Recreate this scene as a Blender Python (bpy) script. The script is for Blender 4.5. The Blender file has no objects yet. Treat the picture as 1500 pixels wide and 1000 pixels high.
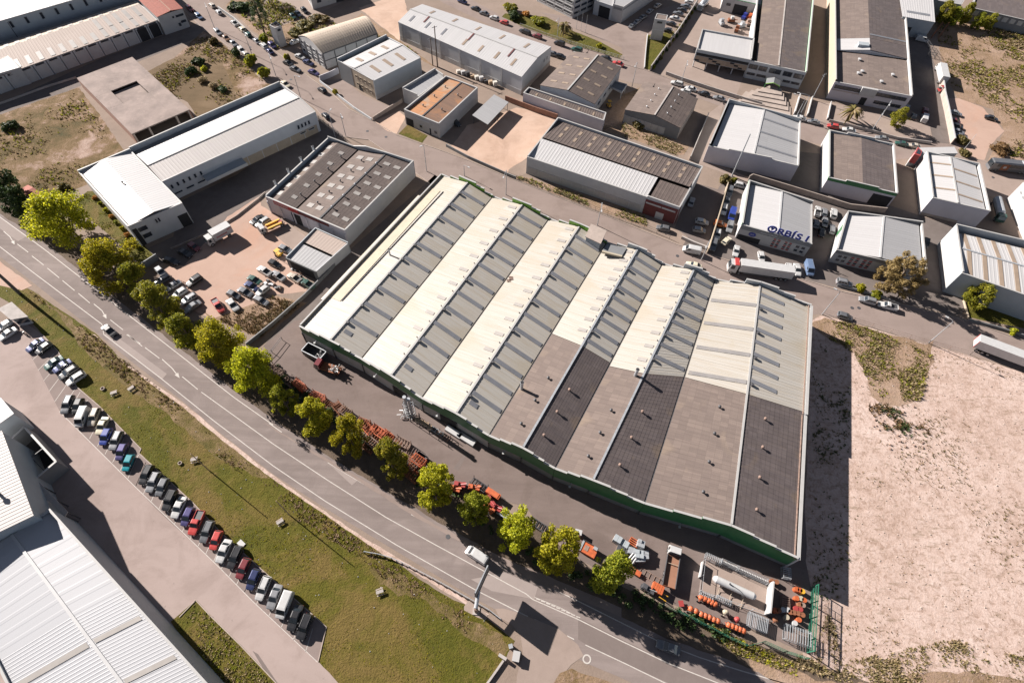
import bpy, bmesh, math, random
from mathutils import Vector, Matrix, noise
random.seed(7)
SC = bpy.context.scene
COL = SC.collection
# ---------------------------------------------------------------- camera
F, CAMH = 830.0, 110.0
PITCH, ROLL = math.radians(56.0), math.radians(3.25)
FW = Vector((0, math.cos(PITCH), -math.sin(PITCH)))
_r = Vector((1, 0, 0)); _u = _r.cross(FW)
RT = math.cos(ROLL)*_r + math.sin(ROLL)*_u
UP = -math.sin(ROLL)*_r + math.cos(ROLL)*_u
cam_d = bpy.data.cameras.new('camera')
cam_d.sensor_width = 36.0
cam_d.lens = F/1500.0*36.0
cam_d.clip_start = 0.5
cam_d.clip_end = 5000.0
cam = bpy.data.objects.new('camera', cam_d)
COL.objects.link(cam)
cam.matrix_world = Matrix(((RT.x, UP.x, -FW.x, 0), (RT.y, UP.y, -FW.y, 0), (RT.z, UP.z, -FW.z, CAMH), (0, 0, 0, 1)))
SC.camera = cam
# ---------------------------------------------------------------- light
SUN_AZ, SUN_EL = math.radians(148.5), math.radians(27.0)
w = bpy.data.worlds.new('World'); SC.world = w; w.use_nodes = True
nt = w.node_tree
sky = nt.nodes.new('ShaderNodeTexSky'); sky.sky_type = 'NISHITA'; sky.sun_disc = False
sky.air_density = 0.4; sky.dust_density = 0.1; sky.ozone_density = 1.0; sky.sun_elevation = SUN_EL; sky.sun_rotation = math.radians(90) - SUN_AZ
hs = nt.nodes.new('ShaderNodeHueSaturation'); hs.inputs['Saturation'].default_value = 0.6; nt.links.new(sky.outputs['Color'], hs.inputs['Color'])
bg = nt.nodes['Background']; bg.inputs['Strength'].default_value = 0.05
nt.links.new(hs.outputs['Color'], bg.inputs['Color'])
sd = bpy.data.lights.new('sun', 'SUN'); sd.energy = 5.0; sd.angle = math.radians(0.5); sd.color = (1.0, 0.925, 0.862)
so = bpy.data.objects.new('sun', sd); COL.objects.link(so)
SUNV = Vector((math.cos(SUN_EL)*math.cos(SUN_AZ), math.cos(SUN_EL)*math.sin(SUN_AZ), math.sin(SUN_EL)))
so.rotation_euler = SUNV.to_track_quat('Z', 'Y').to_euler()
so.location = (-80, 60, 150)
SC.view_settings.view_transform = 'Standard'; SC.view_settings.look = 'None'
SC.view_settings.exposure = 1.42; SC.view_settings.gamma = 1.0; SC.view_settings.use_curve_mapping = False
# ---------------------------------------------------------------- helpers
def at(p, z=0.0):
    """ground position (at height z) of a point surveyed from the air photograph"""
    d = RT*((p[0]-750.0)/F) + UP*((500.0-p[1])/F) + FW
    t = (CAMH - z)/(-d.z)
    return Vector((d.x*t, d.y*t, z))
def crop(x0, y0, s): return lambda X, Y: (x0+X/s, y0+Y/s)
S = 3.745
C00, C01, C02, C03 = [crop(x, 0, S) for x in (0, 370, 740, 1100)]
C10, C11, C12, C13 = [crop(x, 240, S) for x in (0, 370, 740, 1100)]
C20, C21, C22, C23 = [crop(x, 490, S) for x in (0, 370, 740, 1100)]
C30, C31, C32, C33 = [crop(x, 733, S) for x in (0, 370, 740, 1100)]
Z1, Z2, Z3, Z4 = crop(740, 0, 5), crop(1000, 0, 7.143), crop(1190, 0, 7.143), crop(1340, 0, 9.345)
Z5, Z6, Z7, Z8 = crop(1320, 220, 8.333), crop(1290, 330, 7.143), crop(0, 0, 5), crop(270, 0, 7.143)
Y1, Y2, Y3, Y4 = crop(840, 780, 8.333), crop(1000, 800, 7.143), crop(0, 560, 4.1667), crop(390, 500, 8.333)
Y5, Y6 = crop(530, 600, 8.333), crop(660, 680, 7.143)
E1, E2, E3, E4 = crop(1000, 240, 7.5), crop(1300, 150, 7.5), crop(1180, 180, 7.5), crop(1000, 60, 7.5)
E5, E6 = crop(380, 30, 7.5), crop(100, 270, 7.5)

def thing(name, label, cat, loc=(0, 0, 0), rz=0.0, group=None):
    o = bpy.data.objects.new(name, None); COL.objects.link(o)
    o.empty_display_size = 0.5
    o.location = loc; o.rotation_euler = (0, 0, rz)
    o['label'] = label; o['category'] = cat
    if group: o['group'] = group
    return o
def tag(o, label, cat, group=None):
    o['label'] = label; o['category'] = cat
    if group: o['group'] = group
    return o
def origin_of(o):
    v = Vector((0, 0, 0))
    while o is not None:
        v = v + Vector(o.location); o = o.parent
    return v
def link(name, me, parent=None, loc=(0, 0, 0)):
    o = bpy.data.objects.new(name, me); COL.objects.link(o)
    o.location = loc
    if parent is not None: o.parent = parent
    return o
def dup_tree(o, parent=None):
    c = o.copy(); COL.objects.link(c)
    c.parent = parent
    for ch in list(o.children): dup_tree(ch, c)
    return c
def struct(o): o['kind'] = 'structure'; return o
def stuff(o): o['kind'] = 'stuff'; return o

class MB:
    def __init__(s): s.v = []; s.f = []; s.m = []; s.uv = None
    def add(s, vs, fs, mi=0):
        b = len(s.v); s.v += [tuple(x) for x in vs]
        for f in fs: s.f.append([b+i for i in f]); s.m.append(mi)
    def hexa(s, bot, top, mi=0):
        n = len(bot)
        s.add(list(bot)+list(top), [list(range(n))[::-1], list(range(n, 2*n))] + [[i, (i+1) % n, n+(i+1) % n, n+i] for i in range(n)], mi)
    def box(s, x0, x1, y0, y1, z0, z1, mi=0):
        s.hexa([(x0, y0, z0), (x1, y0, z0), (x1, y1, z0), (x0, y1, z0)], [(x0, y0, z1), (x1, y0, z1), (x1, y1, z1), (x0, y1, z1)], mi)
    def bar(s, a, b, w, h=None, mi=0):
        a = Vector(a); b = Vector(b); d = (b-a)
        if d.length < 1e-6: return
        d.normalize(); h = h or w
        x = d.cross(Vector((0, 0, 1)))
        if x.length < 1e-3: x = Vector((1, 0, 0))
        x.normalize(); y = x.cross(d)
        q = [x*(w/2)+y*(h/2), -x*(w/2)+y*(h/2), -x*(w/2)-y*(h/2), x*(w/2)-y*(h/2)]
        s.hexa([a+k for k in q], [b+k for k in q], mi)
    def tube(s, pts, rad, n=8, mi=0, cap=True):
        rings = []
        for i, p in enumerate(pts):
            p = Vector(p); r = rad[i] if isinstance(rad, (list, tuple)) else rad
            a = Vector(pts[max(0, i-1)]); b = Vector(pts[min(len(pts)-1, i+1)]); d = (b-a).normalized()
            x = d.cross(Vector((0, 0, 1)))
            if x.length < 1e-3: x = Vector((1, 0, 0))
            x.normalize(); y = d.cross(x)
            rings.append([p + x*(r*math.cos(t*2*math.pi/n)) + y*(r*math.sin(t*2*math.pi/n)) for t in range(n)])
        b0 = len(s.v); fs = []
        vs = [q for rg in rings for q in rg]
        for i in range(len(rings)-1):
            for t in range(n):
                fs.append([i*n+t, i*n+(t+1) % n, (i+1)*n+(t+1) % n, (i+1)*n+t])
        if cap: fs.append(list(range(n))[::-1]); fs.append([(len(rings)-1)*n+t for t in range(n)])
        s.add(vs, fs, mi)
    def build(s, name, mats, parent=None, world=True, smooth=False, fix=True, raw=False):
        """world=True: coordinates are world ones and become relative to the parent's base"""
        off = origin_of(parent) if (parent is not None and world) else Vector((0, 0, 0))
        loc = Vector((0, 0, 0))
        if parent is None and world and s.v:
            n = len(s.v); loc = Vector((sum(v[0] for v in s.v)/n, sum(v[1] for v in s.v)/n, min(v[2] for v in s.v))); off = loc
            loc = loc if not raw else Vector((0, 0, 0)); off = loc
        me = bpy.data.meshes.new(name)
        me.from_pydata([(v[0]-off[0], v[1]-off[1], v[2]-off[2]) for v in s.v], [], s.f)
        if not isinstance(mats, (list, tuple)): mats = [mats]
        for m in mats: me.materials.append(m)
        if len(mats) > 1: me.polygons.foreach_set('material_index', s.m)
        if fix:
            bm = bmesh.new(); bm.from_mesh(me); bmesh.ops.recalc_face_normals(bm, faces=bm.faces); bm.to_mesh(me); bm.free()
        if smooth: me.polygons.foreach_set('use_smooth', [True]*len(me.polygons))
        me.update()
        return link(name, me, parent, loc)

# ---------------------------------------------------------------- materials
def new_mat(name):
    m = bpy.data.materials.new(name); m.use_nodes = True
    n = m.node_tree.nodes; l = m.node_tree.links
    b = n['Principled BSDF']
    return m, n, l, b
def rgba(c): return (c[0], c[1], c[2], 1.0)
def N(n, t, **kw):
    x = n.new(t)
    for k, v in kw.items():
        if k in x.inputs: x.inputs[k].default_value = v
        else: setattr(x, k, v)
    return x
def noise_n(n, l, vec, scale, detail=4.0, rough=0.55, dist=0.0):
    x = n.new('ShaderNodeTexNoise'); x.inputs['Scale'].default_value = scale; x.inputs['Detail'].default_value = detail
    x.inputs['Roughness'].default_value = rough; x.inputs['Distortion'].default_value = dist
    l.new(vec, x.inputs['Vector']); return x.outputs['Fac']
def ramp_n(n, l, fac, stops):
    x = n.new('ShaderNodeValToRGB'); cr = x.color_ramp
    while len(cr.elements) > 1: cr.elements.remove(cr.elements[-1])
    cr.elements[0].position = stops[0][0]; cr.elements[0].color = rgba(stops[0][1])
    for p, c in stops[1:]:
        e = cr.elements.new(p); e.color = rgba(c)
    l.new(fac, x.inputs['Fac']); return x.outputs['Color']
def mix_n(n, l, fac, a, b, mode='MIX'):
    x = n.new('ShaderNodeMix'); x.data_type = 'RGBA'; x.blend_type = mode
    for s, v in ((x.inputs['Factor'], fac), (x.inputs['A'] if False else x.inputs[6], a), (x.inputs[7], b)):
        if isinstance(v, bpy.types.NodeSocket): l.new(v, s)
        elif isinstance(v, (tuple, list)): s.default_value = rgba(v)
        else: s.default_value = v
    return x.outputs[2]
def math_n(n, l, op, a, b=0.0, c=None):
    x = n.new('ShaderNodeMath'); x.operation = op
    for i, v in enumerate((a, b) if c is None else (a, b, c)):
        if isinstance(v, bpy.types.NodeSocket): l.new(v, x.inputs[i])
        else: x.inputs[i].default_value = v
    return x.outputs[0]
def bump_n(n, l, b, h, strength=0.3, dist=0.05):
    x = n.new('ShaderNodeBump'); x.inputs['Strength'].default_value = strength; x.inputs['Distance'].default_value = dist
    l.new(h, x.inputs['Height']); l.new(x.outputs['Normal'], b.inputs['Normal'])

def plain(name, col, rough=0.6, var=0.12, scale=0.6, metal=0.0, bump=0.0, dirt=None):
    """painted, cast or coated surface with a little uneven wear"""
    m, n, l, b = new_mat(name)
    tc = n.new('ShaderNodeTexCoord'); v = tc.outputs['Object']
    f = noise_n(n, l, v, scale, 5.0, 0.6)
    lo = [c*(1-var) for c in col]; hi = [min(1, c*(1+var)) for c in col]
    c = ramp_n(n, l, f, [(0.3, lo), (0.7, hi)])
    if dirt:
        f2 = noise_n(n, l, v, scale*2.7, 6.0, 0.7, 0.4)
        k = ramp_n(n, l, f2, [(0.55, (0, 0, 0)), (0.75, (1, 1, 1))])
        c = mix_n(n, l, k, c, dirt)
    l.new(c, b.inputs['Base Color'])
    b.inputs['Roughness'].default_value = rough; b.inputs['Metallic'].default_value = metal
    if bump: bump_n(n, l, b, noise_n(n, l, v, scale*12, 3.0), bump, 0.03)
    return m
def ground_mat(name, stops, big=0.03, mid=0.25, fine=3.0, bump=0.5, bdist=0.12, rough=0.95, extra=None, weights=(0.45, 0.35, 0.2), dist=0.6, squash=None):
    m, n, l, b = new_mat(name)
    tc = n.new('ShaderNodeTexCoord'); v = tc.outputs['Object']
    if squash:
        mp = n.new('ShaderNodeMapping'); mp.inputs['Rotation'].default_value = (0, 0, squash[0]); mp.inputs['Scale'].default_value = (squash[1], 1, 1)
        l.new(v, mp.inputs['Vector']); vv = mp.outputs['Vector']
    else: vv = v
    a = noise_n(n, l, v, big, 5.0, 0.6, dist); c = noise_n(n, l, vv, mid, 6.0, 0.65, dist); d = noise_n(n, l, v, fine, 4.0, 0.7)
    f = math_n(n, l, 'ADD', math_n(n, l, 'ADD', math_n(n, l, 'MULTIPLY', a, weights[0]), math_n(n, l, 'MULTIPLY', c, weights[1])), math_n(n, l, 'MULTIPLY', d, weights[2]))
    col = ramp_n(n, l, f, stops)
    if extra: col = extra(n, l, v, col, c, d)
    l.new(col, b.inputs['Base Color']); b.inputs['Roughness'].default_value = rough
    b.inputs['Specular IOR Level'].default_value = 0.2
    bump_n(n, l, b, math_n(n, l, 'ADD', c, math_n(n, l, 'MULTIPLY', d, 0.6)), bump, bdist)
    return m
def roof_mat(name, c1, c2, sheet=(1.0, 2.2), mortar=None, msize=0.02, streak=0.25, streak_col=None, rough=0.6, metal=0.0, patch=None, lines=None):
    """profiled roof sheets: tint per sheet, joints, streaks that run down the fall (UV: metres along, metres up)"""
    m, n, l, b = new_mat(name)
    tc = n.new('ShaderNodeTexCoord'); uv = tc.outputs['UV']
    br = n.new('ShaderNodeTexBrick'); br.offset = 0.0; br.inputs['Scale'].default_value = 1.0
    br.inputs['Brick Width'].default_value = sheet[0]; br.inputs['Row Height'].default_value = sheet[1]
    br.inputs['Mortar Size'].default_value = msize; br.inputs['Mortar Smooth'].default_value = 0.1; br.inputs['Bias'].default_value = -0.2
    br.inputs['Color1'].default_value = rgba(c1); br.inputs['Color2'].default_value = rgba(c2)
    br.inputs['Mortar'].default_value = rgba(mortar or [x*0.6 for x in c1])
    l.new(uv, br.inputs['Vector']); col = br.outputs['Color']
    mp = n.new('ShaderNodeMapping'); mp.inputs['Scale'].default_value = (1.6, 0.12, 1); l.new(uv, mp.inputs['Vector'])
    st = noise_n(n, l, mp.outputs['Vector'], 1.0, 5.0, 0.65)
    k = ramp_n(n, l, st, [(0.42, (0, 0, 0)), (0.72, (1, 1, 1))])
    big = noise_n(n, l, uv, 0.12, 4.0, 0.6, 0.5)
    kk = math_n(n, l, 'MULTIPLY', math_n(n, l, 'MULTIPLY', k, big), streak*2)
    col = mix_n(n, l, kk, col, streak_col or [x*0.5 for x in c1])
    if patch:
        pn = noise_n(n, l, uv, patch[1], 3.0, 0.5, 0.8)
        pk = ramp_n(n, l, pn, [(patch[2], (0, 0, 0)), (patch[2]+0.12, (1, 1, 1))])
        col = mix_n(n, l, math_n(n, l, 'MULTIPLY', pk, patch[3]), col, patch[0])
    l.new(col, b.inputs['Base Color']); b.inputs['Roughness'].default_value = rough; b.inputs['Metallic'].default_value = metal
    return m
def leaf_mat(name, a, bcol, c, trans=0.35):
    m, n, l, b = new_mat(name)
    g = n.new('ShaderNodeNewGeometry'); oi = n.new('ShaderNodeObjectInfo')
    col = ramp_n(n, l, g.outputs['Random Per Island'], [(0.0, a), (0.5, bcol), (1.0, c)])
    hs = n.new('ShaderNodeHueSaturation')
    l.new(col, hs.inputs['Color'])
    l.new(math_n(n, l, 'ADD', 0.485, math_n(n, l, 'MULTIPLY', oi.outputs['Random'], 0.03)), hs.inputs['Hue'])
    l.new(math_n(n, l, 'ADD', 0.9, math_n(n, l, 'MULTIPLY', oi.outputs['Random'], 0.3)), hs.inputs['Value'])
    l.new(hs.outputs['Color'], b.inputs['Base Color']); b.inputs['Roughness'].default_value = 0.6
    b.inputs['Specular IOR Level'].default_value = 0.3
    tr = n.new('ShaderNodeBsdfTranslucent'); l.new(hs.outputs['Color'], tr.inputs['Color'])
    ms = n.new('ShaderNodeMixShader'); ms.inputs['Fac'].default_value = trans
    out = n['Material Output']
    l.new(b.outputs['BSDF'], ms.inputs[1]); l.new(tr.outputs['BSDF'], ms.inputs[2]); l.new(ms.outputs['Shader'], out.inputs['Surface'])
    return m
def glass_mat(name, col=(0.02, 0.025, 0.03), rough=0.08):
    m, n, l, b = new_mat(name)
    b.inputs['Base Color'].default_value = rgba(col); b.inputs['Roughness'].default_value = rough
    b.inputs['Specular IOR Level'].default_value = 0.7
    return m
def car_paint(name, col, metal=0.0):
    m, n, l, b = new_mat(name)
    tc = n.new('ShaderNodeTexCoord'); f = noise_n(n, l, tc.outputs['Object'], 1.4, 5.0, 0.7)
    c = ramp_n(n, l, f, [(0.35, [x*0.9 for x in col]), (0.75, [min(1, x*1.04+0.008) for x in col])])
    l.new(c, b.inputs['Base Color']); b.inputs['Roughness'].default_value = 0.32; b.inputs['Metallic'].default_value = metal
    b.inputs['Coat Weight'].default_value = 0.6; b.inputs['Coat Roughness'].default_value = 0.08
    return m
M = {}
M['white_wall'] = plain('white_wall', (0.36, 0.355, 0.35), 0.8, 0.06, 0.35, dirt=(0.28, 0.265, 0.25))
M['grey_wall'] = plain('grey_wall', (0.42, 0.43, 0.44), 0.75, 0.06, 0.4)  # mostly on sides turned from the sun; their shade is put into this colour
M['lilac_wall'] = plain('lilac_wall', (0.45, 0.43, 0.46), 0.75, 0.05, 0.4)  # like the grey, mostly for shaded fronts, with the shade in its colour
M['dark_wall'] = plain('dark_wall', (0.16, 0.165, 0.17), 0.7, 0.08, 0.4)
M['blue_grey'] = plain('blue_grey', (0.30, 0.33, 0.35), 0.6, 0.06, 0.4)
M['beige_wall'] = plain('beige_wall', (0.34, 0.28, 0.21), 0.85, 0.08, 0.5, dirt=(0.26, 0.21, 0.16))
M['concrete'] = plain('concrete', (0.34, 0.31, 0.29), 0.9, 0.18, 0.5, bump=0.3, dirt=(0.24, 0.22, 0.21))
M['pale_concrete'] = plain('pale_concrete', (0.32, 0.265, 0.23), 0.9, 0.14, 0.5, bump=0.2, dirt=(0.24, 0.19, 0.165))
M['slab'] = plain('slab', (0.225, 0.178, 0.158), 0.95, 0.25, 0.22, bump=0.3, dirt=(0.32, 0.25, 0.22))
M['brick'] = plain('brick', (0.25, 0.13, 0.09), 0.9, 0.2, 1.0)
M['maroon'] = plain('maroon', (0.12, 0.03, 0.028), 0.8, 0.15, 0.8)
M['green_clad'] = plain('green_clad', (0.024, 0.125, 0.045), 0.5, 0.08, 0.3)
M['lime_clad'] = plain('lime_clad', (0.17, 0.36, 0.05), 0.5, 0.08, 0.3)
M['pale_green'] = plain('pale_green', (0.28, 0.40, 0.30), 0.6, 0.06, 0.3)
M['coping'] = plain('coping', (0.35, 0.345, 0.335), 0.6, 0.06, 0.8)
M['red_sign'] = plain('red_sign', (0.30, 0.02, 0.03), 0.5, 0.06, 0.5)
M['red_paint'] = plain('red_paint', (0.28, 0.042, 0.04), 0.5, 0.06, 0.5)
M['cream_clad'] = plain('cream_clad', (0.36, 0.315, 0.235), 0.7, 0.06, 0.3, dirt=(0.30, 0.24, 0.16))
M['metal'] = plain('metal', (0.42, 0.43, 0.44), 0.4, 0.1, 1.5, 0.6)
M['galv'] = plain('galv', (0.40, 0.42, 0.44), 0.45, 0.18, 2.0, 0.4)
M['dark_metal'] = plain('dark_metal', (0.06, 0.06, 0.065), 0.55, 0.15, 2.0)
M['rust'] = plain('rust', (0.20, 0.075, 0.035), 0.85, 0.35, 2.0, dirt=(0.30, 0.13, 0.07))
M['rust_grey'] = plain('rust_grey', (0.22, 0.15, 0.12), 0.85, 0.3, 2.5, dirt=(0.32, 0.2, 0.14))
M['orange'] = plain('orange', (0.42, 0.095, 0.03), 0.6, 0.25, 1.5, dirt=(0.22, 0.08, 0.045))
M['yellow'] = plain('yellow', (0.60, 0.33, 0.03), 0.5, 0.1, 1.5)
M['wood'] = plain('wood', (0.33, 0.24, 0.16), 0.85, 0.25, 2.0)
M['pallet_wrap'] = plain('pallet_wrap', (0.5, 0.47, 0.42), 0.6, 0.25, 1.5)
M['black_rubber'] = plain('black_rubber', (0.02, 0.02, 0.02), 0.85, 0.2, 3.0)
M['open_dark'] = plain('open_dark', (0.018, 0.018, 0.02), 0.9, 0.2, 1.0)  # shade inside openings put into a flat near-black; also dark glazing
M['glass'] = glass_mat('glass')
M['window_glass'] = glass_mat('window_glass', (0.03, 0.035, 0.045), 0.15)
M['frame_white'] = plain('frame_white', (0.40, 0.40, 0.40), 0.5, 0.05)
M['white_paint'] = plain('white_paint', (0.42, 0.39, 0.36), 0.8, 0.12, 1.5, dirt=(0.24, 0.2, 0.18))
M['sign_blue'] = plain('sign_blue', (0.02, 0.035, 0.22), 0.5, 0.05)
M['green_fence'] = plain('green_fence', (0.02, 0.12, 0.075), 0.5, 0.1)
M['skylight'] = plain('skylight', (0.155, 0.16, 0.175), 0.5, 0.12, 0.5, dirt=(0.21, 0.205, 0.2))
M['skylight_tan'] = plain('skylight_tan', (0.26, 0.20, 0.15), 0.5, 0.12, 0.5)
M['skylight_pale'] = plain('skylight_pale', (0.30, 0.28, 0.26), 0.4, 0.1, 0.5)
M['bark'] = plain('bark', (0.13, 0.10, 0.075), 0.95, 0.25, 3.0)
# roofs
M['r_cream'] = roof_mat('roof_cream', (0.372, 0.352, 0.317), (0.346, 0.325, 0.288), (1.9, 40.0), (0.262, 0.234, 0.19), 0.035, 0.45, (0.30, 0.232, 0.145), 0.6, patch=((0.33, 0.287, 0.218), 0.10, 0.54, 0.55))
M['skylight_mid'] = plain('skylight_mid', (0.215, 0.205, 0.20), 0.5, 0.12, 0.5, dirt=(0.27, 0.24, 0.2))
M['r_white'] = roof_mat('roof_white', (0.41, 0.405, 0.405), (0.385, 0.38, 0.38), (1.1, 9.0), (0.34, 0.335, 0.335), 0.02, 0.15, (0.31, 0.29, 0.27), 0.55)
M['r_pinkwhite'] = roof_mat('roof_pinkwhite', (0.39, 0.362, 0.345), (0.37, 0.342, 0.327), (1.1, 9.0), (0.32, 0.29, 0.275), 0.02, 0.15, (0.30, 0.265, 0.245), 0.55)
M['r_dark'] = roof_mat('roof_dark', (0.088, 0.067, 0.060), (0.112, 0.086, 0.076), (1.05, 1.6), (0.07, 0.054, 0.048), 0.025, 0.35, (0.06, 0.047, 0.042), 0.9, patch=((0.16, 0.12, 0.095), 0.18, 0.60, 0.4))  # on right-hand slopes this darker tone stands for their shade
M['r_dark2'] = roof_mat('roof_dark_grey', (0.076, 0.061, 0.061), (0.105, 0.085, 0.083), (1.05, 1.6), (0.06, 0.049, 0.048), 0.025, 0.3, (0.115, 0.088, 0.07), 0.9, patch=((0.13, 0.096, 0.07), 0.16, 0.58, 0.65))  # on right-hand slopes the shade is put into this darker tone
M['r_brown'] = roof_mat('roof_fibre_brown', (0.142, 0.110, 0.096), (0.182, 0.142, 0.122), (1.05, 1.6), (0.118, 0.091, 0.079), 0.025, 0.45, (0.10, 0.077, 0.067), 0.9, patch=((0.215, 0.165, 0.125), 0.14, 0.58, 0.6))  # lighter copy of the dark roofing; sun on left-hand slopes put into colour
M['r_tan'] = roof_mat('roof_tan', (0.33, 0.268, 0.232), (0.31, 0.25, 0.215), (4.0, 3.0), (0.28, 0.225, 0.195), 0.02, 0.15, (0.25, 0.2, 0.17), 0.8)
M['r_rust'] = roof_mat('roof_rust', (0.36, 0.155, 0.055), (0.30, 0.15, 0.07), (1.1, 6.0), (0.22, 0.11, 0.055), 0.02, 0.9, (0.15, 0.105, 0.08), 0.85, patch=((0.27, 0.21, 0.155), 0.2, 0.48, 0.8))
M['r_red'] = roof_mat('roof_red', (0.30, 0.085, 0.055), (0.26, 0.075, 0.05), (0.8, 0.9), (0.2, 0.06, 0.045), 0.03, 0.2, (0.2, 0.07, 0.05), 0.85)
M['r_arch'] = roof_mat('roof_arch', (0.35, 0.285, 0.225), (0.32, 0.262, 0.208), (2.0, 12.0), (0.27, 0.22, 0.175), 0.02, 0.5, (0.42, 0.36, 0.29), 0.8)
M['r_grey'] = roof_mat('roof_grey', (0.29, 0.29, 0.295), (0.265, 0.265, 0.27), (1.1, 9.0), (0.22, 0.22, 0.225), 0.02, 0.12, (0.22, 0.215, 0.21), 0.55)
M['r_smooth'] = roof_mat('roof_smooth', (0.345, 0.35, 0.365), (0.33, 0.335, 0.35), (6.0, 30.0), (0.28, 0.28, 0.285), 0.03, 0.1, (0.30, 0.298, 0.298), 0.5)
M['r_rustbrown'] = roof_mat('roof_rust_brown', (0.17, 0.095, 0.06), (0.20, 0.115, 0.075), (1.1, 6.0), (0.12, 0.07, 0.045), 0.02, 0.6, (0.11, 0.08, 0.065), 0.85, patch=((0.30, 0.14, 0.06), 0.2, 0.5, 0.7))
# ---------------------------------------------------------------- building helpers
def lerp(a, b, t): return a + (b-a)*t
def slope(name, parent, A, B, C, D, mat, rib=0.9, rh=0.05, courses=0, thick=0.16):
    """profiled roof sheet: A-B along the eave, D-C along the ridge (world points); ribs run up the fall"""
    L = ((B-A).length + (C-D).length)/2; W = ((D-A).length + (C-B).length)/2
    n = max(1, int(round(L/rib)))
    cols = []
    for i in range(n):
        for o, h in ((0.0, 0.0), (0.62, 0.0), (0.70, rh), (0.92, rh)): cols.append(((i+o)/n, h))
    cols.append((1.0, 0.0))
    rows = [(0.0, 0.0), (1.0, 0.0)]
    if courses:
        rows = []
        for k in range(courses):
            rows += [(k/courses, 0.014), ((k+0.999)/courses, 0.0)]
    vs, uv, fs = [], [], []
    nc = len(cols)
    for b, h2 in rows:
        for a, h in cols:
            p = lerp(lerp(A, B, a), lerp(D, C, a), b)
            vs.append((p.x, p.y, p.z+h+h2)); uv.append((a*L, b*W))
    for r in range(len(rows)-1):
        for c in range(nc-1): fs.append([r*nc+c, r*nc+c+1, (r+1)*nc+c+1, (r+1)*nc+c])
    top = len(vs)
    for q, u in ((A, (0, 0)), (B, (L, 0)), (C, (L, W)), (D, (0, W))):
        vs.append((q.x, q.y, q.z-thick)); uv.append(u)
    last = (len(rows)-1)*nc
    fs.append([top, top+3, top+2, top+1])
    fs.append([top, top+1]+list(range(nc-1, -1, -1)))
    fs.append([top+2, top+3]+list(range(last, last+nc)))
    fs.append([top+3, top]+[r*nc for r in range(len(rows))])
    fs.append([top+1, top+2]+[r*nc+nc-1 for r in range(len(rows)-1, -1, -1)])
    off = origin_of(parent)
    me = bpy.data.meshes.new(name)
    me.from_pydata([(v[0]-off.x, v[1]-off.y, v[2]-off.z) for v in vs], [], fs)
    me.materials.append(mat)
    lay = me.uv_layers.new(name='UVMap')
    for lp in me.loops: lay.data[lp.index].uv = uv[lp.vertex_index]
    bm = bmesh.new(); bm.from_mesh(me); bmesh.ops.recalc_face_normals(bm, faces=bm.faces); bm.to_mesh(me); bm.free()
    return link(name, me, parent)
def wall(name, parent, p0, p1, prof, z0, mat, th=0.25, out=0.0):
    """upright wall from p0 to p1 (outside on the right), top edge following prof [(s, z)...]"""
    d = Vector((p1.x-p0.x, p1.y-p0.y, 0)); nrm = Vector((-d.y, d.x, 0)).normalized()
    mb = MB()
    def pt(s, z, k): return Vector((p0.x, p0.y, 0)) + d*s + nrm*k + Vector((0, 0, z))
    pr = [(prof[0][0], z0)] + list(prof) + [(prof[-1][0], z0)]
    mb.hexa([pt(s, z, -out) for s, z in pr], [pt(s, z, th) for s, z in pr])
    return mb.build(name, mat, parent)
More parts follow.
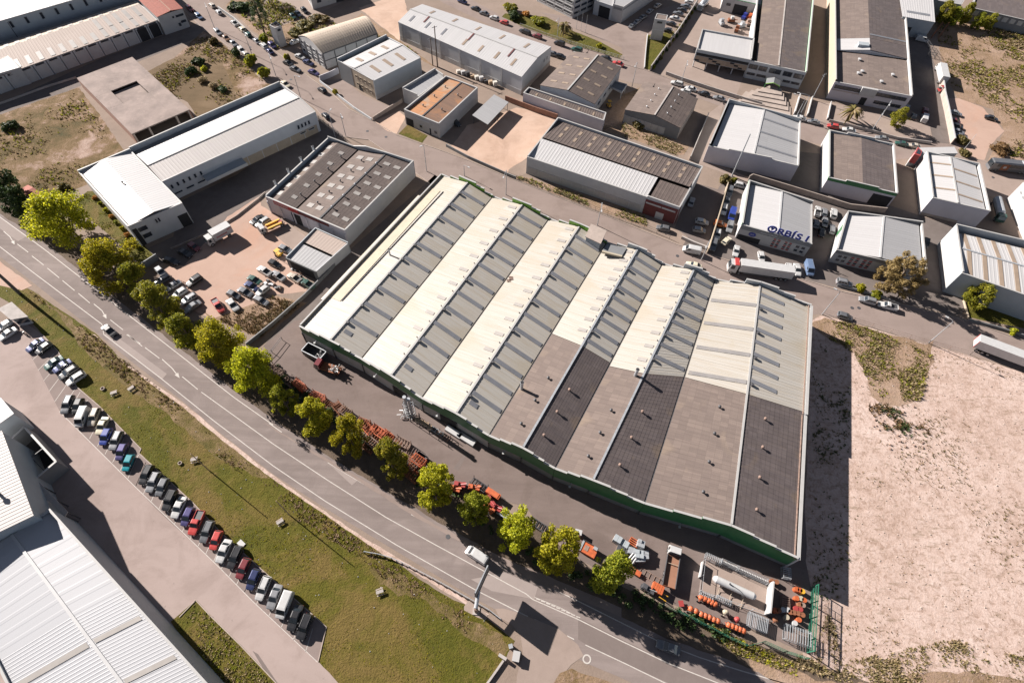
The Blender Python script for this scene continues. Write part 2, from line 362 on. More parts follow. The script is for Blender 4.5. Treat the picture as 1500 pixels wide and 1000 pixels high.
class Bld:
    """quad-plan building: corners near-left, near-right, far-right, far-left as surveyed at height zc"""
    def __init__(s, name, label, cat, pts, zc, group=None, square=True):
        s.c = [at(p, zc) for p in pts]
        if len(s.c) == 3: s.c.append(s.c[0]+s.c[2]-s.c[1])
        for q in s.c: q.z = 0
        m = sum(s.c, Vector((0, 0, 0)))/4
        s.o = thing(name, label, cat, m, 0, group)
        s.LU = ((s.c[1]-s.c[0]).length + (s.c[2]-s.c[3]).length)/2
        s.LV = ((s.c[3]-s.c[0]).length + (s.c[2]-s.c[1]).length)/2
    def P(s, u, v, z=0.0):
        p = lerp(lerp(s.c[0], s.c[1], u), lerp(s.c[3], s.c[2], u), v)
        return Vector((p.x, p.y, z))
    def ends(s, i): return s.c[i], s.c[(i+1) % 4]
    def walls(s, tops, mats, z0=0.0, th=0.25, cope=None):
        """tops: per wall a height, a profile, or None for no wall"""
        if not isinstance(mats, (list, tuple)): mats = [mats]*4
        if not isinstance(tops, (list, tuple)): tops = [tops]*4
        for i in range(4):
            t = tops[i]
            if t is None: continue
            prof = [(0.0, t), (1.0, t)] if not isinstance(t, (list, tuple)) else t
            a, b = s.ends(i)
            L = (b-a).length
            if i in (1, 3):      # side walls butt between the end walls
                e = (th+0.004)/L
                prof = [(min(max(q, e), 1-e), z) for q, z in prof]
            wall('wall', s.o, a, b, prof, z0, mats[i], th)
            if cope:
                mb = MB(); d = b-a; nrm = Vector((-d.y, d.x, 0)).normalized()
                for (s0, za), (s1, zb) in zip(prof[:-1], prof[1:]):
                    if s1-s0 < 1e-4: continue
                    q0 = a+d*s0; q1 = a+d*s1
                    lo = [q0-nrm*0.06, q1-nrm*0.06, q1+nrm*(th+0.06), q0+nrm*(th+0.06)]; zz = [za, zb, zb, za]
                    mb.hexa([Vector((k.x, k.y, z+0.003)) for k, z in zip(lo, zz)], [Vector((k.x, k.y, z+0.11)) for k, z in zip(lo, zz)])
                mb.build('coping', cope, s.o)
    def gable(s, ridge, ze, zr, mats, t=0.5, ins=(0.27, 0.27, 0.27, 0.27), rib=0.9, rh=0.022, courses=0, cap=None, ze2=None, u=(0, 1), v=(0, 1)):
        """ridge='v': the ridge runs from near to far at u=t; ridge='u': from left to right at v=t"""
        if not isinstance(mats, (list, tuple)): mats = (mats, mats)
        ze2 = ze if ze2 is None else ze2
        iu0 = u[0]+ins[3]/s.LU; iu1 = u[1]-ins[1]/s.LU; iv0 = v[0]+ins[0]/s.LV; iv1 = v[1]-ins[2]/s.LV
        s.sl = []
        if ridge == 'v':
            q = [(iu0, iv0, ze), (iu0, iv1, ze), (t, iv1, zr), (t, iv0, zr)]; q2 = [(iu1, iv1, ze2), (iu1, iv0, ze2), (t, iv0, zr), (t, iv1, zr)]
        else:
            q = [(iu1, iv0, ze), (iu0, iv0, ze), (iu0, t, zr), (iu1, t, zr)]; q2 = [(iu0, iv1, ze2), (iu1, iv1, ze2), (iu1, t, zr), (iu0, t, zr)]
        for k, qq in enumerate((q, q2)):
            pts = [s.P(*x) for x in qq]; s.sl.append(pts)
            slope('roof_slope', s.o, *pts, mats[k], rib, rh, courses)
        if cap:
            mb = MB(); a, b = s.sl[0][3], s.sl[0][2]
            mb.bar(a+Vector((0, 0, .07)), b+Vector((0, 0, .07)), 0.45, 0.1); mb.build('ridge_cap', cap, s.o)
    def mono(s, zs, mat, ins=0.27, rib=0.9, rh=0.022, courses=0, axis='u', u=(0, 1), v=(0, 1), name='roof_slope'):
        """single fall: zs = heights at near-left, near-right, far-right, far-left"""
        iu0 = u[0]+ins/s.LU; iu1 = u[1]-ins/s.LU; iv0 = v[0]+ins/s.LV; iv1 = v[1]-ins/s.LV
        q = [s.P(iu0, iv0, zs[0]), s.P(iu1, iv0, zs[1]), s.P(iu1, iv1, zs[2]), s.P(iu0, iv1, zs[3])]
        if axis == 'v': q = [q[3], q[0], q[1], q[2]]
        s.sl = [q]
        return slope(name, s.o, *q, mat, rib, rh, courses)
    def sky(s, k, a0, a1, b0, b1, mat, name='skylight', up=0.09):
        A, B, C, D = s.sl[k]
        def p(a, b): return lerp(lerp(A, B, a), lerp(D, C, a), b)
        mb = MB(); q = [p(a0, b0), p(a1, b0), p(a1, b1), p(a0, b1)]
        mb.hexa([x+Vector((0, 0, 0.01)) for x in q], [x+Vector((0, 0, up)) for x in q])
        return mb.build(name, mat, s.o)
    def on(s, k, a, b):
        A, B, C, D = s.sl[k]; return lerp(lerp(A, B, a), lerp(D, C, a), b)
    def wframe(s, i):
        a, b = s.ends(i); d = (b-a); L = d.length; d = d/L
        return a, d, Vector((d.y, -d.x, 0)), L      # start, along, outward normal, length
    def panel(s, i, s0, s1, z0, z1, mat, name='panel', out=0.05, parent=None, base=0.002):
        a, d, nrm, L = s.wframe(i); mb = MB()
        q = [a+d*(s0*L)+nrm*base, a+d*(s1*L)+nrm*base, a+d*(s1*L)+nrm*out, a+d*(s0*L)+nrm*out]
        mb.hexa([x+Vector((0, 0, z0)) for x in q], [x+Vector((0, 0, z1)) for x in q])
        return mb.build(name, mat, parent or s.o)
    def window(s, i, s0, s1, z0, z1, fmat=None, gmat=None, panes=1):
        a, d, nrm, L = s.wframe(i); mb = MB(); fw = 0.09
        w0, w1 = s0*L, s1*L
        def bx(x0, x1, y0, y1, n0, n1):
            q = [a+d*x0+nrm*n0, a+d*x1+nrm*n0, a+d*x1+nrm*n1, a+d*x0+nrm*n1]
            mb.hexa([k+Vector((0, 0, y0)) for k in q], [k+Vector((0, 0, y1)) for k in q])
        bx(w0, w1, z0-0.08, z0, 0.002, 0.16); bx(w0, w1, z1, z1+fw, 0.002, 0.12)
        bx(w0-fw, w0-0.003, z0-0.08, z1+fw, 0.002, 0.12); bx(w1+0.003, w1+fw, z0-0.08, z1+fw, 0.002, 0.12)
        f = mb.build('window', fmat or M['frame_white'], s.o)
        for k in range(panes):
            p = MB(); x0 = w0+(w1-w0)*k/panes+0.02; x1 = w0+(w1-w0)*(k+1)/panes-0.02
            q = [a+d*x0+nrm*0.004, a+d*x1+nrm*0.004, a+d*x1+nrm*0.05, a+d*x0+nrm*0.05]
            p.hexa([t+Vector((0, 0, z0+0.005)) for t in q], [t+Vector((0, 0, z1-0.005)) for t in q])
            p.build('pane', gmat or M['window_glass'], f)
        return f
    def box(s, u0, u1, v0, v1, z0, z1, mat, name):
        mb = MB(); q = [s.P(u0, v0), s.P(u1, v0), s.P(u1, v1), s.P(u0, v1)]
        mb.hexa([x+Vector((0, 0, z0)) for x in q], [x+Vector((0, 0, z1)) for x in q])
        return mb.build(name, mat, s.o)
    def flat(s, z, mat, ins=0.27, th=0.2, u=(0, 1), v=(0, 1), name='roof'):
        A = [s.P(u[0]+ins/s.LU, v[0]+ins/s.LV, z), s.P(u[1]-ins/s.LU, v[0]+ins/s.LV, z), s.P(u[1]-ins/s.LU, v[1]-ins/s.LV, z), s.P(u[0]+ins/s.LU, v[1]-ins/s.LV, z)]
        s.sl = [A]
        return slope(name, s.o, *A, mat, 50, 0.0, 0, th)
def fan(parent, p, h=0.9, r=0.22, mat=None, name='roof_vent'):
    mb = MB(); p = Vector(p)
    mb.tube([p+Vector((0, 0, -0.05)), p+Vector((0, 0, h*0.65))], r*0.7, 8)
    mb.tube([p+Vector((0, 0, h*0.66)), p+Vector((0, 0, h*0.82)), p+Vector((0, 0, h))], [r*1.3, r*1.35, r*0.5], 10)
    return mb.build(name, mat or M['galv'], parent)
def flue(parent, p, h, r, mat=None, name='flue'):
    mb = MB(); p = Vector(p)
    mb.tube([p+Vector((0, 0, -0.1)), p+Vector((0, 0, h))], r, 12)
    mb.tube([p+Vector((0, 0, h+0.004)), p+Vector((0, 0, h+0.25))], [r*1.25, r*1.25], 12)
    o = mb.build(name, mat or M['galv'], parent)
    k = MB(); k.tube([p+Vector((0, 0, h+0.255)), p+Vector((0, 0, h+0.27))], r*1.1, 12); k.build('flue_mouth', M['open_dark'], o)
    return o
# ---------------------------------------------------------------- ground
def asphalt_extra(n, l, v, col, c, d):
    wear = noise_n(n, l, v, 0.09, 5.0, 0.7, 1.2)
    k = ramp_n(n, l, wear, [(0.44, (0, 0, 0)), (0.62, (1, 1, 1))])
    return mix_n(n, l, math_n(n, l, 'MULTIPLY', k, 0.5), col, (0.148, 0.122, 0.113))
def wear_extra(n, l, v, col, c, d):
    a = noise_n(n, l, v, 0.12, 6.0, 0.72, 0.5); k = ramp_n(n, l, a, [(0.36, (0.86, 0.85, 0.84)), (0.52, (1, 1, 1)), (0.66, (1.0, 1.0, 1.0))])
    col = mix_n(n, l, 1.0, col, k, 'MULTIPLY')
    s = noise_n(n, l, v, 1.3, 3.0, 0.5, 0.3); k2 = ramp_n(n, l, s, [(0.70, (0, 0, 0)), (0.76, (1, 1, 1))])
    return mix_n(n, l, math_n(n, l, 'MULTIPLY', k2, 0.35), col, (0.07, 0.06, 0.055))
G = {}
G['base'] = ground_mat('dusty_ground', [(0.3, (0.17, 0.13, 0.105)), (0.5, (0.22, 0.17, 0.138)), (0.7, (0.27, 0.21, 0.175))])
G['avenue'] = ground_mat('avenue_asphalt', [(0.34, (0.150, 0.122, 0.113)), (0.5, (0.200, 0.166, 0.154)), (0.66, (0.25, 0.209, 0.195))], 0.05, 0.45, 5.0, 0.25, 0.03, extra=asphalt_extra, squash=(math.radians(33), 0.06), weights=(0.3, 0.55, 0.15))
G['street'] = ground_mat('street_asphalt', [(0.3, (0.185, 0.146, 0.129)), (0.5, (0.225, 0.178, 0.158)), (0.7, (0.26, 0.208, 0.186))], 0.04, 0.3, 4.0, 0.2, 0.03, squash=(math.radians(-25), 0.15), extra=wear_extra)
G['lot'] = ground_mat('car_park_surface', [(0.3, (0.25, 0.197, 0.178)), (0.5, (0.298, 0.238, 0.217)), (0.7, (0.335, 0.27, 0.248))], 0.035, 0.22, 4.0, 0.2, 0.03, squash=(math.radians(50), 0.15), extra=wear_extra)
G['bay'] = ground_mat('parking_bay_surface', [(0.3, (0.165, 0.132, 0.12)), (0.5, (0.2, 0.16, 0.147)), (0.7, (0.235, 0.19, 0.174))], 0.06, 0.4, 4.0, 0.2, 0.03)
G['yard'] = ground_mat('works_yard_surface', [(0.3, (0.118, 0.092, 0.083)), (0.5, (0.158, 0.124, 0.112)), (0.7, (0.198, 0.157, 0.142))], 0.06, 0.4, 4.0, 0.25, 0.04, squash=(math.radians(30), 0.15), extra=wear_extra)
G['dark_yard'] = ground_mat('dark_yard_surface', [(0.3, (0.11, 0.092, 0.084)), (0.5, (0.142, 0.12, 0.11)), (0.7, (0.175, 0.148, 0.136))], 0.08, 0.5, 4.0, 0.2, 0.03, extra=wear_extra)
G['concrete'] = ground_mat('yard_concrete', [(0.3, (0.22, 0.172, 0.146)), (0.5, (0.26, 0.205, 0.176)), (0.7, (0.30, 0.24, 0.208))], 0.08, 0.5, 4.0, 0.2, 0.03)
G['pave'] = ground_mat('pavement_concrete', [(0.3, (0.22, 0.175, 0.15)), (0.5, (0.265, 0.212, 0.182)), (0.7, (0.31, 0.25, 0.216))], 0.2, 0.9, 5.0, 0.2, 0.03)
def sand_extra(n, l, v, col, c, d):
    g = noise_n(n, l, v, 0.9, 7.0, 0.75, 0.9)
    k = ramp_n(n, l, g, [(0.50, (0, 0, 0)), (0.62, (1, 1, 1))])
    col = mix_n(n, l, math_n(n, l, 'MULTIPLY', k, 0.75), col, (0.25, 0.17, 0.13))
    mp = n.new('ShaderNodeMapping'); mp.inputs['Rotation'].default_value = (0, 0, -0.9); mp.inputs['Scale'].default_value = (0.35, 1.6, 1); l.new(v, mp.inputs['Vector'])
    g3 = noise_n(n, l, mp.outputs['Vector'], 0.8, 6.0, 0.7, 0.3); k3 = ramp_n(n, l, g3, [(0.56, (0, 0, 0)), (0.66, (1, 1, 1))])
    col = mix_n(n, l, math_n(n, l, 'MULTIPLY', k3, 0.7), col, (0.20, 0.145, 0.10))
    g2 = noise_n(n, l, v, 0.33, 6.0, 0.75, 0.4)
    k2 = ramp_n(n, l, g2, [(0.63, (0, 0, 0)), (0.72, (1, 1, 1))])
    return mix_n(n, l, math_n(n, l, 'MULTIPLY', k2, 0.6), col, (0.16, 0.13, 0.07))
G['sand'] = ground_mat('sandy_ground', [(0.36, (0.29, 0.205, 0.16)), (0.47, (0.415, 0.312, 0.265)), (0.62, (0.51, 0.41, 0.365))], 0.04, 0.35, 2.2, 0.5, 0.2, extra=sand_extra, weights=(0.3, 0.4, 0.3))
def dirt_extra(n, l, v, col, c, d):
    r = noise_n(n, l, v, 0.045, 4.0, 0.6, 0.8)
    k = ramp_n(n, l, r, [(0.50, (0, 0, 0)), (0.62, (1, 1, 1))])
    return mix_n(n, l, math_n(n, l, 'MULTIPLY', k, 0.35), col, (0.40, 0.21, 0.135))
G['dirt'] = ground_mat('pink_dirt_lot', [(0.3, (0.32, 0.22, 0.175)), (0.5, (0.375, 0.262, 0.21)), (0.7, (0.42, 0.30, 0.245))], 0.05, 0.3, 3.0, 0.4, 0.1, extra=dirt_extra)
G['peach'] = ground_mat('peach_dirt_lot', [(0.3, (0.36, 0.245, 0.18)), (0.5, (0.43, 0.305, 0.235)), (0.7, (0.475, 0.355, 0.285))], 0.06, 0.3, 3.0, 0.4, 0.1, extra=wear_extra)
def grass_extra(n, l, v, col, c, d):
    r = noise_n(n, l, v, 0.075, 6.0, 0.7, 0.8)
    k = ramp_n(n, l, r, [(0.48, (0, 0, 0)), (0.60, (1, 1, 1))])
    col = mix_n(n, l, math_n(n, l, 'MULTIPLY', k, 0.75), col, (0.14, 0.095, 0.032))
    r2 = noise_n(n, l, v, 0.5, 6.0, 0.75, 0.8)
    k2 = ramp_n(n, l, r2, [(0.60, (0, 0, 0)), (0.72, (1, 1, 1))])
    return mix_n(n, l, math_n(n, l, 'MULTIPLY', k2, 0.5), col, (0.17, 0.115, 0.055))
G['grass'] = ground_mat('verge_turf', [(0.3, (0.040, 0.050, 0.005)), (0.5, (0.078, 0.073, 0.009)), (0.7, (0.125, 0.097, 0.018))], 0.05, 0.5, 3.0, 1.0, 0.3, extra=grass_extra, weights=(0.36, 0.34, 0.3))
G['bank'] = ground_mat('dry_bank_ground', [(0.34, (0.05, 0.05, 0.01)), (0.46, (0.10, 0.078, 0.024)), (0.56, (0.165, 0.115, 0.06)), (0.68, (0.26, 0.185, 0.125))], 0.12, 0.6, 3.0, 0.9, 0.25, weights=(0.4, 0.36, 0.24))
G['dry'] = ground_mat('dry_scrub_ground', [(0.28, (0.07, 0.06, 0.018)), (0.40, (0.15, 0.10, 0.05)), (0.52, (0.26, 0.18, 0.125)), (0.68, (0.38, 0.285, 0.23))], 0.035, 0.22, 2.0, 0.9, 0.25, weights=(0.5, 0.32, 0.18), extra=sand_extra)
G['scrub'] = ground_mat('brown_scrub_ground', [(0.36, (0.040, 0.038, 0.010)), (0.45, (0.095, 0.064, 0.022)), (0.52, (0.155, 0.10, 0.05)), (0.57, (0.26, 0.18, 0.14)), (0.66, (0.36, 0.27, 0.225))], 0.05, 0.3, 2.2, 0.9, 0.25, weights=(0.5, 0.32, 0.18))
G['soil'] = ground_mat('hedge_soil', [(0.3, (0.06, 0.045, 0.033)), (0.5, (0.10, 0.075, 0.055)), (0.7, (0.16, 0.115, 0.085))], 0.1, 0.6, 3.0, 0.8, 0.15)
G['brownfield'] = ground_mat('brown_stubble', [(0.3, (0.075, 0.052, 0.024)), (0.5, (0.12, 0.08, 0.042)), (0.7, (0.18, 0.125, 0.075))], 0.05, 0.3, 2.5, 0.7, 0.15, squash=(math.radians(-45), 0.25))
G['palepatch'] = ground_mat('road_patch', [(0.3, (0.23, 0.193, 0.179)), (0.5, (0.26, 0.22, 0.204)), (0.7, (0.29, 0.245, 0.228))], 0.1, 0.6, 4.0, 0.2, 0.03)
G['darkpatch'] = ground_mat('dark_road_patch', [(0.3, (0.13, 0.106, 0.098)), (0.5, (0.155, 0.127, 0.117)), (0.7, (0.18, 0.148, 0.137))], 0.1, 0.6, 4.0, 0.2, 0.03)
def rough_edge(pts, jit, step=1.2):
    out = []
    for i, a in enumerate(pts):
        b = pts[(i+1) % len(pts)]; n = max(1, min(120, int((b-a).length/step)))
        for k in range(n):
            p = lerp(a, b, k/n)
            q = noise.noise_vector(Vector((p.x*0.45, p.y*0.45, 3.1)))*jit + noise.noise_vector(Vector((p.x*1.6, p.y*1.6, 7.7)))*(jit*0.5)
            out.append(Vector((p.x+q.x, p.y+q.y, 0)))
    return out
def sheet(name, px, z, mat, jit=0.0):
    pts = [at(p) for p in px]
    if jit: pts = rough_edge(pts, jit)
    me = bpy.data.meshes.new(name)
    bm = bmesh.new()
    f = bm.faces.new([bm.verts.new((p.x, p.y, z)) for p in pts])
    bmesh.ops.triangulate(bm, faces=[f])
    bmesh.ops.recalc_face_normals(bm, faces=bm.faces)
    bm.to_mesh(me); bm.free()
    for p in me.polygons:
        if p.normal.z < 0: p.flip()
    me.materials.append(mat)
    o = link(name, me); struct(o); return o
b = MB(); b.add([(-1500, -400, 0), (1500, -400, 0), (1500, 2500, 0), (-1500, 2500, 0)], [[0, 1, 2, 3]])
struct(b.build('ground', G['base'], raw=True))
# --- lower left: car park, grass verge, avenue
AV_UP = [(-80, 255), (0, 309), (65, 352), (130, 402), (199, 455), (262, 505), (343, 568), (400, 610), (480, 663), (592, 731), (690, 788), (768, 828), (834, 861), (967, 927), (1085, 969), (1150, 992), (1260, 1030), (1420, 1090)]
AV_LO = [(1300, 1140), (1080, 1060), (975, 1022), (905, 990), (857, 970), (800, 940), (765, 913), (697, 877), (579, 806), (475, 743), (400, 694), (320, 632), (267, 587), (187, 525), (139, 485), (46, 412), (0, 376), (-80, 318)]
sheet('avenue', AV_UP+AV_LO, 0.012, G['avenue'])
sheet('car_park', [(-120, 420), (0, 470), (30, 468), (62, 490), (85, 514), (112, 566), (144, 593), (207, 657), (204, 663), (283, 736), (299, 753), (320, 776), (347, 802), (400, 842), (478, 917), (466, 968), (500, 1004), (560, 1080), (300, 1200), (-120, 1100)], 0.004, G['lot'])
sheet('parking_bays', [C20(145, 75), C20(235, 10), C20(320, 95), C20(425, 285), C20(540, 390), C20(772, 627), C20(760, 650), C20(1058, 922), C20(1120, 988), C30(1195, 165), C30(1300, 265), C31(0, 333), C31(100, 423), C31(402, 692), C31(357, 880), C31(240, 775), C31(0, 548), C30(1210, 370), C30(860, 50), C20(740, 830), C20(530, 620), C20(330, 425), C20(215, 200)], 0.008, G['bay'])
sheet('grass_verge', [C10(-180, 520), C10(0, 660), C10(140, 672), C20(520, -10), C20(700, 168), C20(1000, 388), C20(1200, 558), C20(1500, 788), C31(290, 2), C31(600, 212), C31(720, 284), C31(900, 420), C31(1100, 545), C31(1200, 580), C31(1330, 680), C31(1440, 770), C31(1400, 830), C31(1385, 860), C31(1290, 1000), C31(1240, 1090), C31(560, 1090), C31(470, 1000), C31(362, 880), C31(405, 690), C31(100, 420), C31(0, 330), C30(1200, 160), C30(1060, 10), C20(1060, 920), C20(765, 650), C20(777, 627), C20(540, 385), C20(420, 285), C20(320, 90), C20(235, 0), C10(100, 790), C10(0, 730), C10(-180, 640)], 0.020, G['grass'], 0.16)
sheet('sandy_shoulder', [C10(-150, 440), C10(0, 535), C10(90, 600), C10(180, 668), C10(120, 690), C10(0, 668), C10(-150, 560)], 0.024, G['dirt'], 0.3)
sheet('road_shoulder', [C20(505, -5), C20(690, 160), C20(1000, 372), C20(1210, 545), C20(1500, 772), C31(290, -12), C31(600, 195), C31(760, 290), C31(900, 375), C31(1100, 495), C31(1225, 575), C31(1300, 628), C31(1250, 625), C31(1100, 525), C31(900, 402), C31(700, 285), C31(600, 216), C31(290, 6), C20(1500, 794), C20(1200, 566), C20(1000, 396), C20(700, 176), C20(520, 0)], 0.030, G['sand'], 0.2)
sheet('grass_island', [(287, 878.5), (307, 900), (352, 944), (405, 1000), (470, 1075), (330, 1090), (285, 960), (250, 910)], 0.020, G['grass'], 0.06)
sheet('asphalt_patch', [C31(0, 822), C31(30, 840), C31(138, 1000), C31(200, 1080), C31(160, 1080), C31(100, 990)], 0.010, G['darkpatch'])
# side road mouth at the bottom
sheet('side_road', [C32(-10, 590), C32(60, 610), C32(290, 700), C32(400, 790), C32(430, 850), C32(360, 900), C32(290, 990), C32(260, 1100), C31(1440, 1100), C31(1450, 960), C32(80, 900), C32(100, 850), C32(85, 740), C32(40, 680), C32(-30, 640), C31(1330, 592)], 0.024, G['concrete'], 0.0)
sheet('paved_pad', [C31(1185, 545), C31(1215, 560), C31(1290, 625), C31(1280, 655), C31(1235, 640), C31(1160, 600), C31(1160, 580)], 0.036, G['pave'])
sheet('verge_corner', [C32(270, 990), C32(300, 945), C32(365, 920), C32(420, 945), C32(600, 1000), C32(900, 1120), C32(400, 1150), C32(250, 1100)], 0.028, G['dry'], 0.15)
# band under the avenue trees and the works yard
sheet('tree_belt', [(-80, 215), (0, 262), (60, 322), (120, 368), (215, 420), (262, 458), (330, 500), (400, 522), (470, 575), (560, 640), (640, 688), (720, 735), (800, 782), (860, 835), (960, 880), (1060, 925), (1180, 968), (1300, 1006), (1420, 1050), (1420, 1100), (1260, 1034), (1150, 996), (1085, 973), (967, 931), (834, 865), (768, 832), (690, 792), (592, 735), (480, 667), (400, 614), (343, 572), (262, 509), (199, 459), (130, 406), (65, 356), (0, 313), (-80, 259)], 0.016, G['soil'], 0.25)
sheet('roadside_path', [C21(60, 480), C21(130, 520), C21(260, 600), C21(420, 685), C21(560, 770), C21(700, 850), C21(860, 950), C21(1000, 1040), C32(30, 330), C32(250, 420), C32(480, 520), C32(640, 590), C32(640, 640), C32(480, 570), C32(250, 480), C32(30, 375), C21(900, 1005), C21(760, 915), C21(600, 815), C21(420, 705), C21(260, 610), C21(130, 530)], 0.028, G['street'], 0.15)
sheet('works_yard', [C11(230, 860), C21(60, 60), C21(60, 150), C21(130, 180), C21(260, 290), C21(450, 420), C21(640, 530), C21(850, 660), C21(1060, 790), C21(1250, 880), C22(110, 940), C32(200, 150), C32(420, 330), C32(700, 470), C32(950, 580), C32(1080, 660), C33(0, 700), C33(330, 850), C33(330, 480), C33(300, 330), (1182, 800), (1172, 640), (1000, 600), (640, 480), (460, 465)], 0.020, G['yard'], 0.0)
sheet('yard_patch', [C21(1170, 640), C21(1190, 630), C21(1130, 745), C21(1100, 735)], 0.026, G['darkpatch'])
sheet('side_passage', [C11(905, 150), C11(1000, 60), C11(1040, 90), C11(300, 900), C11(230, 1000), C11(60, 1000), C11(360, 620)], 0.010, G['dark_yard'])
# --- sandy lot on the right
sheet('sandy_lot', [(1176, 990), (1176, 820), (1190, 470), C13(380, 830), C13(560, 870), C13(970, 990), C23(1180, 110), C23(1500, 210), (1640, 590), (1640, 1180), (1420, 1105), (1260, 1032)], 0.014, G['sand'], 0.25)
sheet('weedy_roadside', [C33(-30, 800), C33(150, 880), C33(350, 980), C33(560, 1000), C33(900, 960), C33(1200, 930), C33(1500, 980), C33(1700, 1200), C33(800, 1200), C33(300, 1060), C33(0, 930)], 0.022, G['dry'], 0.5)
sheet('weedy_corner', [C23(330, -60), C13(400, 840), C13(560, 880), C13(960, 990), C23(1000, 40), C23(1000, 170), C23(940, 250), C23(930, 370), C23(760, 400), C23(660, 330), C23(640, 200), C23(560, 90), C23(380, 0)], 0.022, G['dry'], 0.9)
# --- upper half: streets, yards and lots
ST_UP = [(285, -30), (307, 3), (333, 25), (366, 47), (407, 78), (432, 98), (447, 109), (487, 138), (511, 160), (545, 177), (581, 198), (618, 211), (650, 222), (685, 235), (740, 258), (820, 290), (889, 317), (994, 359), (1034, 371), (1080, 386), (1160, 404), (1233, 427), (1330, 448), (1418, 470), (1500, 499), (1640, 540)]
ST_LO = [(1640, 600), (1500, 541), (1415, 518), (1330, 494), (1249, 472), (1201, 460), (1165, 462), (1080, 440), (1010, 420), (935, 395), (870, 372), (800, 350), (720, 318), (650, 285), (607, 252), (585, 236), (540, 205), (498, 200), (463, 160), (432, 138), (405, 127), (378, 110), (345, 75), (300, 45), (270, 15), (230, -30)]
sheet('street', ST_UP+ST_LO, 0.010, G['street'])
sheet('upper_street', [(640, -30), (687, -2), (770, 43), (836, 67), (914, 88), (942, 101), (976, 113), (1000, 122), (1100, 152), (1166, 170), (1223, 183), (1300, 200), (1400, 205), (1400, 226), (1313, 234), (1172, 206), (1040, 150), (985, 132), (918, 120), (808, 80), (740, 48), (650, 5), (600, -30)], 0.010, G['street'])
sheet('coach_road', [(1395, 205), (1420, 214), (1458, 248), (1500, 260), (1640, 300), (1640, 345), (1500, 300), (1440, 285), (1440, 255), (1400, 230)], 0.012, G['concrete'])
sheet('truck_lot', [C10(890, 545), C10(1010, 560), C10(1250, 290), C10(1420, 180), C11(50, 230), C11(200, 330), C11(290, 400), C11(200, 500), C11(300, 700), C11(100, 720), C11(60, 700), C10(1430, 760), C10(1160, 850), C10(1060, 800), C10(960, 690), C10(860, 570)], 0.012, G['dirt'], 0.25)
sheet('weedy_lot_corner', [C10(1160, 850), C10(1430, 755), C11(100, 715), C11(240, 750), C11(300, 760), C11(20, 980), C10(1440, 960), C10(1250, 890), C10(1100, 800)], 0.016, G['dry'], 0.3)
sheet('concrete_apron', [C11(110, 380), C11(200, 330), C11(290, 400), C11(215, 470)], 0.018, G['concrete'])
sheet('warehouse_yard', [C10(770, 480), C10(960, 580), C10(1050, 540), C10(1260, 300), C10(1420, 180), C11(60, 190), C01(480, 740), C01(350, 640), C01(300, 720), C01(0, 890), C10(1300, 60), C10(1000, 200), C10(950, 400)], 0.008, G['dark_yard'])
sheet('front_lawn', [C10(480, 150), C10(520, 150), C10(860, 520), C10(780, 570), C10(700, 480), C10(530, 330), C10(370, 230)], 0.018, G['grass'], 0.2)
sheet('scrub_field', [(-120, 190), (0, 168), (115, 128), (140, 160), (195, 240), (60, 300), (0, 300), (-120, 260)], 0.008, G['scrub'], 0.4)
sheet('stubble_field', [(205, 110), (255, 85), (300, 55), (345, 78), (378, 113), (405, 132), (400, 142), (290, 175), (275, 150)], 0.008, G['brownfield'], 0.3)
sheet('dry_slope', [(255, 85), (298, 46), (320, 58), (378, 112), (403, 130), (396, 142), (350, 150), (338, 120), (322, 85), (290, 72)], 0.013, G['scrub'], 0.4)
sheet('row_yard', [(-100, 185), (0, 152), (150, 85), (300, 30), (315, 45), (150, 112), (0, 176), (-100, 210)], 0.005, G['dark_yard'])
sheet('roadside_scrub', [(330, 8), (365, -20), (430, -20), (440, 10), (500, 40), (530, 20), (600, 70), (640, 100), (560, 60), (450, 60), (420, 70), (405, 72), (366, 42)], 0.006, G['dry'], 0.3)
sheet('upper_lot', [(365, -30), (520, -30), (500, 5), (470, 18), (412, 38), (390, 20)], 0.010, G['pave'])
sheet('bare_lot', [(525, 12), (590, -10), (600, 30), (585, 60), (560, 40)], 0.010, G['peach'], 0.4)
sheet('grey_forecourt', [C01(370, 445), C01(470, 410), C01(600, 520), C01(740, 580), C01(830, 560), C01(820, 570), C01(665, 660), C01(500, 560)], 0.014, G['street'])
sheet('dirt_forecourt', [C01(665, 665), C01(800, 610), C01(840, 640), C01(790, 735), C01(740, 720)], 0.014, G['peach'], 0.15)
sheet('small_lawn', [C01(800, 735), C01(850, 685), C01(960, 745), C01(930, 785)], 0.016, G['grass'], 0.1)
sheet('peach_lot', [C01(1090, 800), C01(1180, 690), C01(1450, 590), C01(1500, 600), C02(270, 640), C02(290, 660), C02(130, 860), C02(20, 930), C01(1400, 960), C01(1180, 870)], 0.012, G['peach'], 0.3)
sheet('verge_strip', [C12(0, 60), C12(120, 75), C12(760, 270), C12(780, 350), C12(560, 275), C12(300, 175)], 0.014, G['dry'], 0.15)
sheet('tarred_yard', [C12(930, 350), C12(1030, 120), C12(1060, 110), C12(1200, 150), C12(1130, 440), C12(1000, 400)], 0.014, G['darkpatch'])
sheet('lawn_by_fence', [(740, 20), (770, 22), (800, 25), (838, 45), (880, 62), (912, 80), (908, 86), (836, 65), (770, 41), (735, 25)], 0.014, G['grass'], 0.15)
sheet('office_drive', [(790, 18), (835, 25), (890, 32), (900, 36), (1010, 0), (1030, 5), (985, 40), (945, 52), (944, 102), (914, 88), (910, 70), (840, 42)], 0.012, G['street'])
sheet('tower_lawn', [Z1(1040, 260), Z1(1240, 230), Z1(1060, 515), Z1(1025, 500)], 0.018, G['grass'], 0.1)
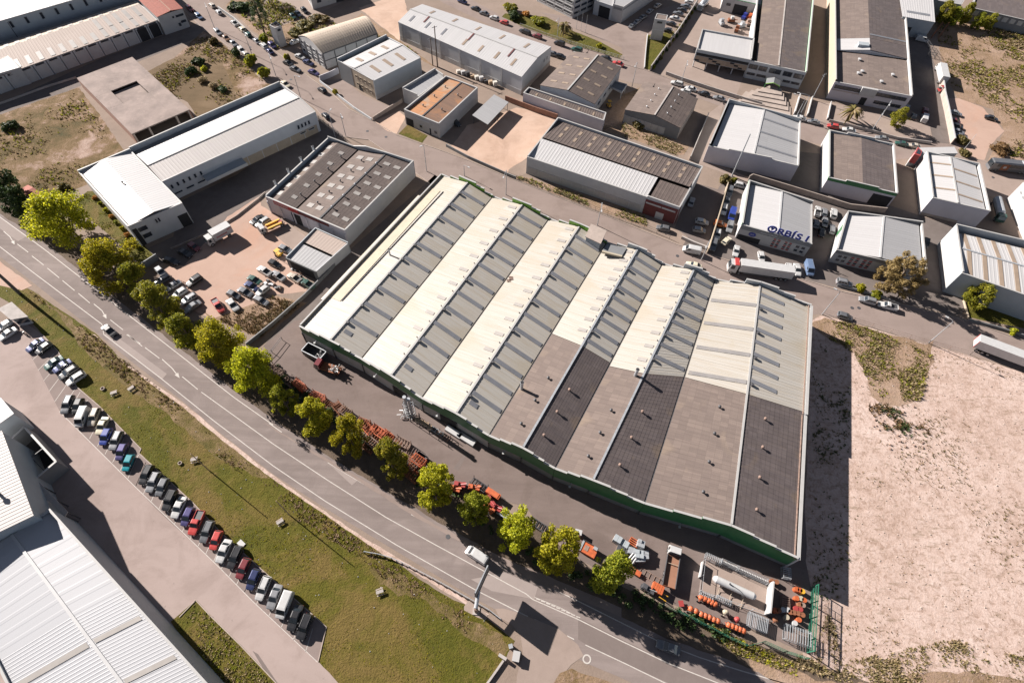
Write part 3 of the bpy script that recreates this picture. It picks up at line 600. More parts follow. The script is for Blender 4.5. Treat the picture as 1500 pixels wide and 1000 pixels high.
sheet('depot_yard', [Z1(1300, 240), Z1(1400, 60), Z1(1450, -50), (1110, -10), (1105, 70), (1075, 150), Z1(1500, 620), Z1(1180, 560), Z1(1060, 520)], 0.008, G['concrete'])
sheet('office_forecourt', [C03(345, 560), C03(470, 570), C03(990, 690), C03(980, 785), C03(430, 680), C03(320, 650)], 0.012, G['concrete'])
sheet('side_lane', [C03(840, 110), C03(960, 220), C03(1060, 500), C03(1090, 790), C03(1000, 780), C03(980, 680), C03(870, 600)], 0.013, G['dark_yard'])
sheet('upper_scrub', [C03(1010, 60), C03(1120, 80), C03(1500, 170), C03(1700, 250), C03(1700, 900), C03(1500, 880), C03(1300, 880), C03(1390, 720), C03(1320, 600), C03(1130, 540), C03(1060, 400), C03(1030, 250)], 0.010, G['dry'], 0.5)
sheet('sand_parking', [C03(1080, 540), C03(1140, 540), C03(1270, 590), C03(1390, 720), C03(1310, 800), C03(1280, 880), C03(1180, 860), C03(1110, 780)], 0.016, G['dirt'], 0.35)
sheet('block_yard', [(1000, 360), (1090, 215), (1200, 225), (1300, 300), (1480, 360), (1500, 420), (1400, 462), (1240, 425), (1080, 384)], 0.006, G['dark_yard'])
sheet('corner_lawn', [Z6(860, 790), Z6(950, 830), Z6(1500, 900), Z6(1500, 1080), Z6(1060, 990), Z6(920, 960)], 0.014, G['grass'], 0.1)
sheet('dry_passage', [C02(490, 700), C02(650, 520), C02(740, 480), C02(660, 600), C02(640, 690), C02(700, 680), C02(960, 780), C02(1010, 800), C02(980, 850), C02(940, 850), C02(640, 745)], 0.014, G['dry'], 0.2)
sheet('concrete_lane', [C02(1010, 870), C02(1120, 620), C02(1200, 560), C02(1115, 880), C02(1300, 960), C02(1450, 1000), C12(1500, 90), C12(1330, 100), C02(1060, 900)], 0.014, G['concrete'])

sheet('dry_bank', [C10(150, 680), C20(500, 0), C20(690, 172), C20(1000, 396), C20(1200, 566), C20(1490, 790), C20(1380, 780), C20(1150, 640), C20(900, 430), C20(700, 290), C20(560, 180), C20(430, 60), C10(330, 830)], 0.024, G['bank'], 0.7)
sheet('dry_bank', [C31(640, 370), C31(760, 390), C31(900, 450), C31(1060, 560), C31(1180, 640), C31(1330, 720), C31(1420, 800), C31(1370, 850), C31(1200, 760), C31(950, 560), C31(800, 520), C31(680, 430)], 0.024, G['bank'], 0.8)
# --- painted markings on the avenue, each stroke its own piece
AVN = bpy.data.objects['avenue']
def stroke(p, q, wd=0.16, z=0.022, name='lane_marking'):
    a, b = at(p), at(q); d = (b-a).normalized(); n = Vector((-d.y, d.x, 0))*(wd/2)
    mb = MB(); k = [a-n, b-n, b+n, a+n]
    mb.add([Vector((x.x, x.y, z)) for x in k], [[0, 1, 2, 3]])
    return mb.build(name, M['white_paint'], AVN, fix=False)
def stroke_path(pts, wd=0.16, name='edge_line'):
    v = [at(p) for p in pts]; mb = MB()
    L, R = [], []
    for i, p in enumerate(v):
        d = (v[min(i+1, len(v)-1)]-v[max(i-1, 0)]).normalized(); n = Vector((-d.y, d.x, 0))*(wd/2)
        L.append(p+n); R.append(p-n)
    for i in range(len(v)-1):
        mb.add([Vector((x.x, x.y, 0.022)) for x in (R[i], R[i+1], L[i+1], L[i])], [[0, 1, 2, 3]])
    return mb.build(name, M['white_paint'], AVN, fix=False)
stroke_path([(-60, 278), (0, 318), C10(245, 470), C10(745, 860), C20(1285, 345), C20(1498, 495)])
stroke_path([C21(412, 700), C21(570, 795), C21(830, 950), C31(835, 45)])
stroke_path([C21(90, 485), C21(160, 535)]); stroke_path([C31(870, 75), C31(1200, 250)])
stroke_path([C32(105, 405), C32(350, 525), C32(600, 650), C32(850, 775), C32(1070, 860), C32(1290, 930), (1145, 999), (1260, 1036)])
stroke_path([(-60, 320), C10(0, 455), C10(175, 590), C10(560, 880), C20(570, 0), C20(890, 245), C20(1170, 470), C20(1500, 720), C31(395, 0), C31(785, 240), C31(1225, 490), C31(1500, 630), C32(125, 635)])
stroke(C32(340, 740), C32(378, 760)); stroke(C32(160, 650), C32(200, 668)); stroke(C32(250, 697), C32(285, 712))
stroke_path([C32(440, 790), C32(660, 893), C32(880, 1000), (1060, 1045)])
for a, b in [((95, 440), (155, 485)), ((175, 505), (240, 555)), ((260, 572), (325, 625)), ((343, 640), (410, 695)), ((430, 710), (493, 763)), ((605, 855), (675, 910)), ((700, 935), (780, 1000))]:
    stroke(C10(*a), C10(*b))
for a, b in [((695, 0), (770, 50)), ((795, 70), (875, 130)), ((1000, 230), (1085, 300))]: stroke(C20(*a), C20(*b))
stroke_path([C20(1105, 315), C20(1500, 600), C21(400, 790), C21(730, 1000), C31(1000, 240), C31(1500, 510), C32(150, 540)], name='centre_line')
stroke_path([C32(150, 540), C32(400, 650), C32(640, 770), C32(900, 893), C32(1170, 1000), (1180, 1043)], name='centre_line')
stroke_path([C32(160, 528), C32(300, 585), C32(385, 630)], 0.10, 'centre_line')
for i in range(9):
    t = i/8; p = (170+t*220, 545+t*98); stroke(C32(p[0], p[1]-9), C32(p[0]+22, p[1]-2), 0.18, 0.026, 'hatch_bar')
def arrow(p0, p1, p2):
    a, b, c = at(p0), at(p1), at(p2); mb = MB()
    for u, v_ in ((a, b), (b, c)):
        d = (v_-u).normalized(); n = Vector((-d.y, d.x, 0))*0.09
        mb.add([Vector((k.x, k.y, 0.022 if u is a else 0.026)) for k in (u-n, v_-n, v_+n, u+n)], [[0, 1, 2, 3]])
    d = (c-b).normalized(); n = Vector((-d.y, d.x, 0))
    mb.add([Vector((k.x, k.y, 0.030)) for k in (c+n*0.42, c-n*0.42, c+d*1.5)], [[0, 1, 2]])
    mb.build('arrow_marking', M['white_paint'], AVN, fix=False)
arrow(C10(20, 370), C10(55, 400), C10(70, 425)); arrow(C10(515, 768), C10(560, 805), C10(573, 828)); arrow(C20(890, 135), C20(945, 185), C20(968, 215))
for p, r in [((448, 868), 0.5)]:
    c = at(C32(*p)); mb = MB()
    for k in range(16):
        t0, t1 = k*math.pi/8, (k+1)*math.pi/8
        mb.add([(c.x+math.cos(t)*q, c.y+math.sin(t)*q, 0.034) for t, q in ((t0, .75), (t1, .75), (t1, .5), (t0, .5))], [[0, 3, 2, 1]])
    tag(mb.build('manhole_ring', M['white_paint']), 'round manhole with a white painted ring at the side road mouth', 'manhole')
for a, b, c, d in [((410, 700), (440, 695), (560, 770), (545, 825)), ]:
    sheet('pale_road_patch', [C21(*q) for q in (a, b, (575, 800), d)], 0.016, G['palepatch'])
sheet('pale_road_patch', [C20(570, 0), C20(610, -12), C20(915, 215), C20(890, 245)], 0.016, G['palepatch'])
sheet('pale_road_patch', [C10(-60, 240), C10(0, 290), C10(150, 395), C10(100, 425), C10(0, 355), C10(-60, 310)], 0.016, G['palepatch'])
sheet('pale_road_patch', [(740, 838), C32(180, 470), C32(160, 540), (720, 865), (690, 848)], 0.016, G['palepatch'])
sheet('dark_road_patch', [C32(400, 640), C32(640, 760), C32(900, 885), C32(1170, 1000), C32(900, 1000), C32(660, 893), C32(440, 785), C32(400, 760)], 0.016, G['darkpatch'])
# --- parking bay lines in the verge car park
CP = bpy.data.objects['parking_bays']
def bayline(p, q):
    a, b = at(p), at(q); d = (b-a).normalized(); n = Vector((-d.y, d.x, 0))*0.055
    mb = MB(); mb.add([Vector((x.x, x.y, 0.014)) for x in (a-n, b-n, b+n, a+n)], [[0, 1, 2, 3]])
    mb.build('bay_line', M['white_paint'], CP, fix=False)
def bayrow(o0, o1, i0, i1, n):
    for k in range(n+1):
        t = k/n; o = (o0[0]+(o1[0]-o0[0])*t, o0[1]+(o1[1]-o0[1])*t); i = (i0[0]+(i1[0]-i0[0])*t, i0[1]+(i1[1]-i0[1])*t)
        bayline(o, i)
bayrow(C20(440, 315), C20(800, 700), C20(365, 440), C20(745, 830), 9)
bayrow(C20(800, 700), C31(20, 370), C20(745, 830), C31(-45, 500), 14)
bayrow(C31(20, 370), C31(330, 700), C31(-45, 500), C31(290, 830), 5)
bayrow(C20(235, 15), C20(420, 285), C20(150, 80), C20(330, 425), 6)
for a, b in [(C20(325, 420), C20(740, 832)), (C20(740, 832), C30(1210, 372)), (C30(1210, 372), C31(0, 550)), (C31(0, 550), C31(357, 885))]: bayline(a, b)
# ---------------------------------------------------------------- main works hall
ZV, ZR = 5.6, 7.2           # valley gutters, ridges
BK = [((646.4, 257.4), ZV), ((684.6, 267.5), ZR), ((721, 289.4), ZV), ((764.7, 300), ZR), ((803.3, 322), ZV), ((848, 332), ZR), ((888, 357), ZV), ((933.6, 365.5), ZR), ((969.6, 388), ZV), ((1016.4, 395), ZR), ((1047, 411), ZV), ((1113, 417.6), ZR), ((1187, 450), ZV)]
FR = [((440.8, 477.7), ZV), ((484.3, 496.8), ZR), ((530, 524.7), ZV), ((573.4, 548), ZR), ((618.3, 582), ZV), ((669, 603.5), ZR), ((717, 637), ZV), ((766.7, 654), ZR), ((813.4, 685), ZV), ((869.5, 701), ZR), ((944.3, 735.7), ZV), ((1071.5, 767), ZR), ((1168.5, 815.5), ZV)]
bk = [at(p, z) for p, z in BK]; fr = [at(p, z) for p, z in FR]
ctr = (bk[0]+bk[-1]+fr[0]+fr[-1])/4
hall = thing('works_hall', 'huge sawtooth works hall, cream and dark roof bays, green fascia along the yard', 'factory hall', (ctr.x, ctr.y, 0))
# dark roofing covers the front part of these slopes: fraction of the length, counted from the front
DARK = {6: (0.47, 0.45), 7: (0.45, 0.455), 8: (0.44, 0.44), 9: (0.44, 0.50), 10: (0.50, 0.475), 11: (0.475, 0.51)}
NSKY = {1: 10, 3: 11, 5: 12, 7: 9, 9: 8, 11: 8}
def flat_z(v, z): return Vector((v.x, v.y, z))
class SlopeRef:
    def __init__(s, A, B, C, D): s.q = (A, B, C, D)
    def p(s, a, b, up=0.0):
        A, B, C, D = s.q; return lerp(lerp(A, B, a), lerp(D, C, a), b) + Vector((0, 0, up))
def strip(parent, r, a0, a1, b0, b1, mat, name, lo=0.012, up=0.10):
    mb = MB(); q = [r.p(a0, b0), r.p(a1, b0), r.p(a1, b1), r.p(a0, b1)]
    mb.hexa([x+Vector((0, 0, lo)) for x in q], [x+Vector((0, 0, up)) for x in q])
    return mb.build(name, mat, parent)
for i in range(12):
    left = (i % 2 == 0)
    if left: A, B, C, D = fr[i], bk[i], bk[i+1], fr[i+1]      # eave valley i, ridge i+1 ; a: front -> back
    else: A, B, C, D = fr[i+1], bk[i+1], bk[i], fr[i]
    gap = 0.16
    up = (D-A); A2 = A+up.normalized()*gap; B2 = B+(C-B).normalized()*gap
    r = SlopeRef(A2, B2, C, D)
    if i in DARK:
        d0, d1 = DARK[i]
        e, g = (d0, d1) if left else (d1, d0)                  # fraction on the eave, on the ridge
        Am, Dm = lerp(A2, B2, e), lerp(D, C, g)
        slope('dark_roof_slope', hall, A2, Am, Dm, D, M['r_brown'] if left else M['r_dark2'], 0.9, 0.02, 12)  # one roofing: left slopes in a sunlit tone, right ones in a shaded tone
        slope('cream_roof_slope', hall, lerp(A2, B2, e+.002), B2, C, lerp(D, C, g+.002), M['r_cream'], 0.75, 0.024, 0)
        f0 = max(e, g)
    else:
        slope('cream_roof_slope', hall, A2, B2, C, D, M['r_cream'], 0.75, 0.024, 0)
        f0 = 0.0
    Lr = (C-D).length
    if not left:
        n = NSKY[i]; w_ = 0.5/Lr
        for k in range(n):
            a = 1-(k+0.75)/n*(1-f0)*0.97 if f0 else 1-(k+0.7)/(n+0.9)
            b0 = 0.05 if i != 11 else 0.50
            strip(hall, r, a-w_, a+w_, b0, 0.965, M['skylight'], 'skylight')
            if k % 2 == 1 or i == 1:
                mb = MB(); c = r.p(a-2.2*w_, 0.93); mb.box(c.x-.28, c.x+.28, c.y-.28, c.y+.28, c.z-.05, c.z+.5); mb.build('roof_vent', M['dark_metal'], hall)
        if f0 == 0: strip(hall, r, 0.05, 0.05+2*w_, 0.62, 0.86, M['skylight'], 'skylight')
    elif i == 10:
        for k in range(4):
            a = 0.94-(k+0.4)*0.122; strip(hall, r, a-0.5/Lr, a+0.5/Lr, 0.03, 0.97, M['skylight_mid'], 'skylight')
    elif i > 0:
        n = NSKY[i+1]
        for k in range(n):
            a = 1-(k+0.35)/n*(1-f0)*0.97 if f0 else 1-(k+0.35)/(n+0.9)
            strip(hall, r, a-0.45/Lr, a+0.45/Lr, 0.64, 0.90, M['skylight_pale'], 'skylight')
            fan(hall, r.p(a-2.2/Lr, 0.93), 0.32, 0.12, M['dark_metal'])
    if i in DARK:                                             # cowls on the dark roofing
        for k in range({6: 3, 7: 3, 8: 3, 9: 3, 10: 4, 11: 4}[i]):
            fan(hall, r.p((0.06+0.86*(k+0.45)/4)*f0, 0.62 if left else 0.66), 0.75, 0.24, M['dark_metal'] if left else M['rust_grey'])
    # gutter along the valley
    if left and i > 0:
        mb = MB(); mb.bar(flat_z(fr[i], ZV-.10), flat_z(bk[i], ZV-.10), 0.34, 0.12); mb.build('valley_gutter', M['dark_metal'], hall)
    if left:
        mb = MB(); mb.bar(D+Vector((0, 0, .09)), C+Vector((0, 0, .09)), 0.42, 0.10); mb.build('ridge_cap', M['coping'] if i not in (6, 8) else M['galv'], hall)
# long raised seam on the first bay
r0 = SlopeRef(fr[0], bk[0], bk[1], fr[1])
mb = MB(); mb.bar(r0.p(0.17, .44, .09), r0.p(0.90, .52, .09), 0.16, 0.22); mb.build('roof_seam', M['dark_metal'], hall)
strip(hall, r0, 0.165, 0.90, .12, .41, M['r_cream'] if False else M['cream_clad'], 'raised_roof_panel', 0.03, 0.12)
flue(hall, r0.p(0.46, .62), 1.9, 0.2); 
r6 = SlopeRef(fr[6], bk[6], bk[7], fr[7]); flue(hall, r6.p(.205, .10), 2.6, .33)
r8 = SlopeRef(fr[8], bk[8], bk[9], fr[9]); flue(hall, r8.p(.425, .80), 2.3, .33)
r5 = SlopeRef(fr[5], bk[5], bk[4], fr[4])
for k in range(5):
    c = SlopeRef(fr[4], bk[4], bk[5], fr[5]).p(.63-.006*k, .08+.03*(k % 3), .1); mb = MB(); mb.box(c.x-.5, c.x+.5, c.y-.12, c.y+.12, c.z-.02, c.z+.08); mb.build('rusty_sheet_patch', M['rust_grey'], hall)
# west side: low lean-to beside the first bay
lw0, lw1 = at(C11(335, 770), 4.6), at(C11(890, 190), 4.6)
we0, we1 = flat_z(fr[0], 0), flat_z(bk[0], 0)
dirw = (we1-we0).normalized(); nw = Vector((-dirw.y, dirw.x, 0))
wall('wall', hall, we1+Vector((0, 0, 0)), we0, [(0.0, ZV+.55), (1.0, ZV+.55)], 0, M['cream_clad'], 0.22)
mb = MB(); mb.bar(flat_z(we0, ZV+.60)-nw*0.0, flat_z(we1, ZV+.60), 0.36, 0.1); mb.build('coping', M['coping'], hall)
slope('lean_to_roof', hall, we0+dirw*9+nw*2.2+Vector((0, 0, 4.1)), we0+dirw*50+nw*2.2+Vector((0, 0, 4.1)), we0+dirw*50+nw*.05+Vector((0, 0, 4.6)), we0+dirw*9+nw*.05+Vector((0, 0, 4.6)), M['r_cream'], 0.75, 0.05)
a_, b_ = we0+dirw*9+nw*2.1, we0+dirw*50+nw*2.1
wall('lean_to_wall', hall, b_, a_, [(0, 4.0), (1, 4.0)], 0, M['dark_wall'], 0.2)
# east wall with white coping
ee0, ee1 = flat_z(at((1171.6, 819.8), 6.0), 0), flat_z(at((1189.5, 449), 6.0), 0)
wall('wall', hall, ee0, ee1, [(0, 5.9), (0.5, 5.9), (0.502, 6.2), (1, 6.2)], 0, M['grey_wall'], 0.3)
for q0, q1, z in ((0.0, 0.5, 5.9), (0.502, 1.0, 6.2)):
    mb = MB(); de = ee1-ee0; ne = Vector((-de.y, de.x, 0)).normalized()
    p0, p1 = ee0+de*q0+ne*.2, ee0+de*q1+ne*.2
    mb.bar(p0+Vector((0, 0, z+.06)), p1+Vector((0, 0, z+.06)), 0.62, 0.1); mb.build('coping', M['coping'], hall)
    mb = MB(); mb.bar(p0+ne*.62+Vector((0, 0, z-.12)), p1+ne*.62+Vector((0, 0, z-.12)), 0.2, 0.16); mb.build('box_gutter', M['rust_grey'], hall)
# stepped facades: front (white cladding, green band) and back
def facade(edge, front):
    n = len(edge)
    for i in range(n-1):
        a, b = edge[i], edge[i+1]
        p0, p1 = flat_z(a, 0), flat_z(b, 0)
        d = (p1-p0); L = d.length; dn = d/L; out = Vector((dn.y, -dn.x, 0)) if front else Vector((-dn.y, dn.x, 0))
        p0 = p0+out*0.35; p1 = p1+out*0.35
        hi, lo = (ZR+0.08, ZV+0.45) if front else (ZR+0.8, ZV+0.3)
        tops = [lo, (lo+hi)/2, hi] if a.z < b.z else [hi, (lo+hi)/2, lo]
        if not front: tops = [ZV+.25, (ZV+ZR)/2+.25, ZR+.8] if a.z < b.z else [ZR+.8, (ZV+ZR)/2+.85, ZV+.6]
        prof = []
        for k, z in enumerate(tops): prof += [(k/3+(0.0005 if k else 0), z), ((k+1)/3, z)]
        e = 0.006/L
        q0, q1 = p0+dn*0.003, p1-dn*0.003
        band = ((2.2, 2.2, 2.3, 2.4, 2.6, 2.8, 3.2, 3.5, 3.8, 4.1, 4.4, 4.6)[i] if front else 1.0)
        if front: wall('wall', hall, q0, q1, [(0, lo-band-.1), (1, lo-band-.1)], 0, M['grey_wall'] if i < 6 else M['dark_wall'], 0.2)  # right-hand bays: shade under the band put into the wall colour
        else: wall('wall', hall, q1, q0, [(0, lo-band-.1), (1, lo-band-.1)], 0, M['grey_wall'], 0.2)
        mat = M['green_clad'] if front else (M['lime_clad'] if i < 6 else M['blue_grey'])  # back: sunlit lime on the left bays, shaded grey on the rest, as colour
        if front: wall('fascia', hall, q0, q1, prof, lo-band-.09, mat, 0.16, 0.06)
        else: wall('fascia', hall, q1, q0, [(1-s_, z) for s_, z in reversed(prof)], lo-band-.09, mat, 0.16, 0.06)
        for k, z in enumerate(tops):
            c0, c1 = p0+d*(k/3)+dn*.01, p0+d*((k+1)/3)-dn*.01
            mb = MB(); mb.bar(c0-out*.05+Vector((0, 0, z+.06)), c1-out*.05+Vector((0, 0, z+.06)), 0.42, 0.10); mb.build('coping', M['coping'], hall)
        if front:
            # white cladding panels between dark columns
            m = max(2, int(L/3.2)) if i < 6 else 0
            for k in range(m):
                x0, x1 = p0+dn*(L*k/m+.12), p0+dn*(L*(k+1)/m-.12)
                z0 = 0.9
                mb = MB(); q = [x0+out*.004, x1+out*.004, x1+out*.05, x0+out*.05]
                mb.hexa([v+Vector((0, 0, z0)) for v in q], [v+Vector((0, 0, lo-band-.14)) for v in q]); mb.build('cladding_panel', M['white_wall'], hall)
                if i >= 2 and (i*3+k) % 4 == 1:
                    mb = MB(); q = [x0+out*.054, x1+out*.054, x1+out*.09, x0+out*.09]
                    mb.hexa([v+Vector((0, 0, 0.02)) for v in q], [v+Vector((0, 0, min(3.3, lo-band-.2))) for v in q]); mb.build('gateway', M['open_dark'], hall)
            mb = MB(); mb.bar(p0+out*.12+Vector((0, 0, 0)), p0+out*.12+Vector((0, 0, lo-band-.12)), 0.22); mb.build('column', M['dark_metal'], hall)
            if i % 2 == 0:
                lp = MB(); pz = p0+d*.5+out*.12+Vector((0, 0, lo-band+.2)); lp.bar(pz, pz+out*.8, .08); lp.build('lamp_arm', M['galv'], hall)
                lp = MB(); pz = pz+out*.82; lp.hexa([pz+Vector((x, y, -.12)) for x, y in ((-.2, -.2), (.2, -.2), (.2, .2), (-.2, .2))], [pz+Vector((x, y, .02)) for x, y in ((-.2, -.2), (.2, -.2), (.2, .2), (-.2, .2))]); lp.build('floodlight', M['frame_white'], hall)
facade(fr, True); facade(bk, False)
# plant room tower and pit by the street end of the hall
t0 = [at(C12(*p), z) for p, z in (((440, 425), 6.4), ((515, 460), 6.4), ((545, 395), 6.4), ((468, 362), 6.4))]
mb = MB(); mb.hexa([flat_z(q, 5.4) for q in t0], [flat_z(q, 8.0) for q in t0]); mb.build('plant_room', M['blue_grey'], hall)
mb = MB(); cc = sum(t0, Vector())/4; mb.hexa([flat_z(cc+(q-cc)*1.12, 8.004) for q in t0], [flat_z(cc+(q-cc)*1.12, 8.2) for q in t0]); mb.build('plant_room_roof', M['pale_concrete'], hall)
t1 = [at(C12(*p), 7.0) for p in ((530, 478), (640, 505), (668, 462), (560, 440))]
mb = MB(); mb.hexa([flat_z(q, 6.3) for q in t1], [flat_z(q, 7.05) for q in t1]); mb.build('pit_block', M['dark_wall'], hall)  # dark block in place of the pit; the pit's shade is its colour
mb = MB(); mb.bar(flat_z(t1[0], 7.1)+Vector((0, -.3, 0)), flat_z(t1[1], 7.1)+Vector((0, -.3, 0)), .5, .5); mb.build('duct', M['cream_clad'], hall)
# tall twin flue standing on the yard against the front wall
fx = at(C21(860, 450)); fp = thing('flue_stack', 'twin galvanised flue standing on a steel frame against the green fascia', 'flue', fx)
for dx in (0, .75):
    mb = MB(); mb.tube([(dx, 0, 0), (dx, 0, 8.6-dx)], .3, 12); mb.build('pipe', M['galv'], fp, world=False)
    mb = MB(); mb.tube([(dx, 0, 8.604-dx), (dx, 0, 8.9-dx)], .38, 12); mb.build('cowl', M['galv'], fp, world=False)
for k in range(5):
    mb = MB(); z = .6+k*1.3
    mb.bar((-.6, -.5, z), (1.4, -.5, z), .07); mb.bar((-.6, .5, z), (1.4, .5, z), .07); mb.bar((-.6, -.5, z), (-.6, .5, z), .07); mb.bar((1.4, -.5, z), (1.4, .5, z), .07)
    mb.build('brace', M['galv'], fp, world=False)
for x in (-.6, 1.4):
    for y in (-.5, .5):
        mb = MB(); mb.bar((x, y, 0), (x, y, 6.4), .09); mb.build('leg', M['galv'], fp, world=False)
# ---------------------------------------------------------------- other buildings
def vent_row(B, k, n, b, h=0.8, r=0.24, mat=None, a0=0.08, a1=0.92):
    for i in range(n): fan(B.o, B.on(k, a0+(a1-a0)*(i+.5)/n, b), h, r, mat)
def sky_row(B, k, n, b0, b1, mat, w=0.5, a0=0.04, a1=0.96):
    A, BB, C, D = B.sl[k]; L = (BB-A).length
    for i in range(n):
        a = a0+(a1-a0)*(i+.5)/n; B.sky(k, a-w/L, a+w/L, b0, b1, mat)
def pilasters(B, i, n, z1, mat, w=0.3):
    a, d, nrm, L = B.wframe(i)
    for k in range(n+1):
        x = min(max(L*k/n, w/2), L-w/2); p = a+d*x+nrm*.14
        mb = MB(); mb.bar(p, p+Vector((0, 0, z1)), w, .24); mb.build('pilaster', mat, B.o)
# long white warehouse with its cross block (west of the street)
B = Bld('long_warehouse', 'long white warehouse with a tall grey back parapet beside the shaded yard', 'warehouse', [(236, 266), (462, 163), (410, 123), (191, 219.5)], 6.8)
B.walls([6.6, [(0, 6.6), (.45, 7.6), (1, 7.3)], 7.6, None], [M['grey_wall'], M['grey_wall'], M['blue_grey'], M['grey_wall']], cope=M['coping'])
B.gable('u', 6.5, 7.5, (M['r_pinkwhite'], M['r_white']), t=0.42, cap=M['coping'], ze2=6.6, v=(0, .86))
B.box(.01, .99, .865, .985, 5.9, 6.1, M['dark_wall'], 'box_gutter')
for k in range(7): B.panel(0, .30+.098*k, .30+.098*k+.094, 0, 2.7, M['beige_wall'], 'sliding_door')
for k in range(6): B.window(0, .03+.035*k, .042+.035*k, 3.6, 4.8, M['grey_wall'])
for k in range(3): B.window(0, .03+.07*k, .075+.07*k, 1.6, 2.1, M['grey_wall'])
for k in range(4): B.window(0, .855+.025*k, .868+.025*k, 3.8, 5.0, M['grey_wall'])
for k in range(2): B.window(0, .86+.06*k, .90+.06*k, 1.9, 2.4, M['grey_wall'])
a, d, nr, L = B.wframe(0); mb = MB(); q = [a+d*(.21*L), a+d*(.46*L), a+d*(.46*L)+nr*3.4, a+d*(.21*L)+nr*3.4]
q = [a+d*(.21*L)+nr*.01, a+d*(.46*L)+nr*.01, a+d*(.46*L)+nr*3.4, a+d*(.21*L)+nr*3.4]
mb.hexa([v+Vector((0, 0, 3.0)) for v in q], [v+Vector((0, 0, 3.2)) for v in q]); mb.build('loading_canopy', M['blue_grey'], B.o)
mb = MB(); mb.bar(q[3]+Vector((0, 0, 3.1)), q[2]+Vector((0, 0, 3.1)), .12, .9); mb.build('canopy_fascia', M['frame_white'], B.o)
B = Bld('warehouse_end_block', 'white gabled end block with a flower bed, by the avenue trees', 'warehouse', [(187, 332), (267, 297.5), (191, 220), (115, 252)], 6.9)
B.walls([6.9, 6.9, [(0, 7.4), (1, 7.4)], 6.9], [M['grey_wall'], M['grey_wall'], M['blue_grey'], M['white_wall']], cope=M['coping'])
B.gable('v', 6.8, 7.6, (M['r_pinkwhite'], M['r_white']), t=0.5, ins=(.3, .3, .3, .5))
B.panel(0, .02, .10, .02, 5.6, M['open_dark'], 'corner_glazing'); B.window(0, .12, .26, 4.2, 5.2, M['dark_metal']); B.window(0, .12, .26, 1.9, 2.9, M['dark_metal'])
B.window(0, .44, .47, 4.6, 5.8); B.window(0, .49, .52, 4.6, 5.8); B.panel(0, .80, .985, .02, 3.9, M['open_dark'], 'doorway', .06)
fan(B.o, B.on(0, .55, .9), .7, .2, M['dark_metal'])
# workshop with the red fascia
B = Bld('dark_roof_workshop', 'workshop with a dark roof of pale skylights and a long red fascia sign', 'workshop', [(388.7, 288), (504.8, 337.5), (606, 235), (481, 203)], 5.6)
B.walls([5.6, 5.5, [(0, 5.4), (.30, 6.0), (.55, 6.3), (.70, 5.3), (1, 6.4)], 5.9], [M['lilac_wall'], M['grey_wall'], M['blue_grey'], M['blue_grey']], cope=M['coping'])
B.gable('v', 5.0, 5.5, (M['r_brown'], M['r_dark']), t=.13, u=(0.02, .36), cap=None, courses=8, ze2=4.7); s1 = B.sl
sky_row(B, 0, 7, .2, .85, M['skylight_pale'], .8); vent_row(B, 1, 4, .3, .8, .2, M['dark_metal']); sky_row(B, 1, 5, .35, .6, M['skylight_pale'], .6)
B.gable('v', 4.7, 5.5, (M['r_brown'], M['r_dark']), t=.68, u=(.36, 1), courses=8, cap=M['dark_metal'])
sky_row(B, 0, 6, .18, .40, M['skylight_pale'], .75); sky_row(B, 0, 6, .55, .77, M['skylight_pale'], .75); sky_row(B, 1, 6, .2, .42, M['skylight_pale'], .6); sky_row(B, 1, 6, .58, .8, M['skylight_pale'], .6)
vent_row(B, 0, 5, .46, .7, .2, M['dark_metal']); vent_row(B, 1, 5, .95, .8, .2)
B.panel(0, .10, .42, 4.3, 5.5, M['red_sign'], 'fascia_sign', .14); B.panel(0, .421, .80, 4.4, 5.3, M['maroon'], 'fascia_sign', .10)
for k in range(8): B.panel(0, .115+.022*k, .13+.022*k, 4.8, 5.15, M['frame_white'], 'sign_letter', .17, base=.142)
B.panel(0, .30, .42, .02, 3.6, M['open_dark'], 'gateway'); pilasters(B, 0, 6, 4.2, M['lilac_wall'])
for k in range(4):
    p = B.P(-.025, .18+.2*k, 0); flue(B.o, p, 6.6, .28)
B = Bld('workshop_annex', 'small annex with one white and one tan roof half beside the dark roofed workshop', 'shed', [C11(180, 515), C11(345, 590), C11(525, 430), C11(345, 350)], 3.6)
B.walls([3.5, 3.4, 3.7, 3.8], [M['dark_wall'], M['grey_wall'], M['blue_grey'], M['blue_grey']], cope=None)
B.mono((3.3, 3.2, 3.3, 3.4), M['r_grey'], v=(0, .52)); B.mono((3.4, 3.3, 3.4, 3.5), M['r_tan'], v=(.53, 1))
B.panel(0, .12, .9, .02, 2.8, M['open_dark'], 'gateway')
# unfinished concrete slab building
B = Bld('concrete_shell', 'unfinished concrete building, flat slab roof with a rectangular opening, on the scrub field', 'unfinished building', [Z7(965, 982), Z7(1388, 802), Z7(968, 418), Z7(562, 572)], 3.6)
hz = [(.30, .52), (.72, .52), (.72, .78), (.30, .78)]
def Q(u, v, z): return B.P(u, v, z)
us = [0, .265, .72, 1]; vs_ = [0, .42, .64, 1]
k = 0
for i in range(3):
    for j in range(3):
        if i == 1 and j == 1: continue
        B.box(us[i]+.0004, us[i+1]-.0004, vs_[j]+.0004, vs_[j+1]-.0004, 3.3, 3.6, M['slab'], 'roof_slab')
B.walls([None, None, 3.29, 3.29], [M['brick']]*4, th=.25)
wall('wall', B.o, B.P(1, 0), B.P(1, 1), [(0, 3.29), (1, 3.29)], 0, M['brick'])
B.box(.266, .719, .421, .639, 2.5, 2.85, M['slab'], 'inner_floor')
B.box(.02, .98, .35, .37, 0, 3.28, M['brick'], 'back_wall')
for u in (.01, .27, .74, .965): B.box(u, u+.028, .005, .03, 0, 3.29, M['pale_concrete'], 'column')
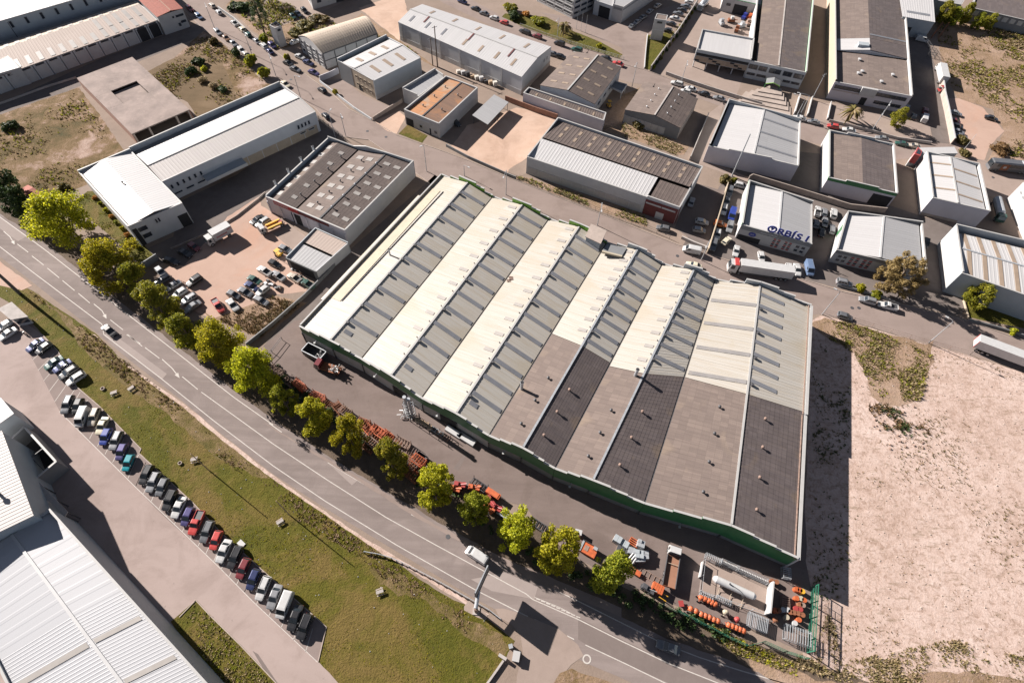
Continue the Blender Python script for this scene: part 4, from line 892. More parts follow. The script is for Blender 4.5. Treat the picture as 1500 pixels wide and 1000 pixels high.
# rows of sheds at the top left
B = Bld('lock_up_row', 'long row of lock-up units with a tan roof and pale skylight strips, ten grey doors', 'shed row', [(-60, 132), Z7(1150, 145), Z7(985, 5), (-75, 88)], 5.0)
B.walls([4.9, [(0, 4.9), (.5, 5.8), (1, 5.0)], 5.2, None], [M['grey_wall'], M['grey_wall'], M['dark_wall'], M['grey_wall']])
B.gable('u', 4.9, 6.0, (M['r_tan'], M['r_arch']), t=.68, ins=(-.15, .27, .3, .27), courses=0)
sky_row(B, 0, 16, .06, .42, M['skylight_pale'], .7, .02, .92); sky_row(B, 1, 16, .1, .9, M['skylight_pale'], .7, .02, .92); sky_row(B, 0, 5, .45, .95, M['skylight_pale'], .7, .02, .3)
pilasters(B, 0, 15, 4.7, M['dark_wall'], .25)
for k in range(15): B.panel(0, k/15+.008, (k+1)/15-.008, .02, 4.0, M['white_wall'] if k < 13 else M['open_dark'], 'roller_door', .05); B.window(0, k/15+.014, (k+1)/15-.014, 4.15, 4.5, M['dark_metal'])
B = Bld('shed_row_end', 'white shed roof at the left frame edge adjoining the lock-up row', 'shed', [(-60, 124), Z7(145, 492), Z7(0, 335), (-90, 80)], 5.6)
B.walls(5.5, M['white_wall']); B.mono((5.3, 5.3, 5.9, 5.9), M['r_pinkwhite'])
B = Bld('red_roof_house', 'two-storey white office with a red tiled roof at the end of the lock-up row', 'office', [Z7(1150, 122), Z7(1335, 62), Z7(1255, -15), Z7(1010, -10)], 6.4)
B.walls([6.3, 6.3, 6.3, 6.3], M['white_wall']); B.gable('v', 6.35, 6.9, (M['r_red'], M['r_red']), t=.55, ins=(-.2, -.2, -.2, -.2), cap=M['brick'], rib=.5)
B.window(0, .5, .58, 4.3, 5.0); B.window(0, .64, .95, 4.2, 5.0); B.window(0, .62, .72, 1.2, 2.4); B.window(0, .74, .95, 2.0, 2.9)
B = Bld('white_hall', 'big white roofed hall filling the top left corner behind the lock-up row', 'warehouse', [(-80, 53), (230, -36), (180, -80), (-120, 5)], 9.3)
B.walls(9.2, M['blue_grey']); B.gable('u', 9.25, 10.0, (M['r_white'], M['r_pinkwhite']), t=.5, ins=(-.2, .1, .1, .1))
for k in range(12): B.window(0, .12+.07*k, .13+.07*k, 6.4, 8.2, M['dark_metal'])
# white tower
def tower(label, pts, z, lid):
    B = Bld('water_tower', label, 'tower', pts, z)
    B.walls(z, M['white_wall']); B.flat(z-.15, lid, .2)
    B.window(0, .3, .7, z-1.3, z-.8, M['dark_metal']); B.box(-.02, 1.02, -.02, 1.02, .02, .3, M['concrete'], 'plinth')
    mb = MB(); a, d, n, L = B.wframe(0)
    mb.bar(a+d*.12*L+n*.05+Vector((0, 0, z*.5)), a+d*.88*L+n*.05+Vector((0, 0, z*.5)), .08, .2); mb.build('string_course', M['grey_wall'], B.o)
tower('square white tower with a brown cap by the arched roof building', [E5(170, 85), E5(240, 58), E5(185, 8), E5(105, 52)], 6.8, M['r_dark'])
tower('square white water tower with a stained cap on the lawn by the office drive', [Z1(1095, 138), Z1(1180, 150), Z1(1192, 112), Z1(1112, 98)], 7.4, M['r_brown'])
# barrel roofed building
B = Bld('barrel_roof_building', 'two-storey white building with dark stripes and a cream barrel roof', 'workshop', [E5(690, 362), E5(1295, 140), E5(1130, -40), E5(425, 172)], 5.6)
arc = [(k/12, 5.6+2.2*math.sin(math.pi*k/12)) for k in range(13)]
B.walls([5.4, arc, 5.4, arc], [M['white_wall'], M['white_wall'], M['white_wall'], M['white_wall']])
prev = None
for k in range(12):
    v0, v1 = k/12, (k+1)/12; z0, z1 = 5.62+2.2*math.sin(math.pi*v0), 5.62+2.2*math.sin(math.pi*v1)
    slope('roof_strip', B.o, B.P(1.004, v0, z0), B.P(-.004, v0, z0), B.P(-.004, v1-.001, z1), B.P(1.004, v1-.001, z1), M['r_arch'], .9, .07, 0, .1)
for k in range(6): B.panel(0, .003+k*.196, .015+k*.196, .02, 5.3, M['dark_metal'], 'pilaster', .12)
B.panel(0, .016, .98, 2.7, 2.95, M['dark_metal'], 'band', .08); B.panel(0, .0, 1, 5.3, 5.55, M['dark_metal'], 'eave_gutter', .25)
for k in range(5): B.panel(3, .003+k*.245, .018+k*.245, .02, 5.3, M['dark_metal'], 'pilaster', .12)
B.panel(3, .0, 1, 2.7, 2.95, M['dark_metal'], 'band', .10)
for k in range(4):
    for z in (1.1, 3.8): B.window(3, .08+.245*k, .19+.245*k, z, z+1.0, M['frame_white'])
# grey clad building with yellow front
B = Bld('yellow_front_building', 'grey clad workshop with a yellow stone front and white roof', 'workshop', [E5(1252, 660), (616, 84), (566, 53), E5(855, 435)], 6.7)
B.walls([6.5, [(0, 6.6), (.5, 7.2), (1, 6.6)], 7.2, 6.6], [M['blue_grey'], M['grey_wall'], M['blue_grey'], M['beige_wall']], cope=M['frame_white'])
B.gable('u', 6.5, 7.1, (M['r_white'], M['r_white']), t=.52, cap=M['coping'], v=(0, .9), ins=(.1, .3, .27, .2))
sky_row(B, 0, 3, .25, .75, M['skylight_tan'], .6, .1, .9); sky_row(B, 1, 3, .25, .75, M['skylight_tan'], .6, .1, .9)
B.panel(0, .0, 1, .02, 1.3, M['white_wall'], 'plinth', .06)
B.panel(3, .0, .38, .02, 6.4, M['dark_wall'], 'dark_bay', .06)
for k in range(4):
    for z in (1.6, 4.2): B.window(3, .48+.12*k, .53+.12*k, z, z+.8, M['beige_wall'])
B.panel(3, .52, .62, .02, 2.0, M['open_dark'], 'doorway')
# rust roofed building and its neighbour
B = Bld('rusty_roof_building', 'white rendered workshop with an orange rust stained roof', 'workshop', [C01(1022, 678), C01(1235, 480), C01(1060, 415), C01(830, 600)], 5.2)
B.walls([5.1, 5.1, 5.1, [(0, 5.1), (.5, 5.1), (1, 5.1)]], [M['white_wall']]*4, cope=M['coping'])
B.gable('u', 4.5, 4.95, (M['r_rustbrown'], M['r_rust']), t=.5, ins=(.4, .4, .4, .4), cap=M['dark_metal'])
vent_row(B, 1, 3, .5, .7, .2, M['dark_metal']); vent_row(B, 0, 2, .5, .7, .2, M['dark_metal'])
B.panel(3, .03, .24, .02, 2.6, M['open_dark'], 'gateway'); B.window(3, .42, .50, 1.1, 2.0); B.panel(3, .71, .75, .02, 2.1, M['open_dark'], 'door'); B.window(3, .85, .93, 1.1, 2.0)
B.panel(3, .35, .72, 3.9, 4.25, M['grey_wall'], 'name_board', .1)
B = Bld('grey_roof_annex', 'low white walled unit with a grey flat roof beside the rusty roof building', 'workshop', [C01(905, 520), C01(1050, 412), C01(1000, 378), C01(822, 485)], 5.0)
B.walls([4.2, 5.0, 5.2, 5.0], M['white_wall'], cope=M['coping']); B.mono((4.3, 4.3, 4.5, 4.5), M['r_grey'], rib=1.2)
B = Bld('carport', 'open grey sheet canopy on posts in the peach dirt lot', 'canopy', [C01(1290, 682), C01(1405, 560), C01(1325, 522), C01(1205, 635)], 3.0)
B.mono((2.9, 2.9, 3.2, 3.2), M['r_grey'], 0.0, 0.6)
for u, v in ((.03, .03), (.97, .03), (.97, .97), (.03, .97), (.5, .03), (.5, .97)):
    mb = MB(); p = B.P(u, v); mb.bar(p, p+Vector((0, 0, 2.74)), .14); mb.build('post', M['dark_metal'], B.o)
# big white hall at the top
B = Bld('bent_white_hall', 'large white roofed hall with grey clad side and red ridge patches', 'warehouse', [C01(795, 112), Z1(122, 560), Z1(338, 342), C01(930, 22)], 6.6)
B.c[0] = at(C01(798, 118), 6.6); B.c[0].z = 0
B.walls([[(0, 6.4), (1, 6.4)], [(0, 6.4), (.55, 7.6), (1, 6.6)], 6.4, [(0, 6.4), (.5, 7.4), (1, 6.4)]], [M['grey_wall'], M['white_wall'], M['grey_wall'], M['grey_wall']])
B.gable('u', 6.45, 7.6, (M['r_white'], M['r_white']), t=.52, ins=(-.1, .0, -.1, .0), cap=M['coping'])
sky_row(B, 0, 4, .25, .6, M['skylight_tan'], .45, .05, .55); sky_row(B, 0, 3, .3, .7, M['skylight'], .4, .6, 1.0); sky_row(B, 1, 5, .3, .7, M['skylight_tan'], .45)
for k in range(6): B.panel(0, .015+.165*k, .03+.165*k, .02, 6.2, M['galv'], 'downpipe', .14)
B.panel(0, .0, 1, .02, 1.7, M['white_wall'], 'plinth', .08); B.panel(1, .75, .79, 3.5, 4.5, M['dark_wall'], 'window'); B.panel(1, .85, .89, 3.5, 4.5, M['dark_wall'], 'window'); B.panel(1, 0, 1, .02, 1.6, M['pale_concrete'], 'plinth', .07)
for a in (.16, .52, .83):
    p0, p1 = B.on(0, 1-a, .98), B.on(0, 1-a, .55); mb = MB(); mb.bar(p0+Vector((0, 0, .12)), p1+Vector((0, 0, .12)), .5, .06); mb.build('red_patch_strip', M['maroon'], B.o)
# dark gabled building with annex
B = Bld('dark_gable_building', 'dark brown gabled workshop with pale square skylights and white gable wall', 'workshop', [Z1(258, 625), Z1(655, 758), Z1(850, 490), Z1(500, 380)], 5.4)
B.walls([[(0, 5.4), (.5, 6.8), (1, 5.2)], 5.2, 5.6, 5.4], [M['grey_wall'], M['white_wall'], M['white_wall'], M['grey_wall']])
B.gable('v', 5.45, 6.85, (M['r_brown'], M['r_dark']), t=.5, ins=(-.1, -.1, -.1, -.1), cap=M['coping'], courses=9, ze2=5.25)
sky_row(B, 0, 4, .2, .42, M['skylight_tan'], .45); sky_row(B, 0, 4, .62, .84, M['skylight_tan'], .45); sky_row(B, 1, 4, .2, .42, M['skylight_tan'], .45); sky_row(B, 1, 4, .62, .84, M['skylight_tan'], .45)
for k in range(3): B.window(1, .15+.2*k, .25+.2*k, 2.6, 3.6)
B = Bld('long_annex', 'narrow lilac-white annex with a dark ribbed strip roof below the dark gabled workshop', 'shed', [Z1(132, 682), Z1(722, 885), Z1(740, 826), Z1(172, 640)], 4.4)
B.walls(4.4, M['lilac_wall'], cope=M['coping']); B.mono((3.9, 3.9, 4.1, 4.1), M['r_dark'], rib=.8, rh=.035)
sky_row(B, 0, 5, .3, .7, M['skylight_tan'], .3)
B = Bld('entrance_canopy', 'small white flat canopy beside the dark gabled workshop', 'canopy', [Z1(765, 630), Z1(858, 672), Z1(895, 615), Z1(800, 588)], 3.0)
B.walls([2.9, 2.9, 2.9, 2.9], M['frame_white'], z0=2.3, th=.2); B.flat(2.6, M['dark_wall'], .2)
for u, v in ((.06, .06), (.94, .06), (.94, .94)):
    mb = MB(); p = B.P(u, v); mb.bar(p, p+Vector((0, 0, 2.29)), .2); mb.build('post', M['frame_white'], B.o)
B = Bld('brown_gable_shed', 'brown roofed gabled shed with white panelled front by the overgrown passage', 'shed', [Z1(880, 800), Z1(1285, 930), Z1(1412, 718), Z1(1020, 598)], 4.6)
B.walls([[(0, 4.4), (.5, 5.7), (1, 4.2)], 4.2, [(0, 4.3), (.5, 5.6), (1, 4.5)], 4.4], [M['dark_wall'], M['pale_concrete'], M['grey_wall'], M['white_wall']])
B.gable('v', 4.5, 5.8, (M['r_brown'], M['r_dark']), t=.52, ins=(-.15, -.15, -.1, -.1), cap=M['concrete'], courses=8, ze2=4.3)
vent_row(B, 0, 4, .62, .6, .16, M['galv']); vent_row(B, 1, 4, .65, .6, .16, M['galv'])
for k in range(6): B.panel(0, .01+.125*k, .13+.125*k, .02, 2.7, M['white_wall'], 'door_leaf', .06)
# long building with the brick front
B = Bld('brick_front_warehouse', 'long warehouse, dark upper and white lower roof, dark red brick office end', 'warehouse', [C02(120, 858), C12(958, 240), C12(1085, 15), C02(290, 645)], 6.0)
B.walls([[(0, 5.8), (.795, 5.8), (.80, 6.2), (1, 6.0)], 6.0, 6.0, 6.1], [M['grey_wall'], M['grey_wall'], M['blue_grey'], M['grey_wall']], cope=M['coping'])
B.mono((5.3, 5.3, 6.3, 6.3), M['r_white'], v=(0, .44), u=(0, .80), rh=.03); B.mono((6.32, 6.32, 5.3, 5.3), M['r_dark'], v=(.443, 1), u=(0, 1), courses=7, rib=1.1, rh=.05); vt = B.sl
sky_row(B, 0, 9, .25, .45, M['skylight_tan'], .4); sky_row(B, 0, 9, .62, .82, M['skylight_tan'], .4)
B.mono((5.5, 5.5, 5.9, 5.9), M['r_dark'], u=(.805, 1), v=(0, .44), courses=3)
for k in range(10): B.panel(0, .01+.077*k, .083+.077*k, .02, 2.6, M['white_wall'], 'cladding_panel', .06)
B.panel(0, .795, .998, .02, 5.2, M['maroon'], 'brick_front', .12); B.panel(0, .80, .895, 3.9, 4.4, M['frame_white'], 'window_band', .16, base=.122); B.panel(0, .90, .985, 3.9, 4.4, M['frame_white'], 'window_band', .16, base=.122)
B.panel(0, .875, .925, .04, 2.3, M['frame_white'], 'entrance_door', .18, base=.122); B.panel(1, .005, .12, .02, 5.0, M['maroon'], 'brick_return', .1)
# white gabled building beyond
B = Bld('grey_end_warehouse', 'white gable roofed warehouse with a plain grey end wall and high parapets', 'warehouse', [C02(1118, 795), C03(265, 905), C03(275, 655), C02(1225, 548)], 6.0)
B.walls([[(0, 5.6), (.22, 5.6), (.225, 6.0), (.7, 6.3), (.705, 5.7), (1, 5.6)], 5.7, 6.3, 6.2], [M['lilac_wall'], M['white_wall'], M['blue_grey'], M['blue_grey']], cope=M['coping'])
B.gable('v', 5.1, 6.1, (M['r_white'], M['r_grey']), t=.5, ins=(.3, .3, .5, .9), cap=M['frame_white'])
sky_row(B, 1, 3, .02, .98, M['skylight'], .35)
# green edged building
B = Bld('green_trim_warehouse', 'brown roofed warehouse with green stepped fascia and white flank', 'warehouse', [E3(255, 595), E3(1018, 772), E3(975, 225), E3(262, 75)], 5.4)
B.walls([[(0, 5.2), (.25, 5.2), (.253, 5.7), (.72, 5.7), (.723, 5.2), (1, 5.2)], 5.3, [(0, 5.2), (.3, 5.2), (.303, 5.8), (.72, 5.8), (.723, 5.3), (1, 5.3)], 5.4], [M['lilac_wall'], M['white_wall'], M['blue_grey'], M['white_wall']], cope=M['coping'])
B.gable('v', 4.7, 5.3, (M['r_brown'], M['r_dark2']), t=.5, ins=(.3, .5, .5, .6), courses=8)
wall('fascia', B.o, B.c[0], B.c[1], [(0, 5.19), (.25, 5.19), (.253, 5.69), (.72, 5.69), (.723, 5.19), (1, 5.19)], 4.3, M['green_clad'], -.004, .07)
wall('fascia', B.o, B.c[3], B.c[0], [(0, 5.39), (1, 5.39)], 4.7, M['pale_green'], -.004, .07)
B.panel(0, .70, .98, .02, 3.6, M['open_dark'], 'gateway')
# grey and white building right of it
B = Bld('white_flank_warehouse', 'white roofed warehouse with grey front and bright white flank wall near the coach', 'warehouse', [Z5(388, 578), Z5(1095, 742), Z5(962, 160), Z5(315, 10)], 6.1)
B.walls([6.0, 6.0, 6.0, 6.1], [M['lilac_wall'], M['white_wall'], M['blue_grey'], M['white_wall']], cope=M['coping'])
B.gable('v', 5.4, 6.2, (M['r_white'], M['r_white']), t=.44, ins=(.1, .8, .4, .7), cap=M['coping'])
sky_row(B, 0, 3, .05, .95, M['skylight_tan'], .3, .12, .95); sky_row(B, 1, 3, .05, .95, M['skylight_tan'], .3, .12, .95)
B.panel(0, .02, .66, .02, .8, M['pale_concrete'], 'plinth', .08)
B = Bld('street_wing', 'low white wing with a red framed window box at its street end', 'office', [E2(330, 520), E2(770, 552), E2(730, 488), E2(330, 500)], 5.0)
B.c = [at(E2(*p), 4.6) for p in ((300, 560), (770, 555), (735, 490), (330, 500))]
for q in B.c: q.z = 0
B.walls(4.5, M['white_wall']); B.flat(4.55, M['r_white'], -.1)
q = [at(E2(*p), 4.2) for p in ((280, 590), (345, 610), (365, 555), (320, 510))]
mb = MB(); mb.hexa([Vector((v.x, v.y, 2.0)) for v in q], [Vector((v.x, v.y, 4.9)) for v in q]); rb = mb.build('window_box', M['red_paint'], B.o)
c = sum(q, Vector())/4; q2 = [c+(v-c)*.65 for v in q]
mb = MB(); mb.hexa([Vector((v.x, v.y, 4.905)) for v in q2], [Vector((v.x, v.y, 4.95)) for v in q2]); mb.build('pane', M['window_glass'], rb)
# sign building, front row
B = Bld('sign_building', 'white roofed car business with big blue letters on its roof edge and green trimmed flank', 'workshop', [E1(645, 672), E1(1425, 880), E1(1430, 420), E1(725, 190)], 4.8)
B.walls([[(0, 4.9), (1, 4.7)], 4.4, 5.2, 5.3], [M['white_wall'], M['pale_concrete'], M['dark_wall'], M['white_wall']], cope=M['coping'])
B.gable('v', 4.3, 5.1, (M['r_white'], M['r_grey']), t=.52, ins=(.4, .3, .4, .8), cap=M['frame_white'])
B.panel(0, .0, 1, 3.6, 4.7, M['dark_wall'], 'fascia', .12); wall('fascia', B.o, B.c[3], B.c[0], [(0, 5.29), (1, 5.29)], 4.7, M['pale_green'], -.004, .07)
for k, x in enumerate((.50, .56, .66, .72)):
    for j in range(5): B.panel(0, x, x+.035, .5+.6*j, .9+.6*j, M['red_paint'] if j % 2 == 0 else M['window_glass'], 'window_panel', .06)
for x in (.82, .90):
    for z in (1.0, 2.3): B.window(0, x, x+.05, z, z+.8)
B.panel(0, .02, .34, .02, 1.7, M['open_dark'], 'gateway')
SIGNB = B
B = Bld('white_unit', 'white roofed unit with red striped windows behind the brown conifer', 'workshop', [Z6(-210, 325), Z6(485, 470), Z6(435, 0), (1239, 309)], 4.6)
B.c = [at(p, 4.6) for p in (C13(470, 470), C13(965, 580), C13(940, 320), C13(530, 262))]
for q in B.c: q.z = 0
B.walls([4.5, 4.6, 4.9, 4.7], [M['white_wall'], M['white_wall'], M['dark_wall'], M['white_wall']], cope=M['coping'])
B.gable('v', 4.1, 4.9, (M['r_white'], M['r_grey']), t=.48, ins=(.3, .6, .3, .5), cap=M['frame_white'])
B.panel(0, .0, 1, 3.5, 4.4, M['dark_wall'], 'fascia', .12)
for k, x in enumerate((.20, .26, .34, .40)):
    for j in range(5): B.panel(0, x, x+.035, .5+.6*j, .9+.6*j, M['red_paint'] if j % 2 == 0 else M['window_glass'], 'window_panel', .06)
for x in (.06, .12):
    for z in (1.0, 2.3): B.window(0, x, x+.04, z, z+.8)
for j in range(3): B.panel(3, .30, .45, 1+1.1*j, 1.8+1.1*j, M['green_clad'], 'window_panel', .06)
# striped roof hall at the right edge
B = Bld('striped_roof_hall', 'grey hall with white roof sheets and brown skylight strips at the right edge', 'warehouse', [Z6(852, 497), (1560, 452), (1535, 362), Z6(780, 0)], 7.3)
B.walls([7.2, 7.2, 7.8, 7.6], [M['blue_grey'], M['white_wall'], M['blue_grey'], M['white_wall']], cope=M['coping'])
B.gable('u', 6.4, 7.3, (M['r_white'], M['r_white']), t=.52, ins=(.1, .3, 1.6, .7), cap=M['galv'])
sky_row(B, 0, 6, .0, .97, M['skylight_tan'], .5, .0, 1.0); sky_row(B, 1, 6, .0, .97, M['skylight_tan'], .5, .0, 1.0)
B = Bld('white_edge_building', 'bright white warehouse flank with a row of dark slits at the right frame edge', 'warehouse', [Z5(1290, 590), (1540, 420), (1560, 300), Z5(1490, 325)], 1.0)
B.c = [at(p, 6.0) for p in ((1500, 345), (1580, 372), (1570, 280), (1500, 255))]
B.c = [at((1499, 352), 0), at((1600, 380), 0), at((1590, 300), 0), at((1474, 292), 0)]
for q in B.c: q.z = 0
B.walls(6.4, [M['white_wall']]*4); B.flat(6.2, M['r_white'])
for k in range(7): B.panel(3, .12+.12*k, .18+.12*k, 4.4, 4.9, M['dark_wall'], 'window_slit')
# glazed office and dark roofed works
B = Bld('terraced_works', 'dark roofed works with a grey office front, green entrance porch and stepped terraces', 'works building', [E4(748, 215), E4(1362, 345), (1194, -20), (1112, -25)], 6.2)
B.walls([[(0, 6.0), (1, 6.0)], 6.3, None, 6.2], [M['grey_wall'], M['pale_green'], M['grey_wall'], M['white_wall']], cope=M['coping'])
B.gable('v', 5.5, 6.3, (M['r_brown'], M['r_dark2']), t=.5, ins=(.2, .5, .3, 2.2), cap=M['concrete'], courses=16)
for k, (a, b) in enumerate(((.01, .16), (.19, .33), (.38, .58), (.63, .78), (.82, .98))): B.window(0, a, b, 3.6, 5.0, M['dark_metal'], panes=2)
for k, (a, b) in enumerate(((.02, .16), (.20, .36), (.68, .80), (.83, .97))): B.window(0, a, b, 1.5, 2.1, M['dark_metal'], panes=2)
q = [at(E4(*p), 2.6) for p in ((905, 455), (1080, 460), (1045, 405), (925, 395))]
for q in [[at(E4(*p), 2.6) for p in ((912, 470), (1068, 500), (1080, 440), (925, 410))]]:
    for k in range(4):
        mb = MB(); mb.bar((q[k].x, q[k].y, 0), (q[k].x, q[k].y, 2.5), .15); mb.build('porch_post', M['green_clad'], B.o)
    m0, m1 = (q[0]+q[1])/2, (q[2]+q[3])/2
    for s_, e_ in ((0, 3), (1, 2)):
        mb = MB(); a, b2 = q[s_], q[e_]
        mb.hexa([flat_z(a, 2.5), flat_z(m0, 3.3), flat_z(m1, 3.3), flat_z(b2, 2.5)], [flat_z(a, 2.6), flat_z(m0, 3.4), flat_z(m1, 3.4), flat_z(b2, 2.6)]); mb.build('porch_roof', M['dark_wall'], B.o)
        mb = MB(); mb.bar(flat_z(a, 2.55), flat_z(m0, 3.35), .18); mb.build('porch_beam', M['lime_clad'], B.o)
B2 = Bld('glazed_showroom', 'white flat roofed showroom on columns with a glazed grey front above the street', 'showroom', [Z2(75, 770), Z2(650, 800), Z2(740, 420), Z2(205, 310)], 5.0)
B2.c = [at(p, 6.4) for p in (Z2(148, 515), Z2(718, 628), Z2(748, 405), Z2(205, 308))]
for q in B2.c: q.z = 0
B2.walls([6.3, 6.6, 6.4, 6.4], [M['blue_grey'], M['white_wall'], M['grey_wall'], M['white_wall']], cope=M['coping'], z0=2.4)
B2.flat(6.0, M['r_white'], .4)
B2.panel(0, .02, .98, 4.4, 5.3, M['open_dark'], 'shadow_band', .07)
for k in range(12):
    for j in range(3): B2.panel(0, .02+.08*k, .098+.08*k, 2.5+.6*j, 3.06+.6*j, M['skylight_tan'] if (k+j) % 5 else M['open_dark'], 'glazing_panel', .06)
for k in range(5):
    mb = MB(); p = B2.P(.02+.24*k, .03); mb.bar(p, p+Vector((0, 0, 2.39)), .3); mb.build('column', M['frame_white'], B2.o)
B2.box(.02, .98, .30, .32, 0, 2.39, M['dark_wall'], 'back_wall')
# machinery depot shed at the very top
B = Bld('depot_shed', 'pale depot shed with a wide dark gateway facing the machinery yard', 'shed', [Z2(385, 110), Z2(790, 130), (1118, -25), (1058, -25)], 3.0)
B.c = [at(p, 0) for p in (Z2(385, 115), Z2(770, 200), (1118, -12), (1060, -20))]
for q in B.c: q.z = 0
B.walls(5.0, M['white_wall'], cope=M['green_clad']); B.flat(4.8, M['r_grey'])
B.panel(0, .33, .68, .02, 3.6, M['open_dark'], 'gateway'); B.window(0, .12, .24, 2.4, 3.4)
for k in range(4):
    mb = MB(); p = at(Z2(640+28*k, 150+10*k)); mb.tube([p, p+Vector((0, 0, 2.6))], .9, 10); tag(mb.build('storage_drum', M['galv']), ['grey upright drum nearest the depot gateway', 'second grey drum from the depot gateway', 'third grey drum from the depot gateway', 'grey drum in the corner by the white yard wall'][k], 'drum', 'drums by the depot shed')
# long office building with dark roof
B = Bld('long_office_works', 'long works with a brown and white roof and lilac office front with ribbon windows', 'works building', [C03(462, 445), C03(888, 525), (1322, -40), (1222, -40)], 6.2)
B.walls([5.9, 6.2, None, 6.6], [M['lilac_wall'], M['white_wall'], M['grey_wall'], M['brick'] if False else M['beige_wall']], cope=M['coping'])
B.gable('v', 5.2, 5.5, (M['r_brown'], M['r_brown']), t=.46, ins=(.3, .5, .3, 1.2), v=(0, .26), courses=3)
for a, b in ((.2, .62), (.55, .4), (.62, .8)): fan(B.o, B.on(0, 1-a, .9-b*.3), .7, .5, M['frame_white'])
fan(B.o, B.on(1, .5, .4), .7, .5, M['frame_white']); fan(B.o, B.on(1, .75, .7), .7, .5, M['frame_white'])
B.gable('v', 5.5, 6.9, (M['r_white'], M['r_dark2']), t=.46, ins=(.3, .5, .0, 1.2), v=(.262, .36), courses=0)
g3 = [(1.2/B.LU, .264, 5.36), (1-.5/B.LU, .264, 5.36), (.46, .264, 6.72)]; mb = MB(); mb.hexa([B.P(*q) for q in g3], [B.P(q[0], .268, q[2]) for q in g3]); mb.build('gable_wall', M['grey_wall'], B.o)
B.gable('v', 5.5, 6.9, (M['r_brown'], M['r_dark2']), t=.46, ins=(0, .5, .0, 1.2), v=(.361, .78), courses=10)
sky_row(B, 0, 1, .0, .98, M['skylight'], .5, .8, .98); sky_row(B, 1, 1, .0, .98, M['skylight'], .5, .85, 1.0)
B.gable('v', 5.5, 6.9, (M['r_white'], M['r_white']), t=.46, ins=(0, .5, .3, 1.2), v=(.781, 1))
B.box(.30, .44, .285, .31, 5.8, 7.4, M['blue_grey'], 'roof_hatch')
for k in range(6): B.window(0, .03+.06*k, .085+.06*k, 4.0, 5.0, M['dark_metal'])
for k in range(6): B.window(0, .57+.065*k, .628+.065*k, 4.0, 5.0, M['dark_metal'])
for k in range(5): B.window(0, .60+.07*k, .66+.07*k, 1.4, 2.3, M['dark_metal'])
B.panel(0, .0, .38, 3.2, 3.5, M['pale_concrete'], 'string_course', .08); B.panel(0, .36, .56, 3.6, 6.2, M['white_wall'], 'curved_bay', .9); B.panel(0, .42, .50, .02, 2.6, M['open_dark'], 'doorway', .05)
B = Bld('side_wing', 'white roofed cross wing with a dark loading mouth above the shaded lane', 'warehouse', [Z3(950, 170), Z3(1285, 230), (1364, -35), (1312, -40)], 6.5)
B.walls([6.3, 6.3, 6.3, None], [M['blue_grey'], M['grey_wall'], M['grey_wall'], M['grey_wall']]); B.mono((6.4, 6.4, 6.6, 6.6), M['r_white'], -.1, axis='u')
sky_row(B, 0, 1, .1, .14, M['skylight'], 4); B.panel(0, .08, .45, .02, 3.2, M['open_dark'], 'loading_mouth')
# top right roofs
B = Bld('far_terrace_building', 'grey roofed building cut by the top frame edge at the right corner', 'warehouse', [Z4(780, 110), (1545, 40), (1545, -30), Z4(830, -40)], 5.0)
B.walls([5.0, 5.0, 5.0, 5.0], [M['dark_wall']]*4, cope=M['coping']); B.flat(4.7, M['r_dark2'], .4)
for k in range(10): B.panel(0, .05+.09*k, .11+.09*k, 2.8, 4.4, M['galv'], 'wall_panel')
B = Bld('far_grey_building', 'grey flat roofed building with a white railing at the top frame edge', 'warehouse', [Z4(250, 0), Z4(640, 70), Z4(700, -30), Z4(300, -80)], 5.0)
B.walls(5.0, M['blue_grey'], cope=M['coping']); B.flat(4.6, M['r_grey'], .4)
# office block at the top centre
B = Bld('white_office_block', 'white office block with dark ribbon windows and a shaded entrance hall at the top', 'office', [Z1(862, 100), (978, -22), (905, -60), Z1(780, 70)], 6.0)
B.c = [at(p, 0) for p in (Z1(845, 172), (965, -5), (905, -28), Z1(770, 150))]
for q in B.c: q.z = 0
B.walls(6.0, M['white_wall']); B.flat(5.8, M['r_grey']); B.panel(0, .0, 1, 4.6, 5.2, M['dark_wall'], 'window_band'); B.panel(3, .1, .9, 4.4, 5.2, M['dark_wall'], 'window_band')
B = Bld('white_office_wing', 'lower white office wing with three window bands left of the dark entrance hall', 'office', [Z1(488, 60), (858, -14), (820, -40), (783, -22)], 6.0)
B.c = [at(p, 0) for p in (Z1(490, 138), Z1(690, 45), (850, -22), (786, 2))]
for q in B.c: q.z = 0
B.walls(7.0, M['white_wall']); B.flat(6.8, M['r_grey'])
for z in (1.2, 3.2, 5.2):
    for k in range(4): B.window(0, .04+.24*k, .24+.24*k, z, z+.9, M['frame_white'], panes=2); B.window(3, .04+.24*k, .24+.24*k, z, z+.9, M['frame_white'], panes=2)
B = Bld('entrance_hall', 'shaded entrance hall with a tall dark doorway between the two white offices', 'office', [Z1(640, 105), Z1(770, 150), Z1(800, 60), Z1(690, 40)], 0)
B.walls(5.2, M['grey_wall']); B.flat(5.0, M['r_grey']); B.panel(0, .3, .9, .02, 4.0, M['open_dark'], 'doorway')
B = Bld('corner_house', 'white building with small dark windows at the top edge over the paved lot', 'house', [(448, 18), (498, 4), (490, -20), (440, -10)], 0)
B.c = [at(p, 0) for p in ((459, 14.5), (520, -4), (500, -25), (446, -8))]
for q in B.c: q.z = 0
B.walls(5.5, M['white_wall']); B.flat(5.3, M['r_grey'])
for k in range(3): B.window(0, .12+.3*k, .22+.3*k, 1.8, 2.8); B.window(3, .15+.3*k, .25+.3*k, 1.8, 2.8)
B.panel(0, .55, .98, .02, 1.5, M['open_dark'], 'gateway')
